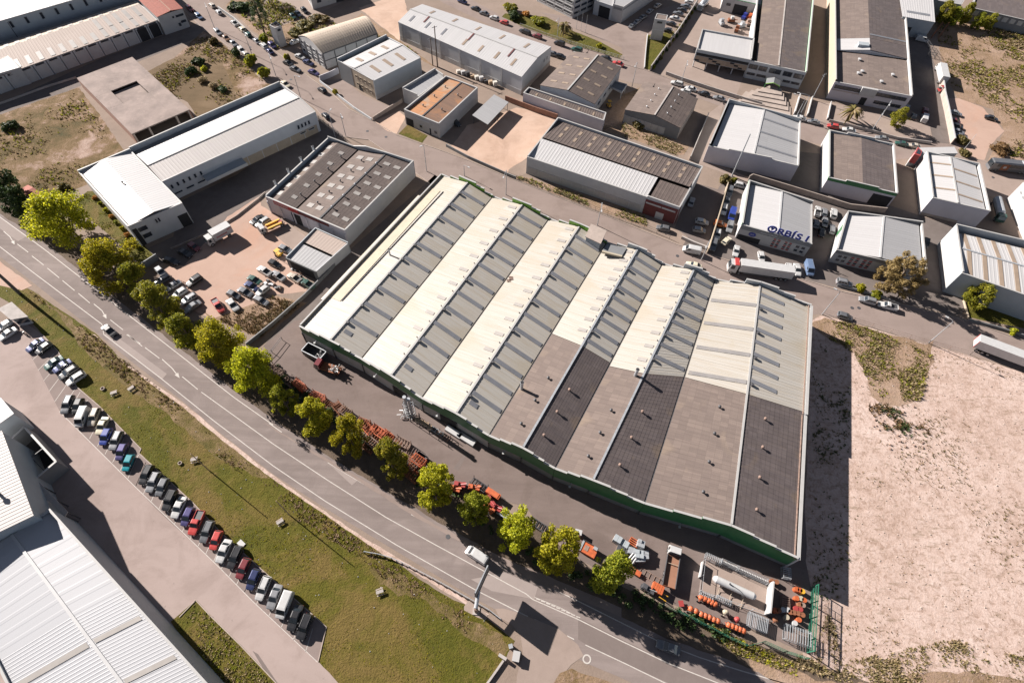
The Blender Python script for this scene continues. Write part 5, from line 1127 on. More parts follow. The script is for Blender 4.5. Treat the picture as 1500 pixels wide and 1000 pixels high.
# lower left group
B = Bld('white_hangar', 'very large white ribbed hall roof filling the bottom left corner', 'warehouse', [(372, 1075), (73.4, 745), (-60, 835), (140, 1160)], 8.0)
B.c = [at(p, 8.0) for p in ((372, 1075), (73.4, 745), (-70, 842), (110, 1200))]
for q in B.c: q.z = 0
B.walls([8.1, [(0, 8.1), (1, 8.1)], 8.0, 8.0], [M['blue_grey'], M['grey_wall'], M['grey_wall'], M['grey_wall']], cope=M['coping'])
B.gable('u', 7.6, 8.4, (M['r_smooth'], M['r_smooth']), t=.40, ins=(.4, 0, .3, .3), rib=.6, rh=.022, cap=M['frame_white'], u=(0, .60))
sky_row(B, 0, 3, .06, .95, M['skylight_pale'], .45, .05, .9)
sky_row(B, 1, 3, .06, .95, M['skylight_pale'], .45, .1, .95); B.gable('u', 7.6, 8.4, (M['r_smooth'], M['r_smooth']), t=.40, ins=(.4, .3, .3, -.01), rib=2.2, rh=.012, cap=M['frame_white'], u=(.60, 1))
B = Bld('pale_roof_hall', 'cream roofed hall left of the shaded valley next to the big white hangar', 'warehouse', [C30(165, 85), (-10, 634), (-80, 640), C30(-100, 270)], 8.6)
B.c = [at(p, 10.6) for p in (C30(178, 78), (2, 632), (-120, 690), C30(-300, 320))]
for q in B.c: q.z = 0
B.walls(10.4, [M['blue_grey'], M['grey_wall'], M['grey_wall'], M['blue_grey']])
slope('roof_slope', B.o, B.P(-.01, -.01, 10.6), B.P(1.01, -.01, 10.6), B.P(1.01, 1, 11.2), B.P(-.01, 1, 11.2), M['r_pinkwhite'], .7, .035)
fan(B.o, B.P(.35, .25, 10.8), 1.4, .35, M['dark_metal'])
B = Bld('loading_court', 'dark recessed loading court with a white rim beside the cream roofed hall', 'loading bay', [Y3(0, 470), Y3(215, 580), Y3(345, 480), Y3(140, 260)], 4.0)
B.c = [at(Y3(*p), 4.0) for p in ((220, 590), (348, 482), (150, 265), (-20, 420))]
for q in B.c: q.z = 0
B.walls([4.0, 4.0, 4.0, 4.0], [M['dark_wall']]*4, cope=M['coping']); B.box(.02, .98, .02, .98, .05, .12, M['open_dark'], 'court_floor')  # shade down in the court put into near-black floor and dark walls
mb = MB(); mb.bar(B.P(.05, .5, 3.2), B.P(.95, .45, 3.2), .15); mb.build('court_beam', M['dark_metal'], B.o)
mb = MB(); mb.bar(B.P(.4, .1, 3.0), B.P(.5, .9, 3.0), .15); mb.build('court_beam', M['dark_metal'], B.o)
B = Bld('grey_link_block', 'small white roof at the left frame edge above the dark loading court', 'shed', [Y3(0, 190), Y3(80, 185), Y3(0, 100), Y3(-120, 120)], 6.0)
B.c = [at(Y3(*p), 6.5) for p in ((-80, 300), (78, 190), (0, 95), (-200, 120))]
for q in B.c: q.z = 0
B.walls(6.4, [M['blue_grey']]*4); B.flat(6.5, M['r_white'], -.1)
B = Bld('canopy_strip', 'narrow white ribbed canopy running along the wall of the loading court', 'canopy', [Y3(395, 815), Y3(415, 790), Y3(180, 545), Y3(140, 580)], 4.2)
B.mono((4.1, 4.3, 4.3, 4.1), M['r_pinkwhite'], 0, .6, axis='v')
B.walls([None, None, None, None], M['dark_wall'])
for v in (.02, .33, .66, .98):
    for u in (.15, .85):
        mb = MB(); p = B.P(u, v); mb.bar(p, p+Vector((0, 0, 3.98)), .16); mb.build('post', M['dark_metal'], B.o)
B = Bld('gate_kiosk', 'small grey flat roofed kiosk with a glazed front at the car park end', 'kiosk', [C10(60, 850), C10(145, 835), C10(60, 765), C10(0, 800)], 2.8)
B.c = [at(C10(*p), 2.8) for p in ((65, 850), (140, 835), (62, 765), (0, 795))]
for q in B.c: q.z = 0
B.walls(2.7, [M['frame_white']]*4); B.flat(2.85, M['concrete'], -.35); B.panel(0, .05, .95, .8, 2.4, M['window_glass'], 'glazing'); B.panel(1, .1, .9, .8, 2.4, M['window_glass'], 'glazing')
B = Bld('red_roof_shed', 'tiny shed with a red roof beside the dark hedge trees at the left edge', 'shed', [C10(165, 188), C10(215, 158), C10(150, 115), C10(115, 135)], 2.6)
B.walls(2.4, M['white_wall']); B.gable('u', 2.4, 2.9, (M['r_red'], M['r_red']), ins=(-.2, -.2, -.2, -.2), rib=.4)
# ---------------------------------------------------------------- vehicles
PAINT = {}
for k_, c_ in dict(white=(.45, .45, .445), silver=(.27, .275, .285), grey=(.15, .155, .165), black=(.018, .018, .02), blue=(.02, .04, .22), navy=(.03, .04, .11), teal=(.0, .20, .24), red=(.42, .05, .045), maroon=(.15, .025, .03), green=(.02, .07, .055), cream=(.55, .50, .38), yellow=(.6, .36, .03), orange=(.55, .15, .03), brown=(.20, .11, .06), purple=(.07, .06, .16), sky=(.11, .16, .26), beige=(.42, .37, .31)).items():
    PAINT[k_] = car_paint('paint_'+k_, c_, 0.35 if k_ in ('silver', 'grey', 'navy', 'purple') else 0.0)
M['lamp_clear'] = glass_mat('lamp_clear', (.5, .5, .5), .15); M['lamp_red'] = glass_mat('lamp_red', (.25, .01, .01), .2)
M['tyre'] = plain('tyre', (.015, .015, .015), .9, .1); M['rim'] = plain('rim', (.35, .35, .36), .35, .1, 1, .6)
CT = dict(
 hatchback=dict(L=3.9, W=1.68, B=.90, H=1.45, g=(-1.88, 1.02), r=(-1.50, .22)),
 saloon=dict(L=4.45, W=1.74, B=.88, H=1.42, g=(-1.62, 1.05), r=(-.95, .22)),
 estate=dict(L=4.5, W=1.74, B=.90, H=1.48, g=(-2.16, 1.08), r=(-1.85, .28)),
 jeep=dict(L=4.4, W=1.82, B=1.05, H=1.75, g=(-2.12, .95), r=(-1.95, .35)),
 van=dict(L=4.9, W=1.92, B=1.10, H=2.0, g=(-2.42, 1.85), r=(-2.36, 1.10)),
 pickup=dict(L=4.8, W=1.76, B=.95, H=1.62, g=(-.55, 1.10), r=(-.45, .42)))
def wheel_mesh():
    mb = MB(); n = 14
    def ring(y, r): return [(r*math.cos(2*math.pi*i/n), y, r*math.sin(2*math.pi*i/n)) for i in range(n)]
    rs = [ring(-.10, .20), ring(-.10, .29), ring(-.06, .315), ring(.06, .315), ring(.10, .29), ring(.10, .20)]
    vs = [p for r in rs for p in r]; mb.add(vs, [[i*n+t, i*n+(t+1) % n, (i+1)*n+(t+1) % n, (i+1)*n+t] for i in range(5) for t in range(n)])
    for y in (-.085, .085):
        mb.add(ring(y, .2), [list(range(n))], 1)
    me = mb.build('wheel', [M['tyre'], M['rim']], world=False); m = me.data; bpy.data.objects.remove(me); return m
WHEEL = wheel_mesh()
def make_car(kind):
    t = CT[kind]; L, W, Bz, H = t['L'], t['W']/2, t['B'], t['H']
    h = L/2
    root = thing('parked_car', '', 'car')
    st = [(-h, .86, .38, Bz-.22), (-h+.12, .95, .27, Bz-.05), (-h+.7, 1.0, .22, Bz+.01), (0, 1.0, .20, Bz), (h-1.3, .99, .20, Bz-.03), (h-.55, .96, .22, Bz-.12), (h-.12, .88, .27, Bz-.24), (h, .78, .36, Bz-.36)]
    if kind == 'van': st = [(-h, .92, .38, 1.0), (-h+.08, .97, .27, 1.1), (0, 1, .22, 1.1), (h-.9, 1, .22, 1.1), (h-.4, .96, .24, .98), (h-.08, .88, .27, .82), (h, .80, .36, .66)]
    mb = MB(); rings = []
    for x, w_, zl, zt in st:
        w_ *= W; r = [(x, w_*.9, zl), (x, w_, zl+.17), (x, w_, zt-.14), (x, w_*.93, zt), (x, w_*.55, zt+.025)]
        rings.append(r+[(a, -b, c) for a, b, c in reversed(r)])
    n = 10
    mb.add([p for r in rings for p in r], [[i*n+k, i*n+(k+1) % n, (i+1)*n+(k+1) % n, (i+1)*n+k] for i in range(len(rings)-1) for k in range(n)] + [list(range(n))[::-1], [(len(rings)-1)*n+k for k in range(n)]])
    g0, g1 = t['g']; r0, r1 = t['r']; wb = W*.93; wt = W*(.80 if kind != 'van' else .88)
    zb = Bz-.04
    # cabin with a slightly domed roof
    base = [(g0, -wb, zb), (g1, -wb, zb), (g1, wb, zb), (g0, wb, zb)]
    top = [(r0, -wt, H-.06), (r1, -wt, H-.06), (r1, wt, H-.06), (r0, wt, H-.06)]
    top2 = [(lerp(r0, r1, .1), -wt*.78, H), (lerp(r0, r1, .88), -wt*.78, H), (lerp(r0, r1, .88), wt*.78, H), (lerp(r0, r1, .1), wt*.78, H)]
    vs = base+top+top2
    mb.add(vs, [[3, 2, 1, 0]]+[[i, (i+1) % 4, 4+(i+1) % 4, 4+i] for i in range(4)]+[[4+i, 4+(i+1) % 4, 8+(i+1) % 4, 8+i] for i in range(4)]+[[8, 9, 10, 11]])
    if kind == 'pickup':
        for y in (-W*.90, W*.90): mb.box(-h+.04, -.57, y-.05, y+.05, Bz-.05, Bz+.22)
        mb.box(-h+.03, -h+.10, -W*.84, W*.84, Bz-.05, Bz+.22)
    body = mb.build('body', [PAINT['white']], root, world=False)
    def gq(a, b_, c, d, s, name):
        """glass pane inset on a cabin face, standing a little proud"""
        P = [Vector(x) for x in (a, b_, c, d)]; nrm = (P[1]-P[0]).cross(P[3]-P[0]).normalized(); cn = sum(P, Vector())/4
        if nrm.dot(cn-Vector(((g0+g1)/2, 0, zb))) < 0: nrm = -nrm
        q = [lerp(lerp(P[0], P[1], u), lerp(P[3], P[2], u), v) for u, v in ((s[0], s[2]), (s[1], s[2]), (s[1], s[3]), (s[0], s[3]))]
        m2 = MB(); m2.hexa([x+nrm*.002 for x in q], [x+nrm*.02 for x in q]); m2.build(name, M['glass'], root, world=False)
    gq(base[1], base[2], top[2], top[1], (.05, .95, .14, .97), 'windscreen')
    if kind != 'van': gq(base[3], base[0], top[0], top[3], (.08, .92, .2, .95), 'rear_window')
    for y in (0, 1):
        A, B_, C, D = (base[0], base[1], top[1], top[0]) if y == 0 else (base[3], base[2], top[2], top[3])
        sp = ((.06, .30), (.34, .58), (.62, .90)) if kind in ('estate', 'jeep') else ((.72, .93),) if kind == 'van' else ((.14, .88),) if kind == 'pickup' else ((.10, .46), (.50, .90))
        for s0, s1 in sp: gq(A, B_, C, D, (s0, s1, .22, .92), 'side_window')
    for x in (-h+.78, h-.80):
        for y in (-W+.10, W-.10): link('wheel', WHEEL, root, (x, y, .315))
    for y in (-1, 1):
        m2 = MB(); m2.box(h-.14, h+.006, min(y*W*.45, y*W*.74), max(y*W*.45, y*W*.74), st[-1][3]-.10, st[-1][3]+.03); m2.build('headlight', M['lamp_clear'], root, world=False)
        m2 = MB(); m2.box(-h-.008, -h+.07, min(y*W*.60, y*W*.84), max(y*W*.60, y*W*.84), Bz-.34, Bz-.20); m2.build('tail_light', M['lamp_red'], root, world=False)
        m2 = MB(); m2.box(g1-.38, g1-.20, min(y*(W+.01), y*(W+.17)), max(y*(W+.01), y*(W+.17)), Bz-.02, Bz+.13); m2.build('wing_mirror', M['dark_metal'], root, world=False)
    if kind == 'pickup':
        m2 = MB(); m2.box(-h+.11, -.58, -W*.83, W*.83, Bz+.03, Bz+.06); m2.build('load_bed', M['dark_metal'], root, world=False)
    if kind in ('estate', 'jeep'):
        for y in (-wt*.85, wt*.85):
            m2 = MB(); m2.bar((r0+.1, y, H+.03), (r1-.2, y, H+.03), .05); m2.build('roof_rail', M['dark_metal'], root, world=False)
    return root
PROTO = {}
USED = {}
LABELS = set()
NAMES = dict(hatchback='parked_car', saloon='parked_car', estate='parked_car', jeep='parked_car', van='parked_van', pickup='pickup_truck')
def car(kind, colour, p, d, label, group='cars parked along the site', moving=False):
    """p: photo point of the middle of the car (about 0.8 m up); d: photo direction of its nose"""
    if kind not in PROTO: PROTO[kind] = make_car(kind); o = PROTO[kind]
    else: o = dup_tree(PROTO[kind])
    a = at(p, .8); b_ = at((p[0]+d[0], p[1]+d[1]), .8); v = b_-a
    o.location = (a.x, a.y, 0.03); o.rotation_euler = (0, 0, math.atan2(v.y, v.x)+random.uniform(-.03, .03))
    sc_ = random.uniform(.90, .97); o.scale = (sc_, sc_, sc_)
    o.name = 'moving_car' if moving else NAMES[kind]
    if label in LABELS: print('DUPLABEL', label)
    LABELS.add(label)
    o['label'] = label; o['category'] = 'van' if kind == 'van' else 'pickup' if kind == 'pickup' else 'car'; o['group'] = group
    for ch in o.children:
        if ch.name.startswith('body'):
            ch.material_slots[0].link = 'OBJECT'; ch.material_slots[0].material = PAINT[colour]
    return o
CN = dict(white='white', silver='silver', grey='dark grey', black='black', blue='bright blue', navy='dark blue', teal='turquoise', red='red', maroon='dark red', green='dark green', cream='cream', yellow='yellow', orange='orange', brown='brown', purple='purple blue', sky='light blue', beige='beige')
def row(cr, d, where, items, group):
    ds = [CN[c]+' '+k for k, c, *_ in items]
    for i, (k, c, x, y, *dd) in enumerate(items):
        if len(items) == 1: lab = f'{ds[0]} {where}'
        elif i == 0: lab = f'{ds[0]} beside {ds[1]}, first in {where}'
        elif i == len(items)-1: lab = f'{ds[i]} beside {ds[i-1]}, last in {where}'
        else: lab = f'{ds[i]} between {ds[i-1]} and {ds[i+1]}, {where}'
        car(k, c, cr(x, y), dd[0] if dd else d, lab, group)
g = 'cars in the verge car park'
row(C10, (-22, 14), 'beside the gate kiosk', [('hatchback', 'silver', 22, 885), ('saloon', 'white', 38, 930)], g)
row(C20, (-20, 14), 'top of verge car park', [('saloon', 'navy', 190, 55), ('hatchback', 'black', 238, 72)], g)
row(C20, (-20, 13), 'row below the kiosk', [('saloon', 'green', 292, 152), ('saloon', 'navy', 338, 170), ('estate', 'black', 374, 205), ('estate', 'white', 413, 238)], g)
row(C20, (-10, 22), 'middle verge row', [('estate', 'grey', 368, 380), ('hatchback', 'black', 425, 388), ('van', 'white', 450, 452), ('estate', 'beige', 512, 448), ('saloon', 'cream', 558, 497), ('hatchback', 'blue', 578, 557), ('estate', 'silver', 634, 578), ('hatchback', 'purple', 665, 640), ('hatchback', 'teal', 702, 700)], g)
row(C20, (-10, 20), 'lower verge row', [('estate', 'black', 800, 765), ('estate', 'silver', 838, 806), ('hatchback', 'grey', 888, 833), ('jeep', 'black', 930, 908), ('saloon', 'white', 978, 945)], g)
row(C30, (-10, 22), 'long verge row', [('hatchback', 'purple', 1028, 85), ('pickup', 'red', 1076, 120), ('estate', 'grey', 1134, 168), ('hatchback', 'red', 1183, 215), ('saloon', 'white', 1225, 275), ('estate', 'black', 1288, 308), ('hatchback', 'maroon', 1333, 370), ('hatchback', 'navy', 1388, 430), ('estate', 'white', 1442, 478)], g)
row(C31, (-9, 22), 'last verge row', [('saloon', 'silver', 118, 525), ('van', 'white', 176, 570), ('saloon', 'black', 232, 640), ('jeep', 'black', 285, 690)], g)
g = 'vehicles in the pink dirt lot'
row(C10, (-24, 10), 'under the end block shadow', [('hatchback', 'maroon', 1062, 452, (20, 12)), ('saloon', 'black', 1012, 485, (20, 10)), ('estate', 'black', 938, 530, (20, 6))], g)
row(C10, (-22, 14), 'tree side of dirt lot', [('hatchback', 'silver', 880, 588, (14, 14)), ('estate', 'grey', 890, 635), ('saloon', 'silver', 948, 665), ('hatchback', 'white', 985, 705), ('estate', 'silver', 1035, 737), ('saloon', 'grey', 1055, 780)], g)
row(C10, (-20, 14), 'alone in the middle of the pink dirt lot', [('jeep', 'black', 1065, 640)], g)
row(C10, (14, 20), 'foot of dirt lot', [('pickup', 'red', 1195, 775), ('saloon', 'white', 1275, 770, (14, 18)), ('hatchback', 'grey', 1280, 715, (20, 8))], g)
row(C10, (20, 10), 'scrap row', [('saloon', 'grey', 1345, 700), ('estate', 'silver', 1430, 748), ('hatchback', 'white', 1440, 692, (-16, 12)), ('saloon', 'navy', 1380, 668), ('saloon', 'green', 1395, 633)], g)
row(C10, (-18, 12), 'workshop corner', [('saloon', 'black', 1410, 303), ('estate', 'white', 1440, 318)], g)
row(C11, (-18, -12), 'stripped car row', [('pickup', 'white', 65, 585), ('pickup', 'silver', 140, 612), ('pickup', 'beige', 228, 622), ('pickup', 'green', 298, 655)], g)
row(C11, (18, 8), 'annex scrap corner', [('hatchback', 'silver', 178, 465), ('hatchback', 'black', 120, 545)], g)
g = 'cars along the back street'
row(Z8, (14, 12), 'left kerb by red roof', [('estate', 'maroon', 55, 85), ('estate', 'sky', 150, 165)], g)
row(Z8, (13, 13), 'left kerb by dry slope', [('estate', 'silver', 350, 330), ('saloon', 'brown', 435, 390), ('saloon', 'silver', 513, 447), ('estate', 'white', 598, 520), ('hatchback', 'beige', 652, 572)], g)
row(Z8, (-13, -11), 'pine side kerb', [('estate', 'beige', 285, 50), ('hatchback', 'white', 355, 120), ('pickup', 'white', 522, 238), ('hatchback', 'cream', 600, 300), ('hatchback', 'green', 662, 355), ('saloon', 'silver', 752, 420), ('estate', 'white', 825, 470), ('saloon', 'navy', 890, 528)], g)
row(Z8, (13, 10), 'parked in the shade behind the square white tower', [('hatchback', 'purple', 918, 468)], g)
row(Z8, (13, 12), 'upper paved lot', [('saloon', 'green', 1132, 162), ('saloon', 'silver', 1190, 138), ('hatchback', 'black', 1255, 105)], g)
row(Z8, (14, 6), 'barrel roof forecourt', [('saloon', 'white', 1158, 432, (14, -6)), ('saloon', 'white', 1208, 588), ('saloon', 'navy', 1298, 650), ('saloon', 'purple', 1352, 752), ('saloon', 'black', 1085, 655), ('saloon', 'grey', 1160, 718)], g)
row(Z8, (14, 12), 'parked by the end of the long white warehouse', [('saloon', 'cream', 1055, 875)], g)
row(Z8, (-14, -10), 'on the back street outside the grey forecourt wall', [('hatchback', 'black', 1440, 935)], g)
row(C01, (-14, -12), 'parked at the fence by the street lamps', [('hatchback', 'black', 400, 632)], g)
row(C01, (12, 10), 'in the shaded alley of the rusty roof building', [('hatchback', 'black', 1118, 672)], g)
row(C01, (-14, -5), 'office hedge kerb', [('saloon', 'navy', 1150, 5), ('saloon', 'black', 1225, 45), ('saloon', 'grey', 1270, 70), ('hatchback', 'white', 1325, 96), ('hatchback', 'red', 1380, 120), ('saloon', 'black', 1490, 168)], g)
row(Z1, (-14, -5), 'white wall kerb', [('estate', 'black', 150, 232), ('hatchback', 'maroon', 235, 262), ('jeep', 'black', 398, 315), ('jeep', 'green', 525, 362), ('saloon', 'black', 738, 422), ('saloon', 'red', 828, 462)], g)
row(Z1, (14, 3), 'gap by the bent hall', [('hatchback', 'grey', 355, 392), ('hatchback', 'black', 408, 410)], g)
row(Z1, (12, -8), 'shaded office drive', [('saloon', 'grey', 935, 185), ('saloon', 'silver', 970, 155), ('saloon', 'grey', 1012, 122), ('saloon', 'silver', 1062, 78), ('saloon', 'beige', 1118, 38)], g)
row(Z1, (-14, -4), 'fence side of drive', [('hatchback', 'black', 1190, 218), ('saloon', 'black', 1215, 170), ('saloon', 'white', 1245, 130), ('saloon', 'grey', 1270, 95), ('saloon', 'black', 1298, 68), ('saloon', 'grey', 1325, 42), ('hatchback', 'white', 1350, 12)], g)
car('estate', 'white', Z1(1260, 607), (-14, -4), 'white estate first in the kerb row behind the brown gabled shed', g)
car('saloon', 'white', Z1(1360, 645), (-14, -4), 'white saloon between another white car and a black one, brown shed kerb', g)
car('hatchback', 'white', Z1(1325, 664), (-14, -4), 'white hatchback half hidden behind the brown shed ridge', g)
car('saloon', 'black', Z1(1458, 682), (-14, -4), 'black saloon between the white and silver saloons by the brown shed', g)
car('saloon', 'silver', C02(1175, 536), (-14, -4), 'silver saloon at the corner of the grey end warehouse', g)
row(C03, (-14, -3), 'terrace steps kerb', [('saloon', 'white', 268, 645), ('saloon', 'silver', 345, 665), ('hatchback', 'red', 452, 690), ('saloon', 'white', 540, 711), ('saloon', 'silver', 722, 756), ('saloon', 'green', 830, 785), ('saloon', 'beige', 898, 797)], g)
row(C03, (2, -14), 'office corner yard', [('van', 'white', 952, 648), ('hatchback', 'black', 895, 635), ('hatchback', 'maroon', 958, 602), ('hatchback', 'grey', 858, 585)], g)
row(C03, (14, 3), 'at the loading mouth of the white cross wing', [('van', 'white', 940, 216)], g)
g = 'cars in the sandy parking'
row(C03, (14, 4), 'sandy parking by wall', [('saloon', 'silver', 1125, 618), ('hatchback', 'maroon', 1122, 662), ('hatchback', 'black', 1135, 690), ('saloon', 'silver', 1138, 720), ('saloon', 'grey', 1155, 745)], g)
row(C03, (14, 4), 'standing alone on the sand near the scrub', [('saloon', 'black', 1322, 645)], g)
g = 'cars around the sign building'
row(C13, (2, -14), 'yard between white units', [('pickup', 'white', 368, 258), ('hatchback', 'silver', 405, 262), ('jeep', 'white', 455, 270), ('hatchback', 'grey', 358, 325), ('saloon', 'silver', 408, 315), ('hatchback', 'black', 390, 372), ('estate', 'silver', 447, 355)], g)
row(C13, (3, 14), 'sign building front', [('hatchback', 'white', 58, 508), ('estate', 'white', 212, 578), ('saloon', 'white', 256, 577), ('van', 'sky', 320, 572)], g)
row(C13, (14, 3), 'in front of the white unit with red windows', [('jeep', 'silver', 515, 652)], g)
row(C13, (-14, -4), 'conifer kerb', [('jeep', 'silver', 640, 747), ('pickup', 'white', 752, 777)], g)
row(C13, (-2, 14), 'in the passage behind the white unit', [('hatchback', 'black', 962, 432)], g)
row(E1, (-3, 14), 'tarred yard by brick front', [('saloon', 'silver', 100, 412, (4, -12)), ('hatchback', 'white', 215, 632, (14, 3)), ('hatchback', 'silver', 185, 722, (14, 2))], g)
row(E1, (-3, 14), 'walled side yard', [('estate', 'white', 650, 232, (12, 3)), ('jeep', 'grey', 520, 302), ('saloon', 'grey', 490, 405), ('estate', 'white', 458, 498), ('van', 'blue', 545, 555), ('hatchback', 'orange', 415, 655, (12, 3)), ('estate', 'silver', 523, 685), ('hatchback', 'white', 385, 770), ('hatchback', 'cream', 485, 838, (10, -10)), ('jeep', 'grey', 340, 888), ('saloon', 'white', 592, 950)], g)
car('van', 'white', E1(100, 945), (-14, -3), 'white panel van parked at the kerb across from the hall plant room', g)
car('saloon', 'cream', C12(1036, 553), (-14, -4), 'cream saloon on the back street behind the hall parapet', g)
car('hatchback', 'grey', C12(868, 350), (-14, -3), 'grey hatchback outside the dark red brick office front', g)
g = 'vehicles driving'
car('saloon', 'black', C10(598, 912), (16, 14), 'black car driving along the avenue past the verge grass', g, True)
car('van', 'white', C31(1230, 297), (-16, -10), 'white panel van driving along the avenue near the billboard', g, True)
car('saloon', 'grey', C32(897, 803), (-16, -6), 'dark grey car in the tree shadow at the bottom of the avenue', g, True)
car('hatchback', 'grey', C13(518, 834), (14, 4), 'dark grey hatchback on the back street by the weedy corner of the hall', g, True)

# ---- trucks
def veh(name, label, cat, p0, p1, z=1.0):
    """p0 rear, p1 front (photo points at height z); returns root (x forward) and length"""
    a, b_ = at(p0, z), at(p1, z); v = b_-a; m = (a+b_)/2
    return thing(name, label, cat, (m.x, m.y, .03), math.atan2(v.y, v.x)), v.length
def pm(mbf, name, mat, root):
    mb = MB(); mbf(mb); return mb.build(name, mat, root, world=False)
def wheels(root, xs, y, r=.48):
    for x in xs:
        for s_ in (-1, 1):
            o = link('wheel', WHEEL, root, (x, s_*y, r)); o.scale = (r/.315, 1.6, r/.315)
def cab(root, x0, x1, w_, h_, mat, name='cab'):
    def f(mb):
        mb.hexa([(x0, -w_, .55), (x1, -w_, .55), (x1, w_, .55), (x0, w_, .55)], [(x0, -w_*.97, h_-.5), (x1, -w_*.97, h_*.55), (x1, w_*.97, h_*.55), (x0, w_*.97, h_-.5)])
        mb.hexa([(x0, -w_*.97, h_-.5+.002), (x1-.05, -w_*.97, h_*.55+.002), (x1-.05, w_*.97, h_*.55+.002), (x0, w_*.97, h_-.5+.002)], [(x0, -w_*.9, h_), (x1-.38, -w_*.9, h_), (x1-.38, w_*.9, h_), (x0, w_*.9, h_)])
    c = pm(f, name, mat, root)
    pm(lambda mb: mb.hexa([(x1-.04, -w_*.85, h_*.57), (x1-.04, w_*.85, h_*.57), (x1-.34, w_*.8, h_-.12), (x1-.34, -w_*.8, h_-.12)], [(x1+.02, -w_*.85, h_*.57), (x1+.02, w_*.85, h_*.57), (x1-.28, w_*.8, h_-.12), (x1-.28, -w_*.8, h_-.12)]), 'windscreen', M['glass'], c)
    for s_ in (-1, 1): pm(lambda mb: mb.box(x0+.35*(x1-x0), x1-.5, s_*w_-.02 if s_ > 0 else -w_-.02, s_*w_+.02 if s_ > 0 else -w_+.02, h_*.56, h_-.3), 'side_window', M['glass'], c)
    return c
# white box lorry
r, L = veh('box_lorry', 'white box lorry with red lettering parked on the dirt lot edge', 'lorry', (337, 332), (300, 352), 2.0); h = L/2
pm(lambda mb: mb.box(-h, h-1.9, -1.2, 1.2, 1.0, 3.25), 'cargo_box', PAINT['white'], r); cab(r, h-1.75, h, 1.15, 2.55, PAINT['white'])
pm(lambda mb: mb.box(-h+.1, h-1.5, -.5, .5, .55, .98), 'chassis', M['dark_metal'], r); wheels(r, (h-.9, -h+1.4), 1.05)
for k in range(9): pm(lambda mb: mb.box(-h+1.6+k*.33, -h+1.82+k*.33, 1.203, 1.22, 1.75, 2.15), 'side_letter', M['red_sign'], r)
for k in range(3): pm(lambda mb: mb.box(-h+.25+k*.38, -h+.5+k*.38, 1.203, 1.22, 2.5, 2.9), 'side_emblem', M['red_paint'], r)
# brown tipper lorry in the works yard
r, L = veh('tipper_lorry', 'white cab lorry with a long brown open bed standing in the works yard', 'lorry', Y1(1165, 660), Y1(1245, 165), 1.4); h = L/2
pm(lambda mb: mb.box(-h, h-1.7, -1.15, 1.15, .95, 1.1), 'bed_floor', M['wood'] if False else plain('rusty_bed', (.24, .12, .075), .9, .15, .8), r)
for y in (-1.15, 1.15): pm(lambda mb: mb.box(-h, h-1.72, y-.04, y+.04, 1.104, 1.6), 'bed_side', M['dark_metal'], r)
pm(lambda mb: mb.box(-h-.06, -h-.004, -1.1, 1.1, .95, 1.6), 'tail_board', M['rust'], r); pm(lambda mb: mb.box(h-1.68, h-1.62, -1.1, 1.1, 1.0, 2.1), 'head_board', M['dark_metal'], r)
pm(lambda mb: mb.box(h-3.4, h-3.3, -1.09, 1.09, 1.3, 1.4), 'cross_bar', M['beige_wall'], r)
cab(r, h-1.55, h, 1.1, 2.4, PAINT['white']); pm(lambda mb: mb.box(-h+.2, h-1.5, -.45, .45, .5, .94), 'chassis', M['dark_metal'], r); wheels(r, (h-.8, -h+1.2, -h+2.3), 1.0)
# skip and flat lorry at the hall front
r, L = veh('open_skip', 'dark grey open skip with white scrap, by the front corner of the hall', 'skip', Y4(480, 80), Y4(700, 190), 1.3); h = L/2
pm(lambda mb: mb.box(-h, h, -1.2, 1.2, .1, .2), 'floor', M['dark_metal'], r)
for y in (-1.2, 1.2): pm(lambda mb: mb.box(-h, h, y-.06, y+.06, .2, 1.9), 'side', M['dark_metal'], r); pm(lambda mb: mb.box(-h, h, y-.09, y+.09, 1.904, 2.0), 'rim', M['galv'], r)
for x in (-h, h): pm(lambda mb: mb.box(x-.05, x+.05, -1.13, 1.13, .2, 1.9), 'end', M['dark_metal'], r); pm(lambda mb: mb.box(x-.09, x+.09, -1.1, 1.1, 1.904, 2.0), 'rim', M['galv'], r)
for k in range(16):
    x, y = h-.4-random.random()*1.6, random.uniform(-.9, .9); pm(lambda mb: mb.bar((x, y, .8+random.random()*.6), (x+random.uniform(-.6, .6), y+random.uniform(-.5, .5), 1.2+random.random()*.8), .16, .22), 'scrap_piece', M['frame_white'], r)
r, L = veh('flat_lorry', 'rusty flatbed lorry loaded with white pipe offcuts beside the skip', 'lorry', Y4(900, 360), Y4(600, 260), 1.2); h = L/2
pm(lambda mb: mb.box(-h, h-1.6, -1.0, 1.0, .9, 1.05), 'flat_bed', M['rust'], r); cab(r, h-1.5, h, 1.0, 2.2, PAINT['maroon']); wheels(r, (h-.8, -h+1), .9); pm(lambda mb: mb.box(-h+.1, h-1.4, -.4, .4, .5, .89), 'chassis', M['dark_metal'], r)
for k in range(22):
    x, y = -h+.3+random.random()*1.9, random.uniform(-.85, .85); pm(lambda mb: mb.tube([(x, y, 1.08+random.random()*.7), (x+random.uniform(-.5, .5), y+random.uniform(-.4, .4), 1.2+random.random()*.8)], .14, 6), 'pipe_offcut', M['frame_white'], r)
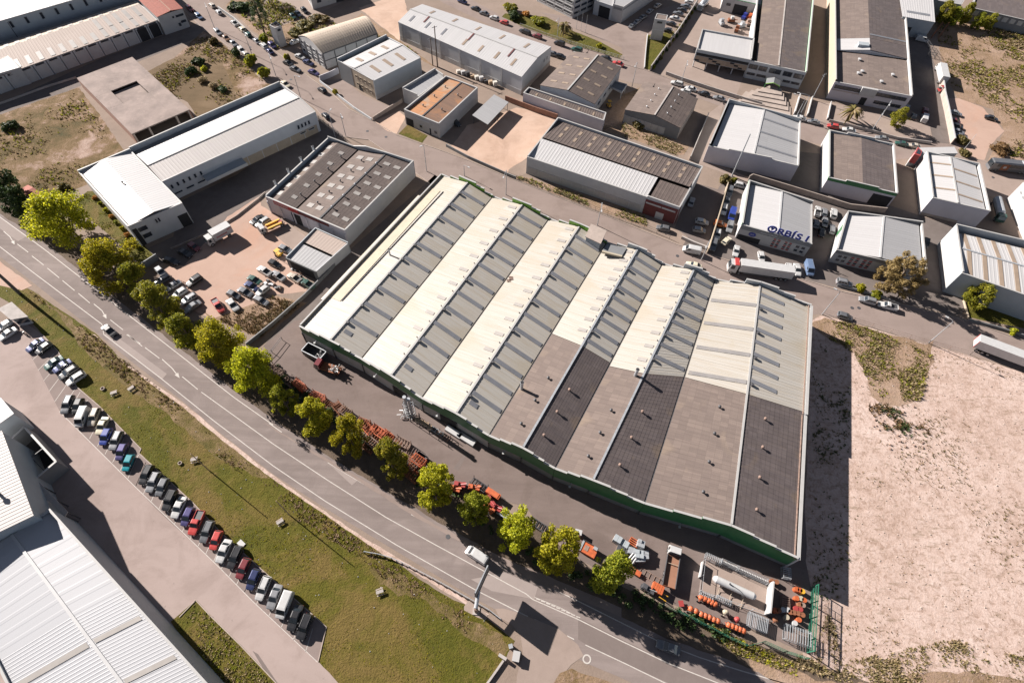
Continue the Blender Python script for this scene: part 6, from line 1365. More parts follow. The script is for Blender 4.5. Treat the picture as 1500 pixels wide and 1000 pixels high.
# articulated lorry behind the hall
r, L = veh('articulated_lorry', 'long white trailer with a red and white tractor unit outside the sign building', 'lorry', C13(222, 610), C12(1222, 560), 1.5); h = L/2
pm(lambda mb: mb.box(-h, h-2.7, -1.22, 1.22, 1.25, 3.7), 'trailer_box', PAINT['white'], r); cab(r, h-2.2, h, 1.2, 3.3, PAINT['white'])
pm(lambda mb: mb.box(h-2.23, h-1.2, -1.22, 1.22, 3.303, 3.6), 'roof_deflector', PAINT['red'], r); pm(lambda mb: mb.box(-h+.1, h-2.0, -.5, .5, .8, 1.2), 'chassis', M['dark_metal'], r); wheels(r, (h-1, h-3, -h+1.2, -h+2.4, -h+3.6), 1.05)
for s_ in (-1, 1): pm(lambda mb: mb.box(-h+4.5, h-4, s_*1.1-.04, s_*1.1+.04, .5, 1.1), 'side_guard', M['dark_metal'], r)
r, L = veh('white_trailer', 'white box trailer parked on the street above the sandy lot', 'trailer', C23(1225, 45), (1530, 541), 1.5); h = L/2
pm(lambda mb: mb.box(-h, h, -1.22, 1.22, 1.2, 3.6), 'trailer_box', PAINT['white'], r); wheels(r, (-h+1.2, -h+2.4, -h+3.6, h-2), 1.05); pm(lambda mb: mb.box(-h+.1, h-.2, -.5, .5, .75, 1.15), 'chassis', M['dark_metal'], r)
for y in (-1.15, 1.15): pm(lambda mb: mb.box(-h-.05, -h-.003, y-.1, y+.1, 1.25, 3.55), 'door_post', M['red_paint'], r)
# small truck standing at the lane wall
r, L = veh('box_truck', 'small white box truck standing at the lane wall beside the upper scrub', 'lorry', C03(1055, 450), C03(1035, 360), 1.5); h = max(L/2, 3.6)
pm(lambda mb: mb.box(-h, h-1.7, -1.15, 1.15, 1.0, 3.4), 'cargo_box', PAINT['white'], r); cab(r, h-1.6, h, 1.1, 2.4, PAINT['white']); wheels(r, (h-.8, -h+1.3), 1.0); pm(lambda mb: mb.box(-h+.1, h-1.4, -.45, .45, .5, .98), 'chassis', M['dark_metal'], r)
# coach
r, L = veh('coach', 'grey coach with an orange side panel and round white emblem at the right edge', 'bus', (1512, 247), E2(1118, 680), 1.5); h = L/2
def coach_body(mb):
    pr = [(-1.2, .35), (1.2, .35), (1.25, 1.0), (1.22, 2.9), (1.0, 3.25), (-1.0, 3.25), (-1.22, 2.9), (-1.25, 1.0)]
    mb.hexa([(-h, y, z) for y, z in pr], [(h-(.25 if z > 2 else 0), y, z) for y, z in pr])
pm(coach_body, 'body', PAINT['grey'], r); wheels(r, (h-2.2, -h+2.2, -h+3.4), 1.08)
pm(lambda mb: mb.box(h-.3, h+.05, -1.05, 1.05, 1.3, 2.9), 'windscreen', M['glass'], r)
for s_ in (-1, 1):
    for k in range(6): pm(lambda mb: mb.box(-h+.5+k*(2*h-2)/6, -h+.42+(k+1)*(2*h-2)/6, s_*1.235-.03, s_*1.235+.03, 1.75, 2.75), 'side_window', M['glass'], r)
    pm(lambda mb: mb.box(h-5.2, h-2.9, s_*1.25-.04, s_*1.25+.04, .7, 2.74), 'orange_panel', M['rust'], r)
    def disc(mb):
        n = 18; c = (h-4.0, s_*1.3, 1.75); y0, y1 = s_*1.292, s_*1.31
        mb.hexa([(c[0]+.5*math.cos(t*2*math.pi/n), y0, c[2]+.42*math.sin(t*2*math.pi/n)) for t in range(n)], [(c[0]+.5*math.cos(t*2*math.pi/n), y1, c[2]+.42*math.sin(t*2*math.pi/n)) for t in range(n)])
    pm(disc, 'round_emblem', M['frame_white'], r)
pm(lambda mb: mb.box(-h+2, -h+4, -.7, .7, 3.253, 3.4), 'roof_unit', M['galv'], r)
# concrete mixer, tanker, yellow lorry, forklifts
r, L = veh('mixer_truck', 'grey concrete mixer truck at the depot entrance by the chain of parked cars', 'lorry', Z1(1480, 5), Z1(1425, 60), 1.5); h = 4.0
cab(r, h-1.8, h, 1.1, 2.5, M['galv']); pm(lambda mb: mb.tube([(-h+.3, 0, 2.6), (-h+1.2, 0, 2.4), (-.2, 0, 2.1), (h-2.4, 0, 2.0), (h-1.95, 0, 2.0)], [.6, 1.05, 1.25, 1.0, .5], 12), 'mixing_drum', M['galv'], r); wheels(r, (h-1, -h+1, -h+2.2), 1.0); pm(lambda mb: mb.box(-h, h-1.7, -.5, .5, .6, .95), 'chassis', M['dark_metal'], r)
r, L = veh('tanker_truck', 'grey road tanker parked in the alley beside the white flank warehouse', 'lorry', Z5(1160, 600), Z5(1225, 850), 1.5); h = max(3.6, L/2)
pm(lambda mb: mb.tube([(-h, 0, 1.9), (-h+.3, 0, 1.9), (h-2.3, 0, 1.9), (h-2.0, 0, 1.9)], [.6, 1.05, 1.05, .6], 14), 'tank', M['galv'], r); cab(r, h-1.7, h, 1.1, 2.4, PAINT['green']); wheels(r, (h-.9, -h+1.2), 1.0); pm(lambda mb: mb.box(-h, h-1.6, -.5, .5, .6, .9), 'chassis', M['dark_metal'], r)
r, L = veh('yellow_recovery_lorry', 'white cab lorry with yellow parts on its flat bed by the workshop corner', 'lorry', (415, 322), (379, 338), 1.2); h = max(3.0, L/2)
cab(r, h-1.5, h, 1.05, 2.2, PAINT['white']); pm(lambda mb: mb.box(-h, h-1.6, -1.05, 1.05, .85, 1.0), 'flat_bed', M['rust_grey'], r); wheels(r, (h-.8, -h+1), .95); pm(lambda mb: mb.box(-h, h-1.5, -.4, .4, .5, .84), 'chassis', M['dark_metal'], r)
for y in (-.7, .75): pm(lambda mb: mb.box(-h+.8, h-2.2, y-.25, y+.25, 1.003, 1.4), 'yellow_beam', M['yellow'], r)
pm(lambda mb: mb.box(-h+.5, -h+1.4, -.4, .4, 1.003, 1.25), 'red_box', M['red_paint'], r)
def forklift(label, p, d, mat):
    a = at(p, .8); v = at((p[0]+d[0], p[1]+d[1]), .8)-a
    r = thing('forklift', label, 'forklift', (a.x, a.y, .03), math.atan2(v.y, v.x))
    pm(lambda mb: mb.box(-1.1, .6, -.55, .55, .3, 1.0), 'chassis', mat, r); pm(lambda mb: mb.box(-1.15, -.6, -.5, .5, 1.0+.003, 1.25), 'counterweight', M['dark_metal'], r)
    for x in (-.6, .5):
        for y in (-.48, .48): pm(lambda mb: mb.bar((x, y, 1.0), (x, y, 2.1), .08), 'guard_post', M['dark_metal'], r)
    pm(lambda mb: mb.box(-.7, .6, -.55, .55, 2.104, 2.18), 'overhead_guard', mat, r); wheels(r, (-.7, .4), .55, .3)
    for y in (-.3, .3): pm(lambda mb: mb.bar((.75, y, .1), (.75, y, 2.4), .1), 'mast', M['dark_metal'], r); pm(lambda mb: mb.bar((.82, y, .15), (1.8, y, .15), .12, .05), 'fork', M['dark_metal'], r)
    return r
forklift('yellow forklift in front of the small two tone annex', C11(140, 495), (-10, 8), M['yellow'])
forklift('red forklift beside the small white box truck at the lane wall', C03(1042, 495), (8, 8), M['red_paint'])
forklift('yellow forklift in the passage below the small entrance canopy', Z1(762, 770), (4, 8), M['yellow'])
r = thing('motorbike', 'dark motorbike parked next to the gate kiosk', 'motorbike', at(C10(130, 925), .5)*1 - Vector((0, 0, .47)), math.radians(-20))
for x in (-.7, .7): pm(lambda mb: mb.tube([(x, -.06, .3), (x, .06, .3)], .3, 14), 'wheel', M['tyre'], r)
pm(lambda mb: (mb.bar((-.5, 0, .6), (.35, 0, .75), .25, .3), mb.bar((.35, 0, .75), (.7, 0, .3), .08)), 'frame', PAINT['black'], r); pm(lambda mb: mb.bar((.4, -.35, 1.0), (.4, .35, 1.0), .05), 'handlebar', M['dark_metal'], r); pm(lambda mb: mb.box(-.6, .05, -.13, .13, .78, .88), 'saddle', M['black_rubber'], r)
# ---------------------------------------------------------------- trees and plants
M['leaf_yellow'] = leaf_mat('leaf_yellow', (.15, .165, .010), (.33, .315, .014), (.50, .45, .03), .55)
M['leaf_green'] = leaf_mat('leaf_green', (.10, .125, .012), (.23, .23, .018), (.38, .35, .035), .55)
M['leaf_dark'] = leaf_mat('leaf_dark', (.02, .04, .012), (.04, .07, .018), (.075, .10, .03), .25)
M['leaf_olive'] = leaf_mat('leaf_olive', (.075, .07, .02), (.14, .115, .035), (.22, .17, .06), .4)
M['leaf_brown'] = leaf_mat('leaf_brown', (.10, .06, .02), (.17, .11, .04), (.26, .18, .08), .3)
M['leaf_straw'] = leaf_mat('leaf_straw', (.20, .145, .07), (.29, .21, .12), (.38, .29, .18), .4)
M['flower_orange'] = leaf_mat('flower_orange', (.30, .12, .02), (.45, .2, .04), (.5, .3, .1), .3)
def rnd_dir():
    while True:
        v = Vector((random.uniform(-1, 1), random.uniform(-1, 1), random.uniform(-1, 1)))
        if .05 < v.length < 1: return v.normalized()
def leaf_cloud(name, clumps, n, size, mat, seed, flat=.3, thin=1.0):
    """leaf-sized faces spread through clumps [(centre, radius)]"""
    random.seed(seed); vs, fs = [], []
    tot = sum(r**2.2 for c, r in clumps)
    for c, r in clumps:
        for _ in range(int(n*r**2.2/tot)):
            d = rnd_dir(); p = c + Vector((d.x*r, d.y*r, d.z*r*.85))*(random.random()**.45)
            nr = (d*.7+rnd_dir()*.8+Vector((0, 0, flat))).normalized()
            x = nr.orthogonal().normalized(); a = random.random()*6.28
            x = (Matrix.Rotation(a, 3, nr) @ x); y = nr.cross(x); s_ = size*random.uniform(.6, 1.3)
            b0 = len(vs); vs += [p-x*s_*.5, p+y*s_*.42*thin, p+x*s_*.5+nr*s_*.1, p-y*s_*.42*thin]; fs.append((b0, b0+1, b0+2, b0+3))
    me = bpy.data.meshes.new(name); me.from_pydata([tuple(v) for v in vs], [], fs); me.materials.append(mat); me.update()
    return me
def tree_proto(seed, h=10.0, r=3.6, nleaf=5200, mat='leaf_yellow', size=.42, base=.22, ncl=34, limbs=8):
    random.seed(seed); mb = MB()
    tr = [(0, 0, 0), (.08, .05, h*.25), (random.uniform(-.2, .2), .1, h*.5), (random.uniform(-.3, .3), .2, h*.8)]
    mb.tube(tr, [.28, .22, .15, .05], 8)
    clumps = []
    for k in range(ncl):
        t = random.random(); z = h*(base+(1-base)*t*.97)
        prof = math.sin(math.pi*min(1, .16+.80*t))**.75
        a = random.random()*6.283; q = r*prof*math.sqrt(random.uniform(.15, 1.0))*random.uniform(.75, 1.22)
        clumps.append((Vector((math.cos(a)*q, math.sin(a)*q, z)), r*random.uniform(.13, .36)))
    for k in range(limbs):
        c, _ = clumps[k*len(clumps)//limbs]; z0 = max(h*.18, c.z*.55)
        mb.tube([(0.05, .05, z0), tuple(c*.5+Vector((0, 0, z0*.5))), tuple(c)], [.12, .07, .03], 6)
    to = mb.build('trunk', M['bark'], world=False); tm = to.data; bpy.data.objects.remove(to)
    return tm, leaf_cloud('crown', clumps, nleaf, size, M[mat], seed+50), h, r
TP = {}
for k, (sd_, mt) in enumerate((('a', 'leaf_yellow'), ('b', 'leaf_green'), ('c', 'leaf_yellow'), ('d', 'leaf_green'), ('e', 'leaf_yellow'))):
    TP['row%d' % k] = tree_proto(20+k, 10, 3.5+.2*(k % 3), 8500, mt, .36, .14, 40+3*k)
TP['big'] = tree_proto(41, 10, 5.6, 12500, 'leaf_yellow', .38, .14, 64, 11)
TP['big2'] = tree_proto(42, 10, 5.4, 12500, 'leaf_yellow', .38, .14, 60, 11)
TP['dark'] = tree_proto(45, 10, 4.2, 5200, 'leaf_dark', .5, .1, 40)
TP['round'] = tree_proto(46, 10, 5.0, 4200, 'leaf_green', .6, .12, 40)
def tree(kind, p, wpx, h, label, name='leafy_tree', cat='tree', group=None, zc=.56):
    tm, cm, h0, r0 = TP[kind]
    c = at(p, h*zc); w_ = (at((p[0]+wpx/2, p[1]), h*zc)-at((p[0]-wpx/2, p[1]), h*zc)).length
    o = thing(name, label, cat, (c.x, c.y, 0), random.random()*6.28, group)
    s_ = 1.0*w_/(2*r0*1.02); h *= 1.32; o.scale = (s_, s_, h/h0)
    link('trunk', tm, o); link('crown', cm, o)
    return o
random.seed(5)
gr = 'trees along the avenue'
for kind, p, w_, h, lab in [
 ('big', (97, 326), 84, 10.5, 'broad yellow-green tree, uppermost of the avenue row beside the mown lawn'),
 ('big2', (160, 388), 76, 10.0, 'broad yellow-green tree by the corner of the white end block'),
 ('row1', (200, 416), 44, 8.0, 'smaller green tree squeezed between two broad trees at the dirt lot fence'),
 ('row1', (233, 452), 60, 9.5, 'green tree beside the parked cars of the dirt lot'),
 ('row3', (273, 487), 48, 8.0, 'dull green tree near the weedy corner of the dirt lot'),
 ('big', (324, 505), 64, 9.0, 'yellow tree by the weedy corner of the dirt lot'),
 ('big2', (371, 550), 66, 10.0, 'yellow tree at the entrance of the works yard'),
 ('row3', (418, 590), 36, 8.0, 'narrow dark green tree just below the yard entrance'),
 ('row0', (465, 614), 50, 8.5, 'bright yellow small tree opposite the skip'),
 ('row2', (514, 643), 48, 9.5, 'yellow-green tree right after the bright yellow one'),
 ('row1', (572, 677), 50, 10.0, 'green tree opposite the twin flue between the rusty frames'),
 ('row4', (636, 717), 56, 10.5, 'tall green-yellow tree at the orange machinery'),
 ('row3', (697, 747), 44, 8.5, 'small green tree among the red and orange machines'),
 ('row2', (752, 777), 58, 10.5, 'thin yellowish tree above the white van on the avenue'),
 ('row4', (820, 806), 66, 11.5, 'large yellowish tree above the billboard shadow'),
 ('row1', (893, 838), 60, 11.5, 'last dark green tree of the avenue row by the tipper lorry')]:
    tree(kind, p, w_, h, lab, 'avenue_tree', 'tree', gr)
# dark trees at the left edge
for p, w_, h, lab in [((10, 275), 44, 9, 'dark evergreen at the left frame edge, upper one'), ((24, 300), 40, 8, 'dark evergreen at the left frame edge beside the red shed'), ((42, 318), 26, 6, 'small dark evergreen below the red shed')]:
    tree('dark', p, w_, h, lab, 'evergreen_tree', 'tree', 'evergreens at the left edge')
# pine
random.seed(77)
mb = MB(); mb.tube([(0, 0, 0), (.1, 0, 6), (0, .1, 12)], [.3, .2, .04], 8); cl = []
for k in range(46):
    z = 3.2+9*(k/46); q = (12.6-z)*.36*random.uniform(.5, 1.1); a = k*2.4
    cl.append((Vector((math.cos(a)*q, math.sin(a)*q, z+q*.25)), .55+.35*random.random())); mb.tube([(0, 0, z), tuple(cl[-1][0])], [.06, .02], 5)
to = mb.build('trunk', M['bark'], world=False); TP['pine'] = (to.data, leaf_cloud('crown', cl, 5200, .42, M['leaf_dark'], 3, .5, .35), 12.6, 3.4); bpy.data.objects.remove(to)
tree('pine', Z8(770, 140), 36, 12.5, 'tall pine with an open crown on the slope above the back street', 'pine_tree', 'tree')
tree('pine', (390, -12), 30, 8, 'young pine at the top frame edge by the paved lot', 'pine_tree', 'tree')
# brown feathery conifer
random.seed(78); mb = MB(); mb.tube([(0, 0, 0), (.1, 0, 4), (0, .1, 8)], [.3, .22, .06], 8); cl = []
for k in range(60):
    a = random.random()*6.283; z = random.uniform(1.2, 8.6); q = 4.6*math.sin(math.pi*min(1, .22+.7*z/9))*random.uniform(.4, 1.0)
    cl.append((Vector((math.cos(a)*q, math.sin(a)*q, z)), random.uniform(.55, 1.0)))
    if k % 3 == 0: mb.tube([(0, 0, z*.6), tuple(cl[-1][0])], [.09, .03], 5)
to = mb.build('trunk', M['bark'], world=False); TP['feather'] = (to.data, leaf_cloud('crown', cl, 7000, .6, M['leaf_brown'], 8, .6, .35), 9.0, 4.6); bpy.data.objects.remove(to)
tree('feather', Z6(215, 520), 66, 9.0, 'brown-olive feathery conifer in front of the white unit with red windows', 'feathery_conifer', 'tree')
for p, w_, h, lab in [(Z6(1035, 770), 36, 5.5, 'round green tree on the corner lawn by the striped roof hall'), (C03(812, 655), 24, 5.0, 'round green tree on the office forecourt'),
  (Z4(400, 200), 24, 6, 'bushy green tree at the wall corner of the upper scrub, left one'), (Z4(690, 220), 20, 6, 'yellow-green bushy tree in the middle of the upper scrub hedge'), (Z4(540, 250), 20, 5, 'dark gap-filling tree between the hedge trees of the upper scrub'), (Z4(860, 310), 18, 4.5, 'olive tree right of the upper scrub hedge'), (Z4(1030, 320), 18, 4.5, 'bright grassy looking small tree at the end of the upper scrub hedge')]:
    tree('round', p, w_, h, lab, 'round_tree', 'tree')
# palms
def palm(p, wpx, h, label):
    c = at(p, h*.8); o = thing('palm_tree', label, 'palm', (c.x, c.y, 0)); R_ = (at((p[0]+wpx/2, p[1]), h)-at(p, h)).length
    mb = MB(); mb.tube([(0, 0, 0), (.05, 0, h*.5), (0, 0, h)], [.32, .26, .28], 9); mb.build('trunk', M['bark'], o, world=False)
    for k in range(26):
        a = k*2.39996; el = random.uniform(-.2, 1.1); f = MB(); prev = None
        for s_ in range(8):
            t = s_/7; rr = R_*t*math.cos(el*.7); z = h+R_*(math.sin(el)*t*.9-t*t*.75); q = Vector((math.cos(a)*rr, math.sin(a)*rr, z)); sd2 = Vector((-math.sin(a), math.cos(a), 0))*(.42*(math.sin(math.pi*min(1, .12+.88*t))+.08))
            if prev is not None:
                p0, s0 = prev; dn = Vector((0, 0, -.16))
                f.add([p0-s0+dn, p0, q, q-sd2+dn], [[0, 1, 2, 3]]); f.add([p0, p0+s0+dn, q+sd2+dn, q], [[0, 1, 2, 3]])
            prev = (q, sd2)
        f.build('frond', M['leaf_olive'] if k % 3 else M['leaf_straw'], o, world=False, fix=False)
palm(C03(560, 615), 34, 4.0, 'large palm on the office forecourt, yellow-green fronds')
palm(Z1(435, 195), 26, 3.2, 'spiky palm on the office lawn behind the white fence')
# shrubs: one leafy mound per kind, copied
def shrub_mesh(seed, mat, n=900, size=.3, thin=1.0):
    random.seed(seed); cl = []
    for k in range(9):
        a = random.random()*6.283; q = random.uniform(0, .62); cl.append((Vector((math.cos(a)*q, math.sin(a)*q, .25+.45*random.random()*(1.1-q))), random.uniform(.28, .45)))
    return leaf_cloud('foliage', cl, n, size, M[mat], seed, .3, thin)
SH = {'green': shrub_mesh(1, 'leaf_green'), 'dark': shrub_mesh(2, 'leaf_dark'), 'olive': shrub_mesh(3, 'leaf_olive'), 'straw': shrub_mesh(4, 'leaf_straw', 700, .4, .3), 'yellow': shrub_mesh(5, 'leaf_yellow'), 'orange': shrub_mesh(6, 'flower_orange'), 'brown': shrub_mesh(7, 'leaf_brown', 800, .34, .4)}
def stems():
    mb = MB()
    for k in range(5): mb.tube([(0, 0, 0), (.3*math.cos(k*1.26), .3*math.sin(k*1.26), .45)], [.04, .015], 5)
    o = mb.build('stem', M['bark'], world=False); m = o.data; bpy.data.objects.remove(o); return m
STEM = stems()
random.seed(9)
def shrub(kind, p, wpx, h, label, group=None, name='shrub'):
    c = at(p, h*.4); w_ = (at((p[0]+wpx/2, p[1]), h*.4)-at((p[0]-wpx/2, p[1]), h*.4)).length
    o = thing(name, label, 'shrub', (c.x, c.y, 0), random.random()*6, group); s_ = w_/1.9; o.scale = (s_, s_*random.uniform(.85, 1.1), h/1.05)
    link('foliage', SH[kind], o); link('stem', STEM, o); return o
for kind, p, w_, h, lab in [
 ('dark', Z8(530, 545), 17, 3, 'dark green shrub behind the parked cars, first below the dry slope cars'), ('green', Z8(700, 640), 27, 4, 'largest round green shrub on the street edge of the dry slope'), ('green', Z8(830, 770), 24, 4, 'round green shrub nearest the end of the long white warehouse'),
 ('olive', Z8(310, 430), 18, 2.2, 'olive bush by the lane corner on the stubble field'), ('dark', Z8(140, 640), 22, 2.5, 'dark bush clump in the middle of the stubble field'), ('yellow', Z8(210, 720), 12, 1.6, 'bright green little bush in the stubble field'), ('dark', Z8(60, 740), 20, 2.5, 'dark bush left of the bright green little bush'), ('straw', Z8(190, 830), 20, 2.0, 'pale pampas tuft in the stubble field, upper one'), ('straw', Z8(300, 900), 18, 2.0, 'pale pampas tuft in the stubble field, lower one'), ('dark', Z8(390, 930), 18, 1.6, 'low dark bush beside the lower pampas tuft'),
 ('dark', Z8(560, 70), 34, 3, 'dark bush bank left of the tall pine'), ('green', Z8(840, 400), 18, 3, 'green bush at the foot of the square white tower'), ('olive', Z8(1090, 600), 10, 2.2, 'yellowish street shrub by the barrel roof forecourt'), ('yellow', Z8(1060, 600), 8, 2.2, 'slim green street shrub by the barrel roof forecourt'), ('olive', Z8(1150, 330), 30, 2, 'olive scrub mound behind the square white tower'), ('olive', Z8(1250, 250), 34, 2, 'wide olive scrub mound along the paved lot wall'), ('olive', Z8(1390, 190), 34, 2, 'olive scrub mound below the corner house'),
 ('yellow', E5(835, 785), 9, 1.8, 'little yellow tree shrub on the grey forecourt wall'), ('green', Z1(230, 155), 30, 2.6, 'bright green bush on the office lawn'), ('dark', Z1(60, 110), 24, 3, 'dark bush at the left end of the office lawn'), ('orange', Z1(150, 100), 14, 1.8, 'orange flowering bush on the office lawn'), ('green', Z1(30, 60), 30, 3, 'green bush at the top left of the office lawn'), ('yellow', Z1(690, 335), 12, 1.6, 'small bush at the tip of the office lawn'),
 ('olive', Z1(965, 910), 24, 2.2, 'olive bush at the white panelled shed front'), ('olive', E1(470, 160), 22, 2.4, 'yellow-green bush at the foot of the tall leaning pole'), ('green', E1(570, 185), 12, 1.8, 'green bush beside the yellow-green pole bush'), ('yellow', C13(605, 680), 17, 2, 'bright yellow-green bush at the white unit corner'), ('green', C13(690, 710), 22, 1.4, 'low green bush under the brown conifer'), ('yellow', (1484, 485), 14, 1.8, 'yellow bush at the street end of the corner lawn'), ('olive', Z6(1400, 860), 14, 1.4, 'pale flowering bush against the striped hall'),
 ('olive', E2(820, 420), 24, 2.2, 'olive bush at the end of the lane wall'), ('olive', E2(850, 560), 18, 2.0, 'olive bush behind the white flank warehouse'), ('brown', E2(1270, 500), 38, 2.4, 'tan dried bush beside the coach'), ('dark', C10(470, 330), 16, 1.4, 'dark bush in the flower bed of the end block') , ('olive', C10(350, 120), 18, 1.8, 'grey-green bush on the scrub beside the red roof shed'), ('green', C10(300, 160), 20, 1.6, 'low green bush right of the red roof shed'), ('dark', C00(50, 690), 26, 2.6, 'dark bush mound on the scrub field at the left edge'),
 ('dark', E1(545, 440), 1, .2, '')]:
    if lab: shrub(kind, p, w_, h, lab)
for k in range(9):
    t = k/8; shrub(['orange', 'green', 'yellow'][k % 3], C10(520+t*235, 185+t*270), 9, 1.2, f'{["orange flowering", "green", "yellowish"][k % 3]} bed shrub along the end block wall, {["topmost", "upper", "upper middle"][k//3] if k < 3 else ["middle", "lower middle", "lower"][k//3-1 if k < 6 else 2]} of its colour', 'flower bed shrubs')
random.seed(31)
for k in range(14):
    t = k/13; p = Z1(1385-t*300, 60+t*430); shrub(['dark', 'green', 'olive'][k % 3], p, 9, 1.6, '%s hedge plant from the top along the long grey depot wall' % ('first second third fourth fifth sixth seventh eighth ninth tenth eleventh twelfth thirteenth fourteenth'.split()[k]), 'hedge plants on the depot wall')
# dark undergrowth hedge below the avenue trees
hd = []
random.seed(12)
HP = [C21(30, 140), C21(170, 250), C21(300, 350), C21(450, 480), C21(640, 610), C21(850, 740), C21(1050, 880), C32(60, 240), C32(300, 370), C32(520, 470), C32(700, 540), C32(860, 600), C32(1050, 680), C32(1250, 770)]
for a, b_ in zip(HP[:-1], HP[1:]):
    for k in range(14):
        p = at((lerp(a[0], b_[0], k/14), lerp(a[1], b_[1], k/14))); hd.append((p+Vector((random.uniform(-1.3, 1.3), random.uniform(-1.3, 1.3), random.uniform(.15, .7))), random.uniform(.4, .8)))
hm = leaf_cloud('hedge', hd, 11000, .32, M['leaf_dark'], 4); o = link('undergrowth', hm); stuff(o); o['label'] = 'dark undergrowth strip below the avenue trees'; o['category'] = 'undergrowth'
# grass tufts and weeds
def inside(p, poly):
    c = False; n = len(poly); j = n-1
    for i in range(n):
        if (poly[i].y > p.y) != (poly[j].y > p.y) and p.x < (poly[j].x-poly[i].x)*(p.y-poly[i].y)/(poly[j].y-poly[i].y)+poly[i].x: c = not c
        j = i
    return c
def tufts(name, label, cat, px, n, mats, size=(.25, .6), seed=1, clump=.06, thr=.0, blades=7, wid=.16):
    random.seed(seed); poly = [at(p) for p in px]; x0, x1 = min(p.x for p in poly), max(p.x for p in poly); y0, y1 = min(p.y for p in poly), max(p.y for p in poly)
    vs, fs, mi = [], [], []; got = 0; tries = 0
    while got < n and tries < n*40:
        tries += 1; p = Vector((random.uniform(x0, x1), random.uniform(y0, y1), .02))
        if not inside(p, poly): continue
        nz = noise.noise(Vector((p.x*clump, p.y*clump, seed*3.3)))+.5*noise.noise(Vector((p.x*clump*4, p.y*clump*4, seed*1.3)))
        if nz < thr+random.uniform(-.25, .25): continue
        got += 1; s_ = random.uniform(*size)*(1+max(0, nz)); m = random.randrange(len(mats)); 
        for k in range(blades):
            a = random.random()*6.283; l = s_*random.uniform(.5, 1.1); o_ = Vector((math.cos(a), math.sin(a), 0)); sdv = Vector((-math.sin(a), math.cos(a), 0))*(s_*wid)
            b0 = len(vs); q = p+o_*(s_*.12); vs += [q-sdv, q+sdv, q+o_*l*.65+Vector((0, 0, l*random.uniform(.3, .9)))]; fs.append((b0, b0+1, b0+2)); mi.append(m)
    me = bpy.data.meshes.new(name); me.from_pydata([tuple(v) for v in vs], [], fs)
    for m in mats: me.materials.append(M[m])
    me.polygons.foreach_set('material_index', mi); me.update()
    o = link(name, me); stuff(o); o['label'] = label; o['category'] = cat; return o
VERGE = [C10(0, 665), C10(140, 680), C20(520, 0), C20(700, 178), C20(1000, 400), C20(1200, 570), C20(1500, 800), C31(600, 220), C31(720, 290), C31(1100, 550), C31(1330, 690), C31(1430, 790), C31(1370, 870), C31(1240, 1060), C31(560, 1060), C31(480, 1000), C31(370, 880), C31(410, 690), C31(100, 415), C31(0, 325), C30(1200, 155), C20(1060, 915), C20(770, 625), C20(540, 380), C20(425, 280), C20(235, 0), C10(0, 740)]
tufts('grass_tufts', 'grass tufts on the verge', 'grass', VERGE, 3600, ['leaf_green', 'leaf_olive', 'leaf_yellow'], (.07, .16), 3, .06, .0, 6, .3)
tufts('bank_weeds', 'rough weeds on the road bank', 'weeds', [C10(140, 680), C20(530, 10), C20(900, 320), C20(1200, 570), C20(1500, 800), C31(600, 225), C31(1100, 560), C31(1400, 800), C31(1370, 850), C31(900, 560), C31(500, 250), C31(200, 90), C20(1300, 750), C20(900, 430), C20(480, 90)], 1500, ['leaf_olive', 'leaf_straw', 'leaf_straw', 'leaf_green'], (.12, .34), 5, .12, .1, 7, .25)
LOT = [(1250, 900), (1250, 530), C13(560, 880), C13(970, 1000), C23(1500, 220), (1560, 600), (1560, 1040), (1300, 1000), (1200, 960), (1195, 880)]
tufts('lot_weeds', 'sparse weeds on the sandy lot', 'weeds', LOT, 1900, ['leaf_straw', 'leaf_straw', 'leaf_olive'], (.10, .30), 7, .07, .12, 6, .22)
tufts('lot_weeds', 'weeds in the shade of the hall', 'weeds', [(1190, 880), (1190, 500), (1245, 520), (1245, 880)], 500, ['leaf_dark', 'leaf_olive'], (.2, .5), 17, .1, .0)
tufts('weed_thicket', 'green weed thicket at the hall corner of the sandy lot', 'weeds', [C13(390, 850), C13(560, 880), C13(700, 920), C23(1000, 110), C23(960, 230), C23(930, 360), C23(700, 370), C23(640, 250), C23(560, 100), C23(400, 10)], 1900, ['leaf_olive', 'leaf_straw', 'leaf_straw', 'leaf_green'], (.18, .6), 8, .14, -.1, 8, .2)
tufts('debris_weeds', 'dark brush heap on the sandy lot', 'brush', [C23(640, 400), C23(760, 370), C23(890, 390), C23(880, 460), C23(980, 540), C23(980, 580), C23(850, 550), C23(720, 520)], 160, ['leaf_brown', 'leaf_dark'], (.4, 1.0), 9, .3, -.1, 9, .12)
tufts('roadside_weeds', 'weeds along the avenue below the sandy lot', 'weeds', [C33(150, 880), C33(330, 800), C33(420, 620), C33(520, 880), C33(900, 800), C33(1100, 760), C33(1500, 850), C33(1500, 1020), C33(560, 1010)], 1300, ['leaf_olive', 'leaf_straw', 'leaf_straw'], (.18, .5), 11, .12, .05, 7, .2)
tufts('fence_weeds', 'weeds outside the green yard fence', 'weeds', [C32(1030, 650), C32(1100, 660), C32(1300, 770), C33(40, 800), C33(260, 900), C33(250, 960), C33(-20, 860), C32(1250, 830)], 420, ['leaf_yellow', 'leaf_olive', 'leaf_straw'], (.2, .5), 12, .15, -.2, 8, .2)
SC1 = [(-40, 200), (0, 172), (112, 133), (190, 240), (60, 298), (0, 300)]
tufts('field_weeds', 'scrub on the upper left field', 'scrub', SC1, 1100, ['leaf_olive', 'leaf_straw', 'leaf_straw', 'leaf_green'], (.2, .6), 13, .07, .05, 7, .22)
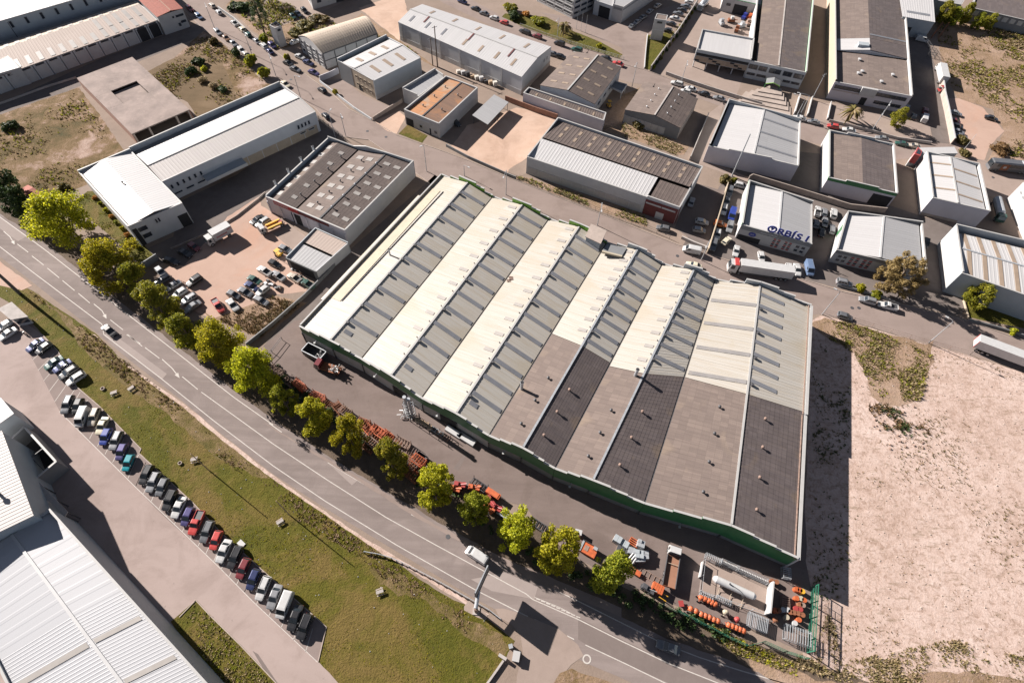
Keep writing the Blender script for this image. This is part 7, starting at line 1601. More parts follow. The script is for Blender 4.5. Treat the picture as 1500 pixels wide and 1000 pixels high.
tufts('stubble_weeds', 'scrub on the stubble field', 'scrub', [(215, 112), (255, 88), (300, 52), (345, 80), (400, 130), (395, 142), (290, 172)], 1500, ['leaf_straw', 'leaf_olive', 'leaf_brown', 'leaf_green'], (.25, .65), 14, .08, .0, 7, .22)
SC2 = [C03(1030, 260), C03(1020, 90), C03(1120, 90), C03(1500, 190), C03(1560, 250), C03(1560, 890), C03(1400, 850), C03(1400, 720), C03(1330, 590), C03(1140, 530), C03(1070, 400)]
tufts('scrub_plants', 'olive scrub on the upper right field', 'scrub', SC2, 3000, ['leaf_olive', 'leaf_straw', 'leaf_green', 'leaf_straw'], (.3, .8), 15, .07, -.05, 8, .22)
tufts('street_scrub', 'scrub below the pine along the back street', 'scrub', [(335, 5), (362, -10), (420, 5), (500, 38), (540, 45), (600, 70), (630, 95), (560, 58), (450, 60), (405, 70)], 1300, ['leaf_olive', 'leaf_green', 'leaf_straw'], (.4, 1.1), 16, .1, -.1, 8, .22)
tufts('corner_weeds', 'weeds in the dirt lot corner', 'weeds', [C10(1160, 860), C10(1430, 770), C11(100, 730), C11(260, 770), C11(20, 970), C10(1430, 950), C10(1250, 880)], 700, ['leaf_olive', 'leaf_straw', 'leaf_brown'], (.25, .6), 18, .1, 0)
tufts('fence_strip_weeds', 'weeds along the brick front warehouse', 'weeds', [C12(0, 60), C12(120, 80), C12(760, 275), C12(780, 340), C12(560, 270), C12(300, 170)], 500, ['leaf_olive', 'leaf_straw', 'leaf_green'], (.3, .7), 19, .1, -.1)
tufts('passage_weeds', 'weeds in the passage by the brown shed', 'weeds', [C02(640, 690), C02(740, 480), C02(700, 680), C02(960, 800), C02(1000, 830), C02(960, 860), C02(640, 745)], 400, ['leaf_olive', 'leaf_straw'], (.3, .8), 20, .1, -.1)
tufts('island_grass', 'grass on the island by the hangar', 'grass', [(287, 879), (306, 900), (352, 946), (400, 1000), (330, 1020), (268, 908)], 700, ['leaf_green', 'leaf_olive', 'leaf_straw'], (.15, .35), 21, .1, -.1, 6, .3)
tufts('lawn_grass', 'grass on the lawn beside the end block', 'grass', [C10(480, 160), C10(850, 520), C10(780, 560), C10(530, 330), C10(380, 230)], 600, ['leaf_green', 'leaf_olive'], (.15, .35), 22, .1, -.1, 6, .3)
# stones
def stones(name, label, px, n, size, mat, seed):
    random.seed(seed); poly = [at(p) for p in px]; x0, x1 = min(p.x for p in poly), max(p.x for p in poly); y0, y1 = min(p.y for p in poly), max(p.y for p in poly); mb = MB(); k = 0
    while k < n:
        p = Vector((random.uniform(x0, x1), random.uniform(y0, y1), 0))
        if not inside(p, poly): continue
        k += 1; s_ = random.uniform(*size); a = random.random()*3
        b_ = [p+Vector((math.cos(a+t*1.57)*s_*random.uniform(.7, 1.2), math.sin(a+t*1.57)*s_*random.uniform(.7, 1.2), -.02)) for t in range(4)]
        mb.hexa(b_, [lerp(q, p, .4)+Vector((0, 0, s_*random.uniform(.6, 1.1))) for q in b_])
    o = mb.build(name, M[mat], raw=True); stuff(o); o['label'] = label; o['category'] = 'stones'
stones('rubble', 'rubble stones scattered on the sandy lot', LOT, 520, (.06, .2), 'pale_concrete', 41)
stones('rubble', 'broken rubble around the brush heap', [C23(640, 400), C23(890, 390), C23(1000, 560), C23(940, 650), C23(700, 620)], 55, (.1, .35), 'rust_grey', 42)
stones('verge_stones', 'pale stones on the verge', VERGE, 110, (.06, .18), 'white_wall', 43)
# ---------------------------------------------------------------- street furniture, walls, fences
def lamp_post(p, h, head, label, group='street lamps', name='street_lamp'):
    """head: photo point of the lamp head"""
    b_ = at(p); t = at(head, h); d = t-b_; d.z = 0
    if d.length > 3.2: d = d.normalized()*3.2
    o = thing(name, label, 'street lamp', b_, 0, group)
    mb = MB(); mb.tube([(0, 0, 0), (0, 0, h*.5), (0, 0, h-.3)], [.12, .09, .07], 8); mb.build('post', M['galv'], o, world=False)
    mb = MB(); mb.tube([(0, 0, h-.3), tuple(d*.4+Vector((0, 0, h-.02))), tuple(d+Vector((0, 0, h)))], [.06, .05, .045], 6); mb.build('arm', M['galv'], o, world=False)
    mb = MB(); e = d.normalized(); n = Vector((-e.y, e.x, 0)); q = [d+n*.18, d-n*.18, d+e*.75-n*.14, d+e*.75+n*.14]
    mb.hexa([k+Vector((0, 0, h-.07)) for k in q], [k+Vector((0, 0, h+.1)) for k in q]); mb.build('lamp_head', M['frame_white'], o, world=False)
    return o
for p, h, hd, lab in [(C13(390, 825), 9, C13(472, 690), 'street lamp on the pavement at the hall corner, arm over the street'), (C13(975, 982), 9, C13(1085, 845), 'street lamp at the edge of the sandy lot'), (C12(505, 338), 8.5, C12(528, 272), 'street lamp behind the brick front warehouse verge'), (C12(1075, 528), 8, C12(1085, 485), 'street lamp beside the white panel van on the back street'),
  (C11(1390, 170), 9, (735, 266), 'street lamp on the verge above the second hall bay'), (C01(955, 940), 9, C01(930, 800), 'tall street lamp by the corner of the dark roof workshop'), (C01(1162, 965), 4, C01(1180, 915), 'short street lamp at the peach lot fence'), (C01(265, 540), 8, C01(250, 420), 'street lamp at the end of the long white warehouse'), (C01(455, 760), 9, C01(425, 605), 'street lamp with double arm at the warehouse yard fence'), (C01(512, 748), 8, C01(490, 640), 'thin street lamp right of the double armed one'),
  (Z8(318, 300), 9, Z8(275, 182), 'street lamp at the corner of the lock-up lane'), (Z8(705, 565), 8, Z8(690, 495), 'street lamp opposite the line of cars on the dry slope'), (Z8(960, 800), 8, Z8(945, 700), 'street lamp near the round shrubs of the dry slope'), (Z1(928, 640), 9, Z1(952, 485), 'street lamp between the dark gabled workshop and brown shed'), (Z1(1290, 600), 8, Z1(1330, 535), 'street lamp in front of the glazed showroom'), (Z1(382, 270), 7, Z1(378, 150), 'lamp post among the palms of the office lawn'),
  (C03(660, 722), 8, C03(688, 680), 'lamp post on the office forecourt between palm and round tree'), (C03(715, 640), 6, C03(738, 618), 'lamp post close to the lilac office front'), (Z8(540, 120), 6, Z8(505, 85), 'lamp post in the scrub left of the pine'), ((1166, 172), 7, C03(228, 512), 'lamp post at the terrace end, left one'), ((1172, 168), 7, C03(250, 508), 'lamp post at the terrace end, right one')]:
    lamp_post(p, h, hd, lab)
def pole(p, h, r, label, mat='rust_grey', arms=1, name='utility_pole', cat='pole', group='utility poles', lean=(0, 0)):
    b_ = at(p); o = thing(name, label, cat, b_, math.radians(35), group); mb = MB(); mb.tube([(0, 0, 0), (lean[0]*.5, lean[1]*.5, h*.5), (lean[0], lean[1], h)], [r, r*.85, r*.65], 8); mb.build('post', M[mat], o, world=False)
    for k in range(arms): mb = MB(); mb.bar((lean[0]-.9, lean[1], h-.4-.7*k), (lean[0]+.9, lean[1], h-.4-.7*k), .12); mb.build('cross_arm', M['dark_metal'], o, world=False)
    for k in range(3*(arms > 0)): mb = MB(); mb.tube([(lean[0]-.8+.8*k, lean[1], h-.33), (lean[0]-.8+.8*k, lean[1], h-.08)], .06, 6); mb.build('insulator', M['frame_white'], o, world=False)
    return o
pole((1072, 258), 14.5, .22, 'very tall leaning pole at the bright bush by the grey end warehouse', 'galv', 0)
pole((641, 98), 13.8, .24, 'taller of two dark poles by the bent white hall', 'bark', 1); pole((634, 96), 9.5, .2, 'shorter of two dark poles by the bent white hall', 'bark', 1)
pole(C20(1148, 745), 8.5, .12, 'thin pole on the verge grass, upper one of two', 'wood', 0); pole(C31(205, 80), 8.5, .12, 'thin pole on the verge grass, lower one of two', 'wood', 0)
pole((29, 430), 11.0, .42, 'thick dark sign mast at the left frame edge by the avenue', 'dark_metal', 0, 'sign_mast', 'mast')
pole(C03(335, 545), 9, .14, 'lattice wire pole in the weeds beside the terraced works', 'galv', 2); pole(C00(140, 268), 9, .14, 'thin pole against the back wall of the big white hall', 'dark_metal', 0)
pole(E2(805, 560), 7, .07, 'thin flag pole by the scrub behind the lane wall', 'frame_white', 0, 'flag_pole', 'flag pole', None); pole(Z4(320, 150), 7, .07, 'thin white pole at the far grey building', 'frame_white', 0, 'flag_pole', 'flag pole', None)
for k, n_ in enumerate(('left', 'middle', 'right')): pole(Z1(520+33*k, 215+14*k), 6.5, .06, f'thin flag pole before the white office wing, {n_} one of three', 'galv', 0, 'flag_pole', 'flag pole', 'office flag poles')
# billboard
bt = [at((714.7, 827.3), 7.7), at((696, 868.7), 7.4)]; bb = at((697.6, 894.7))
o = thing('billboard', 'tall single post billboard seen from its dark narrow back at the avenue', 'billboard', bb)
tl, tr = Vector((bt[1].x, bt[1].y, 7.7)), Vector((bt[0].x, bt[0].y, 7.7)); dv = (tr-tl).normalized(); nv = Vector((-dv.y, dv.x, 0))
for s_ in (-1, 1):
    mb = MB(); off = nv*(.09*s_); q = [tl+off-nv*.05, tr+off-nv*.05, tr+off+nv*.05, tl+off+nv*.05]; mb.hexa([Vector((k.x, k.y, 4.2)) for k in q], [Vector((k.x, k.y, 7.6)) for k in q]); mb.build('panel', M['dark_wall'], o)
mb = MB(); mb.bar(tl+Vector((0, 0, -.04)), tr+Vector((0, 0, -.04)), .16, .1); mb.build('top_rail', M['galv'], o)
mb = MB(); mb.bar(Vector((tl.x, tl.y, 4.1)), Vector((tr.x, tr.y, 4.1)), .5, .16); mb.build('bottom_rail', M['dark_metal'], o)
mb = MB(); mb.tube([bb, bb+Vector((0, 0, 3.3))], .36, 12); mb.build('post', M['rust_grey'], o)
mb = MB(); e = Vector(((tl.x*.75+tr.x*.25), (tl.y*.75+tr.y*.25), 4.0)); mb.tube([bb+Vector((0, 0, 3.304)), e], .34, 12); mb.build('neck', M['galv'], o)
mb = MB(); mb.bar(bb+Vector((0, 0, .0)), bb+Vector((0, 0, .18)), 1.2, 1.2); mb.build('footing', M['concrete'], o)
# covers in the roadways
for p, lab in ((C31(1072, 197), 'dark round cover in the avenue opposite the white van'), (C01(630, 720), 'dark round cover in the back street, left of two by the grey forecourt'), (C01(732, 752), 'dark round cover in the back street, right of two by the small lawn'), (C12(945, 505), 'dark round cover in the back street behind the plant room'), (C13(555, 790), 'dark round cover in the street by the conifer kerb, left'), (C13(592, 790), 'dark round cover in the street by the conifer kerb, right'), (E2(1160, 825), 'dark round cover in the coach road'), (Z8(690, 495), 'dark cover in the street beside the dry slope cars'), (Z8(1115, 835), 'dark cover in the street near the cream saloon')):
    mb = MB(); c_ = at(p); mb.tube([c_+Vector((0, 0, .005)), c_+Vector((0, 0, .035))], .45, 14); mb.tube([c_+Vector((0, 0, .036)), c_+Vector((0, 0, .045))], .32, 14); tag(mb.build('manhole_cover', M['dark_metal']), lab, 'manhole', 'manhole covers in the roadways')
# crash barrier
gp = [C31(*p) for p in ((610, 278), (690, 292), (760, 312), (820, 338), (900, 378), (990, 425), (1080, 475), (1150, 515), (1220, 553), (1300, 600), (1370, 655))]
gv = [at(p, .6) for p in gp]; o = thing('crash_barrier', 'galvanised crash barrier curving along the verge to the billboard', 'crash barrier', (gv[0].x, gv[0].y, 0))
for a, b_ in zip(gv[:-1], gv[1:]):
    mb = MB(); d = (b_-a).normalized()*.01
    for z in (.52, .70): mb.bar((a.x+d.x, a.y+d.y, z), (b_.x-d.x, b_.y-d.y, z), .10, .15)
    mb.bar((a.x+d.x, a.y+d.y, .61), (b_.x-d.x, b_.y-d.y, .61), .05, .06); mb.build('rail', M['galv'], o)
for a, b_ in zip(gv[:-1], gv[1:]):
    for t in (0, .5):
        q = lerp(a, b_, t); mb = MB(); mb.bar((q.x, q.y-.12, 0), (q.x, q.y-.12, .72), .12); mb.build('post', M['dark_metal'], o)
# walls: (points, height, thickness, material, label)
def boundary(name, cat, pts, h, th, mat, label, z=0.0, cope=None):
    v = [at(p) for p in pts]; o = thing(name, label, cat, (v[0].x, v[0].y, 0))
    for k, (a, b_) in enumerate(zip(v[:-1], v[1:])):
        d = (b_-a); n = Vector((-d.y, d.x, 0)).normalized()*(th/2); e = d.normalized()*.004
        mb = MB(); q = [a-n+e, b_-n-e, b_+n-e, a+n+e]; mb.hexa([Vector((s_.x, s_.y, z)) for s_ in q], [Vector((s_.x, s_.y, h)) for s_ in q]); mb.build('wall_section', M[mat], o)
        if cope: mb = MB(); mb.bar(Vector((a.x, a.y, h+.05))+e, Vector((b_.x, b_.y, h+.05))-e, th+.1, .09); mb.build('coping', M[cope], o)
    return o
def fence(name, cat, pts, h, mat, label, step=2.4, rails=(.15, .55, .95), thick=.07, mesh=None, dense=0, group=None):
    v = [at(p) for p in pts]; o = thing(name, label, cat, (v[0].x, v[0].y, 0), 0, group)
    for a, b_ in zip(v[:-1], v[1:]):
        L = (b_-a).length; n = max(1, int(L/step))
        for k in range(n+1):
            q = lerp(a, b_, k/n); mb = MB(); mb.bar((q.x, q.y, 0), (q.x, q.y, h), thick*1.3); mb.build('post', M[mat], o)
        for r_ in rails: mb = MB(); mb.bar((a.x, a.y, h*r_), (b_.x, b_.y, h*r_), thick); mb.build('rail', M[mat], o)
        if dense:
            mb = MB(); m = int(L/dense)
            for k in range(m): q = lerp(a, b_, (k+.5)/m); mb.bar((q.x, q.y, .05), (q.x, q.y, h*.97), .035)
            stuff(mb.build('bars', M[mat], o))
    return o
boundary('boundary_wall', 'wall', [C00(1200, 52), C00(1290, 115), C00(1352, 172)], 1.2, .25, 'white_wall', 'long white wall along the pine side of the back street')
boundary('boundary_wall', 'wall', [C01(662, 662), C01(745, 610), C01(822, 562)], 1.3, .22, 'pale_concrete', 'low pale wall between the grey forecourt and dirt forecourt')
boundary('boundary_wall', 'wall', [C01(372, 448), C01(430, 425), C01(475, 402)], 2.0, .25, 'lilac_wall', 'lilac wall at the top of the grey forecourt')
boundary('boundary_wall', 'wall', [C01(370, 452), C01(470, 530), C01(560, 600), C01(655, 662)], .8, .22, 'grey_wall', 'low street side wall of the grey forecourt')
boundary('boundary_wall', 'wall', [C02(0, 552), C02(150, 610), C02(285, 655)], 1.8, .25, 'brick', 'brown wall along the top of the peach lot')
boundary('boundary_wall', 'wall', [C01(1062, 805), C01(1180, 868), C01(1400, 965), C12(60, 85)], 1.0, .2, 'dark_wall', 'low dark wall between the peach lot and the street')
boundary('boundary_wall', 'wall', [C12(1330, 92), C13(0, 82), C13(270, 165), C13(530, 246), C13(730, 268)], 1.8, .25, 'pale_concrete', 'pale lane wall behind the sign building')
boundary('boundary_wall', 'wall', [C12(1212, 130), C12(1170, 280), C12(1105, 492)], 2.0, .22, 'beige_wall', 'yellowish wall between the tarred yard and walled side yard')
boundary('boundary_wall', 'wall', [E2(560, -300), E2(590, -60), E2(630, 120), E2(665, 300), E2(695, 460)], 2.2, .3, 'pale_concrete', 'pale wall between the shaded lane and upper scrub', cope='frame_white')
boundary('boundary_wall', 'wall', [Z1(1040, 262), Z1(1026, 400), Z1(1018, 505)], .7, .25, 'frame_white', 'white kerb wall on the drive side of the tower lawn')
boundary('boundary_wall', 'wall', [Z1(1405, 25), Z1(1260, 250), Z1(1140, 410), Z1(1060, 522)], 2.0, .3, 'concrete', 'long grey wall between office drive and depot yard')
boundary('boundary_wall', 'wall', [Z1(1175, 548), Z1(1290, 590), (1040, 132), (1085, 146), (1115, 155)], 1.2, .25, 'concrete', 'street wall under the glazed showroom')
boundary('boundary_wall', 'wall', [C10(775, 585), C10(825, 555), C10(875, 522)], 2.0, .25, 'dark_wall', 'dark wall stub between lawn and dirt lot')
boundary('boundary_wall', 'wall', [C10(940, 470), C10(1150, 380), C10(1300, 290), C10(1420, 195), C11(70, 160)], .5, .2, 'pale_concrete', 'low kerb wall dividing the shaded yard from the dirt lot')
boundary('boundary_wall', 'wall', [C11(-30, 1000), C11(120, 880), C11(290, 730), C11(420, 600), C11(520, 480)], 1.2, .25, 'dark_wall', 'dark wall along the passage west of the hall')
boundary('boundary_wall', 'wall', [C31(1380, 870), C31(1335, 935), C31(1285, 1005), C31(1240, 1080)], .45, .35, 'concrete', 'concrete retaining edge at the bottom of the verge')
boundary('boundary_wall', 'wall', [C31(1350, 845), C31(1392, 872)], 1.0, .5, 'concrete', 'short concrete block at the head of the retaining edge')
boundary('boundary_wall', 'wall', [C12(965, 410), C12(1030, 440), C12(1110, 470)], 1.0, .4, 'concrete', 'short concrete wall by the street entrance of the tarred yard')
boundary('boundary_wall', 'wall', [Z6(860, 790), Z6(910, 970)], .5, .2, 'beige_wall', 'low tan wall at the left of the corner lawn')
boundary('boundary_wall', 'wall', [C13(470, 670), C13(700, 730), C13(810, 775)], .8, .2, 'dark_wall', 'low dark wall in front of the brown conifer')
boundary('boundary_wall', 'wall', [C13(1190, 860), C13(1340, 900), C13(1500, 950)], .8, .25, 'dark_wall', 'low dark street wall of the corner lawn')
boundary('boundary_wall', 'wall', [C03(232, 635), C03(262, 535)], 1.6, .3, 'white_wall', 'white wall end right of the terraces')
boundary('boundary_wall', 'wall', [C03(425, 668), C03(640, 720), C03(800, 765), C03(985, 790)], .9, .2, 'concrete', 'street wall of the office forecourt')
boundary('boundary_wall', 'wall', [C03(435, 570), C03(415, 660)], 1.0, .25, 'white_wall', 'white gate wall left of the large palm')
boundary('boundary_wall', 'wall', [C03(330, 545), C03(305, 640)], 1.2, .25, 'white_wall', 'white wall beside the weedy gap of the terraces')
boundary('boundary_wall', 'wall', [(800, 98), Z1(330, 480)], .1, .1, 'concrete', 'low edging beside the bent white hall') if False else None
boundary('boundary_wall', 'wall', [C00(-60, 600), C00(0, 575), C00(260, 480), C00(420, 430)], .6, .2, 'concrete', 'kerb wall along the lock-up lane, scrub side')
boundary('boundary_wall', 'wall', [C02(1110, 640), C02(1060, 760), C02(1010, 880)], 1.5, .22, 'concrete', 'narrow wall along the passage right of the brown shed')
fence('rail_fence', 'fence', [Z1(108, 195), Z1(300, 268), Z1(480, 325), Z1(680, 385), Z1(868, 438)], 1.2, 'frame_white', 'pale rail fence along the office lawn', dense=.6)
fence('wire_fence', 'fence', [C12(0, 62), C12(300, 182), C12(560, 282), C12(760, 352), C12(900, 410)], 1.5, 'dark_metal', 'dark wire fence along the brick front warehouse verge', 3.0, thick=.05)
fence('wire_fence', 'fence', [C01(340, 640), C01(420, 700), C01(500, 765)], 1.6, 'dark_metal', 'dark fence at the street end of the warehouse yard', 2.5, dense=.5)
fence('wire_fence', 'fence', [C13(400, 815), C13(560, 862), C13(970, 985), C23(1200, 110), C23(1310, 175), C23(1480, 250)], 1.3, 'rust_grey', 'thin wire fence along the street side of the sandy lot', 4.0, (.4, .9), .04)
fence('wire_fence', 'fence', [C33(400, 570), C33(395, 700), C33(392, 850)], 1.8, 'rust_grey', 'rusty wire fence post line beside the green fence', 3.0, (.3, .6, .95), .05)
fence('green_fence', 'fence', [Y2(1345, 430), Y2(1335, 600), Y2(1325, 760), Y2(1310, 985), Y2(1300, 1110)], 3.0, 'green_fence', 'tall green panel fence on the sandy lot side of the yard', 2.2, (.05, .35, .65, .97), .1, dense=.22)
fence('green_fence', 'fence', [C32(860, 575), C32(1000, 640), C32(1180, 735), C32(1320, 800), C33(60, 775), C33(180, 830), C33(300, 868)], 1.8, 'green_fence', 'long green fence between the yard and the avenue', 2.2, (.1, .5, .97), .06, dense=.3)
fence('rail_fence', 'fence', [C21(40, 170), C21(110, 100), C21(165, 30)], 1.3, 'dark_metal', 'dark gate rail at the mouth of the west passage', 3.0, (.5, .95), .07)
fence('rail_fence', 'fence', [Z4(150, 620), Z4(270, 800), Z4(160, 780)], 2.0, 'dark_metal', 'folded lattice gate at the lane by the upper scrub', 2.0, dense=.7)
fence('rail_fence', 'fence', [Z4(220, 530), Z4(330, 390)], 2.4, 'rust', 'rusty gantry frame above the lattice gate', 1.6, (.5, .97), .14)
fence('rail_fence', 'fence', [Z4(320, 530), Z4(420, 390)], 2.4, 'rust', 'second rusty gantry frame nearer the scrub shadow', 1.6, (.5, .97), .14)
# hooped kerbs along the streets: real steps
def kerb(pts, label):
    v = [at(p) for p in pts]; mb = MB()
    for a, b_ in zip(v[:-1], v[1:]):
        d = (b_-a).normalized()*.004; n = Vector((-d.y, d.x, 0)).normalized()*.075
        mb.hexa([(q.x, q.y, -.02) for q in (a-n+d, b_-n-d, b_+n-d, a+n+d)], [(q.x, q.y, .13) for q in (a-n+d, b_-n-d, b_+n-d, a+n+d)])
    struct(mb.build('kerb', M['pale_concrete'], raw=True))
kerb(ST_UP, ''); kerb(ST_LO[6:], ''); kerb([Z1(862, 470), Z1(1010, 510), Z1(1180, 570), Z1(1300, 620), (1100, 153), (1166, 171)], '')
kerb([C20(235, 2), C20(320, 92), C20(422, 287), C20(540, 387), C20(775, 627), C20(763, 650), C20(1060, 922), C30(1200, 162), C31(0, 332), C31(100, 422), C31(405, 692), C31(360, 882)], '')
kerb([(263, 903.5), (287, 878.5), (307, 900), (352, 944), (405, 1000), (460, 1062)], '')
# terraced steps in front of the works
o = thing('terrace_steps', 'broad stepped terraces of pale stone in front of the works office', 'steps', at(C03(100, 560)))
for k in range(5):
    q = [at(C03(*p)) for p in ((-90+30*k, 575-13*k), (215-14*k, 640-24*k), (215-14*k, 590-20*k), (-30+30*k, 505-3*k))]
    mb = MB(); mb.hexa([Vector((s_.x, s_.y, .3*k+(.002 if k else 0))) for s_ in q], [Vector((s_.x, s_.y, .3*(k+1))) for s_ in q]); mb.build('step', M['pale_concrete'], o)
# picnic tables, manhole, notice slab, cabinets on the verge
def picnic(p, label, rz):
    o = thing('picnic_table', label, 'picnic table', at(p), rz, 'picnic tables on the verge'); o.scale = (.72, .72, .8)
    for k in range(3): mb = MB(); mb.box(-.9, .9, -.36+.25*k, -.13+.25*k, .72, .77); mb.build('top_plank', M['concrete'], o, world=False)
    for y in (-.75, .75): mb = MB(); mb.box(-.9, .9, y-.14, y+.14, .42, .47); mb.build('seat', M['pale_concrete'], o, world=False)
    for x in (-.6, .6):
        for s_ in (-1, 1): mb = MB(); mb.bar((x, s_*.7, 0), (x, s_*.2, .715), .1); mb.build('leg', M['concrete'], o, world=False)
        mb = MB(); mb.bar((x+.06, -.85, .36), (x+.06, .85, .36), .07); mb.build('bearer', M['concrete'], o, world=False)
picnic(C20(630, 325), 'picnic table on the upper verge near the parked white estate', .5); picnic(C20(725, 300), 'picnic table on the upper verge closer to the avenue', .9); picnic(C20(1070, 690), 'picnic table beside the upper thin pole on the verge', .3); picnic(C31(155, 120), 'picnic table beside the lower thin pole on the verge', .7); picnic(C31(700, 502), 'picnic table alone in the broad lower verge', .4)
def ring(p, r, label):
    c = at(p); o = thing('manhole', label, 'manhole', c, 0, 'manholes on the verge'); mb = MB(); n = 14
    v = [(r*k*math.cos(2*math.pi*i/n), r*k*math.sin(2*math.pi*i/n), z) for k, z in ((1, 0), (1, .35), (.7, .35), (.7, .1)) for i in range(n)]
    mb.add(v, [[j*n+i, j*n+(i+1) % n, (j+1)*n+(i+1) % n, (j+1)*n+i] for j in range(3) for i in range(n)]); mb.build('concrete_ring', M['pale_concrete'], o, world=False); mb = MB(); mb.tube([(0, 0, .05), (0, 0, .12)], r*.68, n); mb.build('cover', M['rust_grey'], o, world=False)
ring(C20(566, 298), .45, 'round concrete manhole on the verge by the first picnic table'); ring(C20(990, 706), .4, 'round concrete manhole on the verge left of the pole table')
def slabbox(name, cat, label, p, L, W, H, rz, mat, lid=None):
    o = thing(name, label, cat, at(p), rz); mb = MB(); mb.box(-L/2, L/2, -W/2, W/2, 0, H); mb.build('body', M[mat], o, world=False); mb = MB(); mb.box(-L/2-.05, L/2+.05, -W/2-.05, W/2+.05, H+.003, H+.08); mb.build('lid', M[lid or mat], o, world=False); return o
slabbox('notice_board', 'board', 'small white board lying by the long verge car row', C30(1325, 236), 1.3, .8, .12, -.6, 'frame_white'); slabbox('service_cabinet', 'cabinet', 'white service cabinet at the side road corner', C31(1445, 855), 1.1, 1.5, 1.0, -.15, 'white_wall'); slabbox('service_cabinet', 'cabinet', 'small grey cabinet in the bushes by the side road', C31(1415, 800), .6, .6, .9, .3, 'galv')
# ---------------------------------------------------------------- works yard goods
def frame_stack(label, p, rz, L=3.0, W=1.6, n=5, mat='rust', group='stacks of rusty frames along the hedge', name='frame_stack', dz=.28):
    o = thing(name, label, 'steel frames', at(p), rz, group)
    for k in range(n):
        z = .1+k*dz; mb = MB(); j = random.uniform(-.12, .12)
        for y in (-W/2+j, W/2+j): mb.bar((-L/2, y, z), (L/2, y, z), .09)
        for i in range(6): x = -L/2+L*i/5; mb.bar((x, -W/2+j, z), (x, W/2+j, z), .07)
        mb.build('frame', M[mat], o, world=False)
    for x in (-L/2, L/2):
        for y in (-W/2, W/2): mb = MB(); mb.bar((x, y, 0), (x, y, .1+n*dz+.4), .09); mb.build('upright', M[mat], o, world=False)
    return o
def goods(name, cat, label, p, rz, parts, group=None):
    o = thing(name, label, cat, at(p), rz, group)
    for nm, mt, bx in parts: mb = MB(); mb.box(*bx); mb.build(nm, M[mt], o, world=False)
    return o
random.seed(61)
hz_ = math.atan2(*(lambda v: (v.y, v.x))(at(C21(1000, 800))-at(C21(500, 470))))
FL = [(Y5(30, 190), 'rust'), (Y5(85, 250), 'orange'), (Y5(110, 330), 'rust_grey'), (Y5(210, 290), 'orange'), (Y5(180, 360), 'rust'), (Y5(130, 420), 'rust_grey'), (Y5(90, 470), 'rust'), (Y5(310, 340), 'orange'), (Y5(390, 390), 'rust'), (Y5(500, 420), 'rust_grey'), (Y5(560, 620), 'rust'), (Y5(600, 580), 'rust_grey'), (Y5(640, 650), 'rust'), (Y5(700, 640), 'orange'), (Y5(650, 720), 'orange'), (Y5(600, 680), 'rust_grey'), (Y5(620, 830), 'rust'), (Y4(420, 560), 'orange'), (Y4(640, 690), 'orange'), (Y4(300, 520), 'rust_grey'), (Y4(900, 830), 'rust'), (Y4(980, 880), 'rust_grey'), (Y4(760, 780), 'rust'), (Y4(130, 380), 'rust_grey')]
ORD = ['first', 'second', 'third', 'fourth', 'fifth', 'sixth', 'seventh', 'eighth', 'ninth', 'tenth']
cnt = {}
for p, mt in sorted(FL, key=lambda q: q[0][0]):
    cnt[mt] = cnt.get(mt, 0)+1; nm = {'rust': 'dark rusty', 'orange': 'orange painted', 'rust_grey': 'grey-brown'}[mt]
    frame_stack(f'{ORD[cnt[mt]-1]} {nm} frame stack from the yard entrance along the hedge', p, hz_+random.uniform(-.25, .25), random.uniform(2.4, 3.6), random.uniform(1.3, 1.9), random.randint(3, 6), mt)
goods('open_crate', 'skip', 'small black open skip by the hedge frames', Y5(735, 590), hz_, [('floor', 'dark_metal', (-1.2, 1.2, -.6, .6, .05, .15)), ('side', 'dark_metal', (-1.2, 1.2, -.65, -.6, .15, 1.0)), ('side', 'dark_metal', (-1.2, 1.2, .6, .65, .15, 1.0)), ('end', 'dark_metal', (-1.25, -1.2, -.6, .6, .15, 1.0)), ('end', 'dark_metal', (1.2, 1.25, -.6, .6, .15, 1.0))])
goods('orange_tank', 'tank', 'bright orange box tank at the yard edge of the machinery row', Y6(445, 325), hz_, [('body', 'orange', (-1.5, 1.5, -.55, .55, .4, 1.5)), ('lid', 'orange', (-1.2, 1.2, -.45, .45, 1.503, 1.6)), ('skid', 'dark_metal', (-1.4, 1.4, -.5, -.3, 0, .39)), ('skid', 'dark_metal', (-1.4, 1.4, .3, .5, 0, .39))])
def machine(label, p, rz, mat, s_=1.0):
    o = thing('site_machine', label, 'machine', at(p), rz, 'orange and red site machines')
    for nm, mt, bx in [('body', mat, (-1.0, .7, -.5, .5, .45, 1.15)), ('hood', mat, (-.9, -.1, -.42, .42, 1.153, 1.5)), ('frame', 'dark_metal', (-1.2, 1.2, -.35, .35, .25, .446)), ('hopper', mat, (.75, 1.3, -.55, .55, .6, 1.3))]:
        mb = MB(); mb.box(*[q*s_ for q in bx]); mb.build(nm, M[mt], o, world=False)
    for x in (-.7, .7):
        for y in (-.55, .55): w_ = link('wheel', WHEEL, o, (x*s_, y*s_, .3)); 
    mb = MB(); mb.bar((.2, 0, 1.1), (1.6, .1, 1.9), .12); mb.build('boom', M[mat], o, world=False)
for lab, p, mt in [('orange machine by the small box, topmost of the machine group', Y6(240, 255), 'orange'), ('red machine below the white drums in the hedge', Y5(1190, 930), 'red_paint'), ('orange machine left of the red one in the hedge', Y5(1130, 975), 'orange'), ('red machine beneath the small green tree', Y6(410, 385), 'red_paint'), ('orange machine next to the tin sheets', Y6(400, 465), 'orange'), ('red machine under the orange box tank', Y6(470, 460), 'red_paint')]:
    machine(lab, p, hz_+random.uniform(-.5, .5), mt)
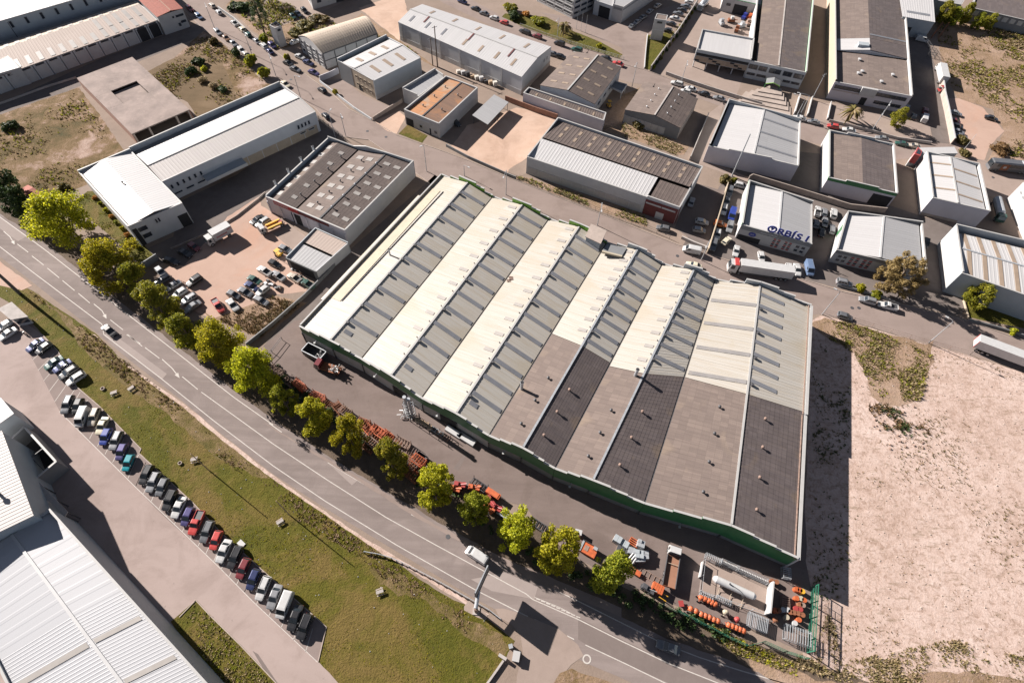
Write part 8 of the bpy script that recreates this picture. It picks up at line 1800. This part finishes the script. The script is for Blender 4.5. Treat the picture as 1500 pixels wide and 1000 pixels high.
frame_stack('black steel rack frame above the orange machines', Y6(300, 230), hz_, 3.4, 1.4, 3, 'dark_metal', None, 'steel_rack', .55)
goods('tin_sheets', 'sheets', 'stack of blue-grey tin sheets in the hedge', Y6(545, 520), hz_, [('sheet', 'galv', (-1.1, 1.1, -.6, .6, .1+.12*k, .16+.12*k)) for k in range(5)])
goods('white_cabinet', 'cabinet', 'small white cabinet alone on the yard', Y6(1330, 725), hz_+.3, [('body', 'white_wall', (-.6, .6, -.45, .45, .05, 1.2)), ('lid', 'frame_white', (-.66, .66, -.5, .5, 1.203, 1.28))])
frame_stack('dark trailer frame by the hedge between two thin trees', Y6(920, 640), hz_, 3.6, 1.3, 3, 'dark_metal', None, 'trailer_frame')
goods('orange_container', 'container', 'orange open container with a grey box, at the last yellowish tree', Y1(175, 215), hz_+.05, [('base', 'orange', (-1.6, 1.6, -1.0, 1.0, .1, .9)), ('rim', 'galv', (-1.6, -1.2, -1.0, 1.0, .903, 1.0)), ('box', 'galv', (.7, 1.5, .35, .95, .903, 1.5)), ('hatch', 'rust_grey', (-.8, 0, -.5, .5, .903, .95)), ('side_rail', 'dark_metal', (-1.6, 1.6, 1.0, 1.06, .9, 1.3))])
for k, (p, L_, W_, H_, mt, lab) in enumerate([(Y1(580, 110), 3.0, 1.3, 1.6, 'blue_grey', 'long grey wrapped load at the back of the yard goods'), (Y1(590, 230), 2.2, 2.6, 1.2, 'dark_metal', 'large dark tarpaulin load behind the last green tree'), (Y1(820, 140), 1.4, 1.4, 1.9, 'galv', 'square grey stack nearest the tipper lorry'), (Y1(705, 220), 1.3, 1.2, 1.6, 'galv', 'small grey stack between the tarpaulin and the block pile'), (Y1(800, 265), 1.6, 1.5, 1.6, 'blue_grey', 'grey block pile, left half'), (Y1(870, 270), 1.4, 1.5, 1.5, 'galv', 'grey block pile, right half'), (Y1(810, 320), 1.9, 1.1, 1.2, 'galv', 'low grey block pile in front of the two halves')]):
    o = thing('pallet_load', lab, 'pallet load', at(p, H_*.6)*1-Vector((0, 0, H_*.6)), hz_+.1*k, 'grey loads in the yard')
    mb = MB(); mb.box(-L_/2, L_/2, -W_/2, W_/2, 0, .14); mb.build('pallet', M['wood'], o, world=False)
    nx, ny = max(1, int(L_/.7)), max(1, int(W_/.7))
    for i in range(nx):
        for j in range(ny): mb = MB(); x0, y0 = -L_/2+L_*i/nx, -W_/2+W_*j/ny; mb.box(x0+.02, x0+L_/nx-.02, y0+.02, y0+W_/ny-.02, .143, H_*random.uniform(.85, 1.05)); mb.build('block', M[mt], o, world=False)
goods('gear_rack', 'rack', 'orange gear rack between the grey loads', Y1(728, 132), hz_, [('beam', 'orange', (-.9, .9, -.6+.4*k, -.45+.4*k, .5, .8)) for k in range(4)]+[('post', 'orange', (-.9, -.75, -.6, .75, 0, .5-.003)), ('post', 'orange', (.75, .9, -.6, .75, 0, .5-.003))])
o = thing('pipe_bundle', 'two curved white pipes standing against the tarpaulin load', 'pipes', at(Y1(690, 330)), hz_)
for k in range(3): mb = MB(); mb.tube([(-.4+.5*k, -1.2, .2), (-.3+.5*k, 0, 1.0), (-.1+.5*k, 1.0, 1.3)], .16, 8); mb.build('pipe', M['frame_white'], o, world=False)
frame_stack('rust brown ladder track lying below the grey loads', Y1(900, 510), hz_, 4.6, 1.2, 1, 'rust_grey', None, 'ladder_track')
goods('wooden_box', 'box', 'orange-brown boxes beside the ladder track', Y1(745, 480), hz_, [('box', 'rust', (-1.2, -.1, -.5, .5, 0, .8)), ('box', 'orange', (.05, 1.1, -.45, .5, 0, .7))])
machine('dark machine with the orange block pack at the hedge', Y1(890, 690), hz_, 'dark_metal')
goods('orange_blocks', 'blocks', 'orange upright block pack beside the dark machine', Y1(1010, 690), hz_+.05, [('block', 'orange', (-1.0+.42*k, -.62+.42*k, -.8, .8, .1, 1.3)) for k in range(5)])
goods('tube_stand', 'stand', 'yellow tubular frame right of the orange blocks', Y1(1085, 790), hz_, [('rail', 'yellow', (-.7, .7, -.5, -.4, .8, .9)), ('rail', 'yellow', (-.7, .7, .4, .5, .8, .9)), ('post', 'yellow', (-.7, -.6, -.5, -.4, 0, .797)), ('post', 'yellow', (.6, .7, .4, .5, 0, .797)), ('post', 'yellow', (-.7, -.6, .4, .5, 0, .797)), ('post', 'yellow', (.6, .7, -.5, -.4, 0, .797))])
goods('red_board', 'board', 'red square board at the yard fence', Y1(1305, 868), .1, [('board', 'red_paint', (-.45, .45, -.5, .5, .5, .56)), ('stand', 'dark_metal', (-.3, .3, -.3, .3, 0, .497))])
# gas tank compound
q = [at(Y2(*p)) for p in ((165, 480), (850, 710), (880, 390), (215, 150))]
o = sheet('compound_slab', [Y2(165, 480), Y2(850, 715), (1124, 854), Y2(215, 150)], 0.034, G['concrete'])
ta, tb = at(Y2(335, 335), 1.5), at(Y2(750, 525), 1.5); r = thing('gas_tank', 'long white horizontal gas tank in the yard compound', 'tank', (((ta+tb)/2).x, ((ta+tb)/2).y, 0), math.atan2((tb-ta).y, (tb-ta).x)); h = (tb-ta).length/2
pm(lambda mb: mb.tube([(-h-.35, 0, 1.5), (-h-.2, 0, 1.5), (-h+.25, 0, 1.5), (h-.25, 0, 1.5), (h+.2, 0, 1.5), (h+.35, 0, 1.5)], [.15, .45, .68, .68, .45, .15], 20), 'tank_shell', PAINT['white'], r)
for x in (-h*.55, h*.55): pm(lambda mb: mb.box(x-.2, x+.2, -.6, .6, 0, .95), 'saddle', M['concrete'], r)
pm(lambda mb: mb.tube([(-h*.3, 0, 2.15), (-h*.3, 0, 2.5)], .14, 8), 'valve', M['dark_metal'], r); pm(lambda mb: mb.tube([(-h*.3, 0, 2.4), (h*.2, -.3, 2.3), (h*.6, -.75, 1.6)], .04, 6), 'pipe', M['dark_metal'], r)
for k in range(3): pm(lambda mb: mb.tube([(-h*.6+k*h*.6, -.68, .9), (-h*.6+k*h*.6, -1.3, .3), (-h*.6+k*h*.6, -2.6, .12)], .05, 6), 'pipe', M['beige_wall'], r)
boundary('compound_wall', 'wall', [Y2(895, 395), Y2(860, 720)], 2.6, .25, 'white_wall', 'bright white blast wall at the right end of the gas compound'); boundary('compound_wall', 'wall', [Y2(195, 170), Y2(165, 330)], 1.2, .2, 'white_wall', 'low white wall at the left end of the gas compound')
fence('wire_fence', 'fence', [Y2(215, 150), Y2(175, 480), Y2(850, 715)], 1.6, 'galv', 'pale mesh fence around the gas compound', 2.0, (.1, .95), .05)
def cage(label, p, rz, L, W, H, n, mat, fill, group='wire cages by the gas compound'):
    o = thing('wire_cage', label, 'cage', at(p), rz, group)
    for x in (-L/2, L/2):
        for y in (-W/2, W/2): mb = MB(); mb.bar((x, y, 0), (x, y, H), .07); mb.build('post', M[mat], o, world=False)
    for z in (.1, H/2, H):
        mb = MB()
        for y in (-W/2, W/2): mb.bar((-L/2, y, z), (L/2, y, z), .05)
        for x in (-L/2, L/2): mb.bar((x, -W/2, z), (x, W/2, z), .05)
        mb.build('rail', M[mat], o, world=False)
    for k in range(n):
        x = -L/2+L*(k+.5)/n; mb = MB()
        if fill == 'bottle': mb.tube([(x, 0, .12), (x, 0, H*.85), (x, 0, H*.98)], [.17, .17, .06], 8)
        elif fill == 'bar': mb.bar((x, -W/2, H+.04), (x, W/2, H+.04), .09)
        mb.build('gas_bottle' if fill == 'bottle' else 'bar', M['frame_white'] if fill == 'bottle' else M[mat], o, world=False)
tz = math.atan2((tb-ta).y, (tb-ta).x)
cage('grey slatted crate at the upper left corner of the gas compound', Y2(310, 140), tz, 3.0, .9, 1.2, 9, 'galv', 'bar'); cage('first rack of white gas bottles behind the gas tank', Y2(470, 200), tz, 2.9, .8, 1.3, 11, 'galv', 'bottle'); cage('long rack of white gas bottles at the right behind the gas tank', Y2(715, 312), tz, 5.4, .9, 1.3, 18, 'galv', 'bottle')
cage('low galvanised crate in front of the gas tank, left one', Y2(240, 520), tz, 2.4, .8, .9, 7, 'galv', 'bar'); cage('low galvanised crate in front of the gas tank, right one', Y2(420, 570), tz, 2.6, .8, .9, 8, 'galv', 'bar')
cage('large silver grating stack below the white blast wall', Y2(770, 800), tz+.05, 3.4, 2.4, 1.0, 12, 'galv', 'bar'); cage('silver wire cage in the bottom corner of the green fence', Y2(1180, 940), tz+.1, 4.4, 2.4, 1.4, 10, 'galv', 'bar'); cage('grey cage in the hall shadow near the drums', Y2(1065, 290), 1.4, 2.0, 1.4, 1.2, 6, 'galv', 'bar'); cage('dark pallet cage right of the blast wall', Y2(1060, 590), 1.4, 1.8, 1.4, .8, 5, 'rust_grey', 'bar')
def mixer(label, p, rz, mat, group):
    o = thing('concrete_mixer', label, 'mixer', at(p, .6)*1-Vector((0, 0, .6)), rz, group)
    mb = MB(); mb.tube([(-.42, 0, .78), (-.3, 0, .82), (0, 0, .95), (.3, 0, 1.1), (.42, 0, 1.16)], [.2, .42, .48, .36, .24], 12); mb.build('drum', M[mat], o, world=False)
    mb = MB(); mb.tube([(.425, 0, 1.163), (.45, 0, 1.175)], .2, 10); mb.build('drum_mouth', M['open_dark'], o, world=False)
    for y in (-.42, .42): mb = MB(); mb.bar((-.5, y, 0), (0, y*.9, .95), .07); mb.bar((.5, y, 0), (.03, y*.9, .90), .07); mb.build('stand', M[mat], o, world=False)
    for y in (-.4, .4): w_ = link('wheel', WHEEL, o, (-.55, y, .2)); w_.scale = (.62, .6, .62)
g = 'orange concrete mixers along the yard fence'
for k, p in enumerate([(80, 655), (135, 680), (190, 712), (233, 728), (276, 745), (320, 768), (362, 782)]): mixer(f'orange concrete mixer, {ORD[k]} from the left in the long fence row', Y2(*p), tz+1.6, 'orange', g)
for k, p in enumerate([(475, 825), (515, 838), (555, 855), (592, 870), (630, 885)]): mixer(f'orange concrete mixer, {ORD[k]} from the left in the short fence row', Y2(*p), tz+1.6, 'orange', g)
for k, p in enumerate([(185, 540), (225, 553), (268, 572), (300, 590), (332, 606)]): mixer(f'red-orange mixer, {ORD[k]} from the left below the low crates', Y2(*p), tz+random.random(), 'orange', 'mixers under the gas compound')
mixer('white topped mixer alone between the fence rows', Y2(440, 690), tz+.5, 'cream_clad', 'lone mixers'); mixer('red and white mixer alone above the short fence row', Y2(562, 765), tz+.9, 'red_paint', 'lone mixers'); mixer('brown mixer alone below the blast wall', Y2(962, 770), tz+.3, 'rust', 'lone mixers')
def drum(label, p, mat, r_=.42, h_=.9):
    o = thing('steel_drum', label, 'drum', at(p, h_)*1-Vector((0, 0, h_)), 0, 'drums in the fence corner'); mb = MB(); mb.tube([(0, 0, 0), (0, 0, h_)], r_, 14); mb.build('barrel', M[mat], o, world=False)
    for z in (.02, h_*.5, h_-.02): mb = MB(); mb.tube([(0, 0, z), (0, 0, z+.04)], r_+.025, 14); mb.build('hoop', M[mat], o, world=False)
DR = [(940, 360, 'rust', 'left of the pair in the hall shadow'), (985, 370, 'rust', 'right of the pair in the hall shadow'), (1195, 445, 'orange', 'topmost near the green fence'), (1230, 455, 'orange', 'middle of the top three near the green fence'), (1258, 468, 'yellow', 'smallest of the top three near the green fence'), (1198, 540, 'orange', 'left in the row with the cream drum'), (1242, 543, 'cream_clad', 'between two orange drums'), (1275, 560, 'orange', 'right of the cream drum'), (1230, 605, 'rust', 'under the cream drum'), (1262, 612, 'rust_grey', 'against the green fence under the cream row'), (1190, 645, 'red_paint', 'left of the red row'), (1235, 655, 'red_paint', 'right of the red row'), (1130, 685, 'rust', 'left end of the lower rust row'), (1170, 690, 'rust', 'second in the lower rust row'), (1215, 700, 'rust', 'third in the lower rust row'), (1258, 715, 'rust', 'right end of the lower rust row'), (1055, 660, 'frame_white', 'left of the two white ones'), (1102, 662, 'frame_white', 'right of the two white ones'), (1092, 738, 'cream_clad', 'below the two white ones'), (1220, 765, 'orange', 'below the lower rust row'), (1178, 800, 'frame_white', 'above the silver corner cage'), (975, 665, 'orange', 'beside the blast wall, left'), (1010, 668, 'rust', 'beside the blast wall, right')]
for x, y, mt, lab in DR:
    cn = {'rust': 'rust brown', 'orange': 'orange', 'yellow': 'yellow', 'cream_clad': 'cream', 'rust_grey': 'grey-brown', 'red_paint': 'red', 'frame_white': 'white'}[mt]
    drum(f'{cn} drum, {lab}', Y2(x, y), mt)
# goods by the hall front
for k, (x, y) in enumerate(((1125, 285), (1285, 375))):
    goods('sheet_stack', 'sheets', f'stack of white sheets against the hall wall, {"left" if k == 0 else "right"} of the pair', Y5(x, y), hz_, [('sheet', 'frame_white', (-1.9, 1.9, -.65, .65, .1+.11*i, .19+.11*i)) for i in range(7)]+[('bearer', 'dark_metal', (-1.5, -1.3, -.7, .7, 0, .097)), ('bearer', 'dark_metal', (1.3, 1.5, -.7, .7, 0, .097))], 'white sheet stacks at the hall')
frame_stack('grey tubular rack at the hall wall left of the white sheet stacks', Y5(1000, 320), hz_, 2.8, 1.1, 2, 'rust_grey', None, 'tube_rack')
frame_stack('long tube rack lying along the hall wall shadow', Y5(880, 250), hz_, 4.5, .8, 2, 'galv', None, 'tube_rack')
random.seed(70)
o = thing('offcut_heap', 'heap of white offcuts at the foot of the twin flue', 'scrap heap', at(Y5(570, 70)))
for k in range(26): a = at(Y5(570, 70)); x, y = random.uniform(-1.5, 1.5), random.uniform(-.9, .9); pm(lambda mb: mb.bar((x, y, .1+.8*random.random()), (x+random.uniform(-1, 1), y+random.uniform(-.7, .7), .2+.7*random.random()), .16, .1), 'offcut', M['frame_white'], o)
for k, (x, y) in enumerate(((685, 140), (740, 165), (790, 190), (830, 230))): goods('wooden_crate', 'crate', f'{ORD[k]} pale crate from the flue along the hall wall', Y5(x, y), hz_+.2*k, [('base', 'pallet_wrap', (-.5, .5, -.4, .4, .05, .7)), ('lid', 'wood', (-.53, .53, -.43, .43, .703, .78))], 'crates along the hall wall')
for k in range(8):
    p = C11(30+35*k, 690-15*(k % 3)) if k < 4 else C11(230+30*(k-4), 560+22*(k % 3))
    goods('scrap_pile', 'scrap', ['scrap pile left of the annex wall, lowest', 'scrap pile at the stripped pickups', 'scrap pile under the annex gate, left', 'scrap pile beside the pale concrete slab', 'engine scrap at the annex gate, first', 'engine scrap at the annex gate, second', 'engine scrap at the annex gate, third', 'engine scrap at the annex gate, last'][k], p, random.random()*3, [('scrap_piece', random.choice(['rust_grey', 'galv', 'dark_metal', 'beige_wall']), (x_, x_+random.uniform(.3, .9), y_, y_+random.uniform(.3, .7), 0, random.uniform(.3, .9))) for x_, y_ in [(random.uniform(-1.3, .8), random.uniform(-.9, .6)) for _ in range(7)]], 'scrap at the annex')
for k in range(9):
    p = C01(1130+25*k, 400+9*k); goods('pallet_load', 'pallet load', f'{ORD[k]} wrapped pallet load from the left along the bent hall wall', p, .4, [('pallet', 'wood', (-.7, .7, -.6, .6, 0, .14)), ('load', ['pallet_wrap', 'frame_white', 'dark_metal', 'wood'][k % 4], (-.65, .65, -.55, .55, .143, 1.0+.3*(k % 3)))], 'pallet loads at the bent hall')
for k, (x, y, mt) in enumerate(((505, 235, 'rust'), (610, 290, 'galv'), (700, 205, 'orange'), (640, 200, 'sign_blue'), (560, 330, 'rust'), (680, 265, 'rust_grey'), (400, 260, 'galv'))):
    goods('yard_machine', 'machine', ['rusty machine with a white cab roof in the depot yard', 'grey scrap machine in the middle of the depot yard', 'orange machine near the depot drums', 'blue machine left of the orange depot machine', 'long rusty frame by the showroom parapet', 'small rusty rack near the white yard wall', 'grey tank on wheels at the depot yard entry'][k], Z2(x, y), .3*k, [('body', mt, (-1.4, 1.2, -.7, .7, .4, 1.3)), ('cab', 'frame_white' if k == 0 else mt, (-.5, .6, -.6, .6, 1.303, 2.2)), ('skid', 'dark_metal', (-1.5, 1.4, -.6, .6, 0, .397)), ('arm', mt, (1.203, 2.2, -.15, .15, .9, 1.1))], 'machines in the depot yard')
boundary('boundary_wall', 'wall', [Z2(712, 400), Z2(745, 270), Z2(775, 150)], 2.6, .3, 'white_wall', 'white wall between the depot yard and terraced works')
# roof lettering on the sign building
def letters(txt, p0, z, size, ang, mat, parent, loc, depth=.06):
    c = bpy.data.curves.new('letter', 'FONT'); c.body = txt; c.size = size; c.extrude = depth; c.offset = .085
    tmp = bpy.data.objects.new('tmp', c); COL.objects.link(tmp); bpy.context.view_layer.update()
    me = bpy.data.meshes.new_from_object(tmp.evaluated_get(bpy.context.evaluated_depsgraph_get())); bpy.data.objects.remove(tmp)
    me.materials.clear(); me.materials.append(M[mat]); o = link('letter', me, parent); o.location = loc; o.rotation_euler = (math.radians(90), 0, ang); o.scale = (1.25, 1, 1); return o
so_ = SIGNB.o; a, d, nrm, L = SIGNB.wframe(0); ang = math.atan2(d.y, d.x); base = origin_of(so_)
sg = thing('roof_sign', 'big blue roof letters with a round emblem on the car business', 'sign', a+d*(.36*L)+Vector((0, 0, 0)), 0); sb = origin_of(sg)
x = .485
for ch, wd in (('R', .092), ('B', .092), ('Í', .052), ('S', .10), ('I', .05)):
    q = a+d*(x*L)+nrm*-.15+Vector((0, 0, 4.95)); letters(ch, None, 0, 2.6, ang, 'sign_blue', sg, q-sb); x += wd*1.12 + (.02 if ch == 'S' else 0)
cq = a+d*(.415*L)-nrm*.15+Vector((0, 0, 6.0)); mb = MB(); n = 24
for r0_, r1_ in ((1.25, .74),):
    for k in range(n):
        t0_, t1_ = 2*math.pi*k/n, 2*math.pi*(k+1)/n
        P4 = [cq+d*(math.cos(t)*r)+Vector((0, 0, math.sin(t)*r*.88)) for t, r in ((t0_, r0_), (t1_, r0_), (t1_, r1_), (t0_, r1_))]
        mb.hexa([v+nrm*.0 for v in P4], [v+nrm*.12 for v in P4])
mb.build('emblem_ring', M['sign_blue'], sg)
mb = MB(); tri = [cq+d*u+Vector((0, 0, v)) for u, v in ((-.55, .5), (.55, .55), (0, -.6))]; mb.hexa([v+nrm*.01 for v in tri], [v+nrm*.11 for v in tri]); mb.build('emblem_mark', M['sign_blue'], sg)
mb = MB(); mb.bar(a+d*(.36*L)-nrm*.15+Vector((0, 0, 4.97)), a+d*(.97*L)-nrm*.15+Vector((0, 0, 4.87)), .08); mb.build('mounting_rail', M['galv'], sg)
# round blue wall sign
cq = a+d*(.20*L)+nrm*.14+Vector((0, 0, 2.7)); mb = MB(); pts = [cq+d*(math.cos(t*2*math.pi/n)*.95)+Vector((0, 0, math.sin(t*2*math.pi/n)*.7)) for t in range(n)]; mb.hexa([v-nrm*.13 for v in pts], [v for v in pts]); ws = mb.build('oval_sign', M['sign_blue'], SIGNB.o)
for k in range(4): mb = MB(); q = cq+d*(-.5+.27*k)+nrm*.01; mb.bar(q+Vector((0, 0, -.12)), q+Vector((0, 0, .14)), .16, .02); mb.build('sign_letter', M['frame_white'], ws)
for k in range(12): mb = MB(); q = a+d*((.30+.02*k)*L)+nrm*.135+Vector((0, 0, 4.2)); mb.bar(q+Vector((0, 0, -.14)), q+Vector((0, 0, .14)), .3, .02); mb.build('fascia_letter', M['grey_wall'], SIGNB.o)
bpy.context.view_layer.update()
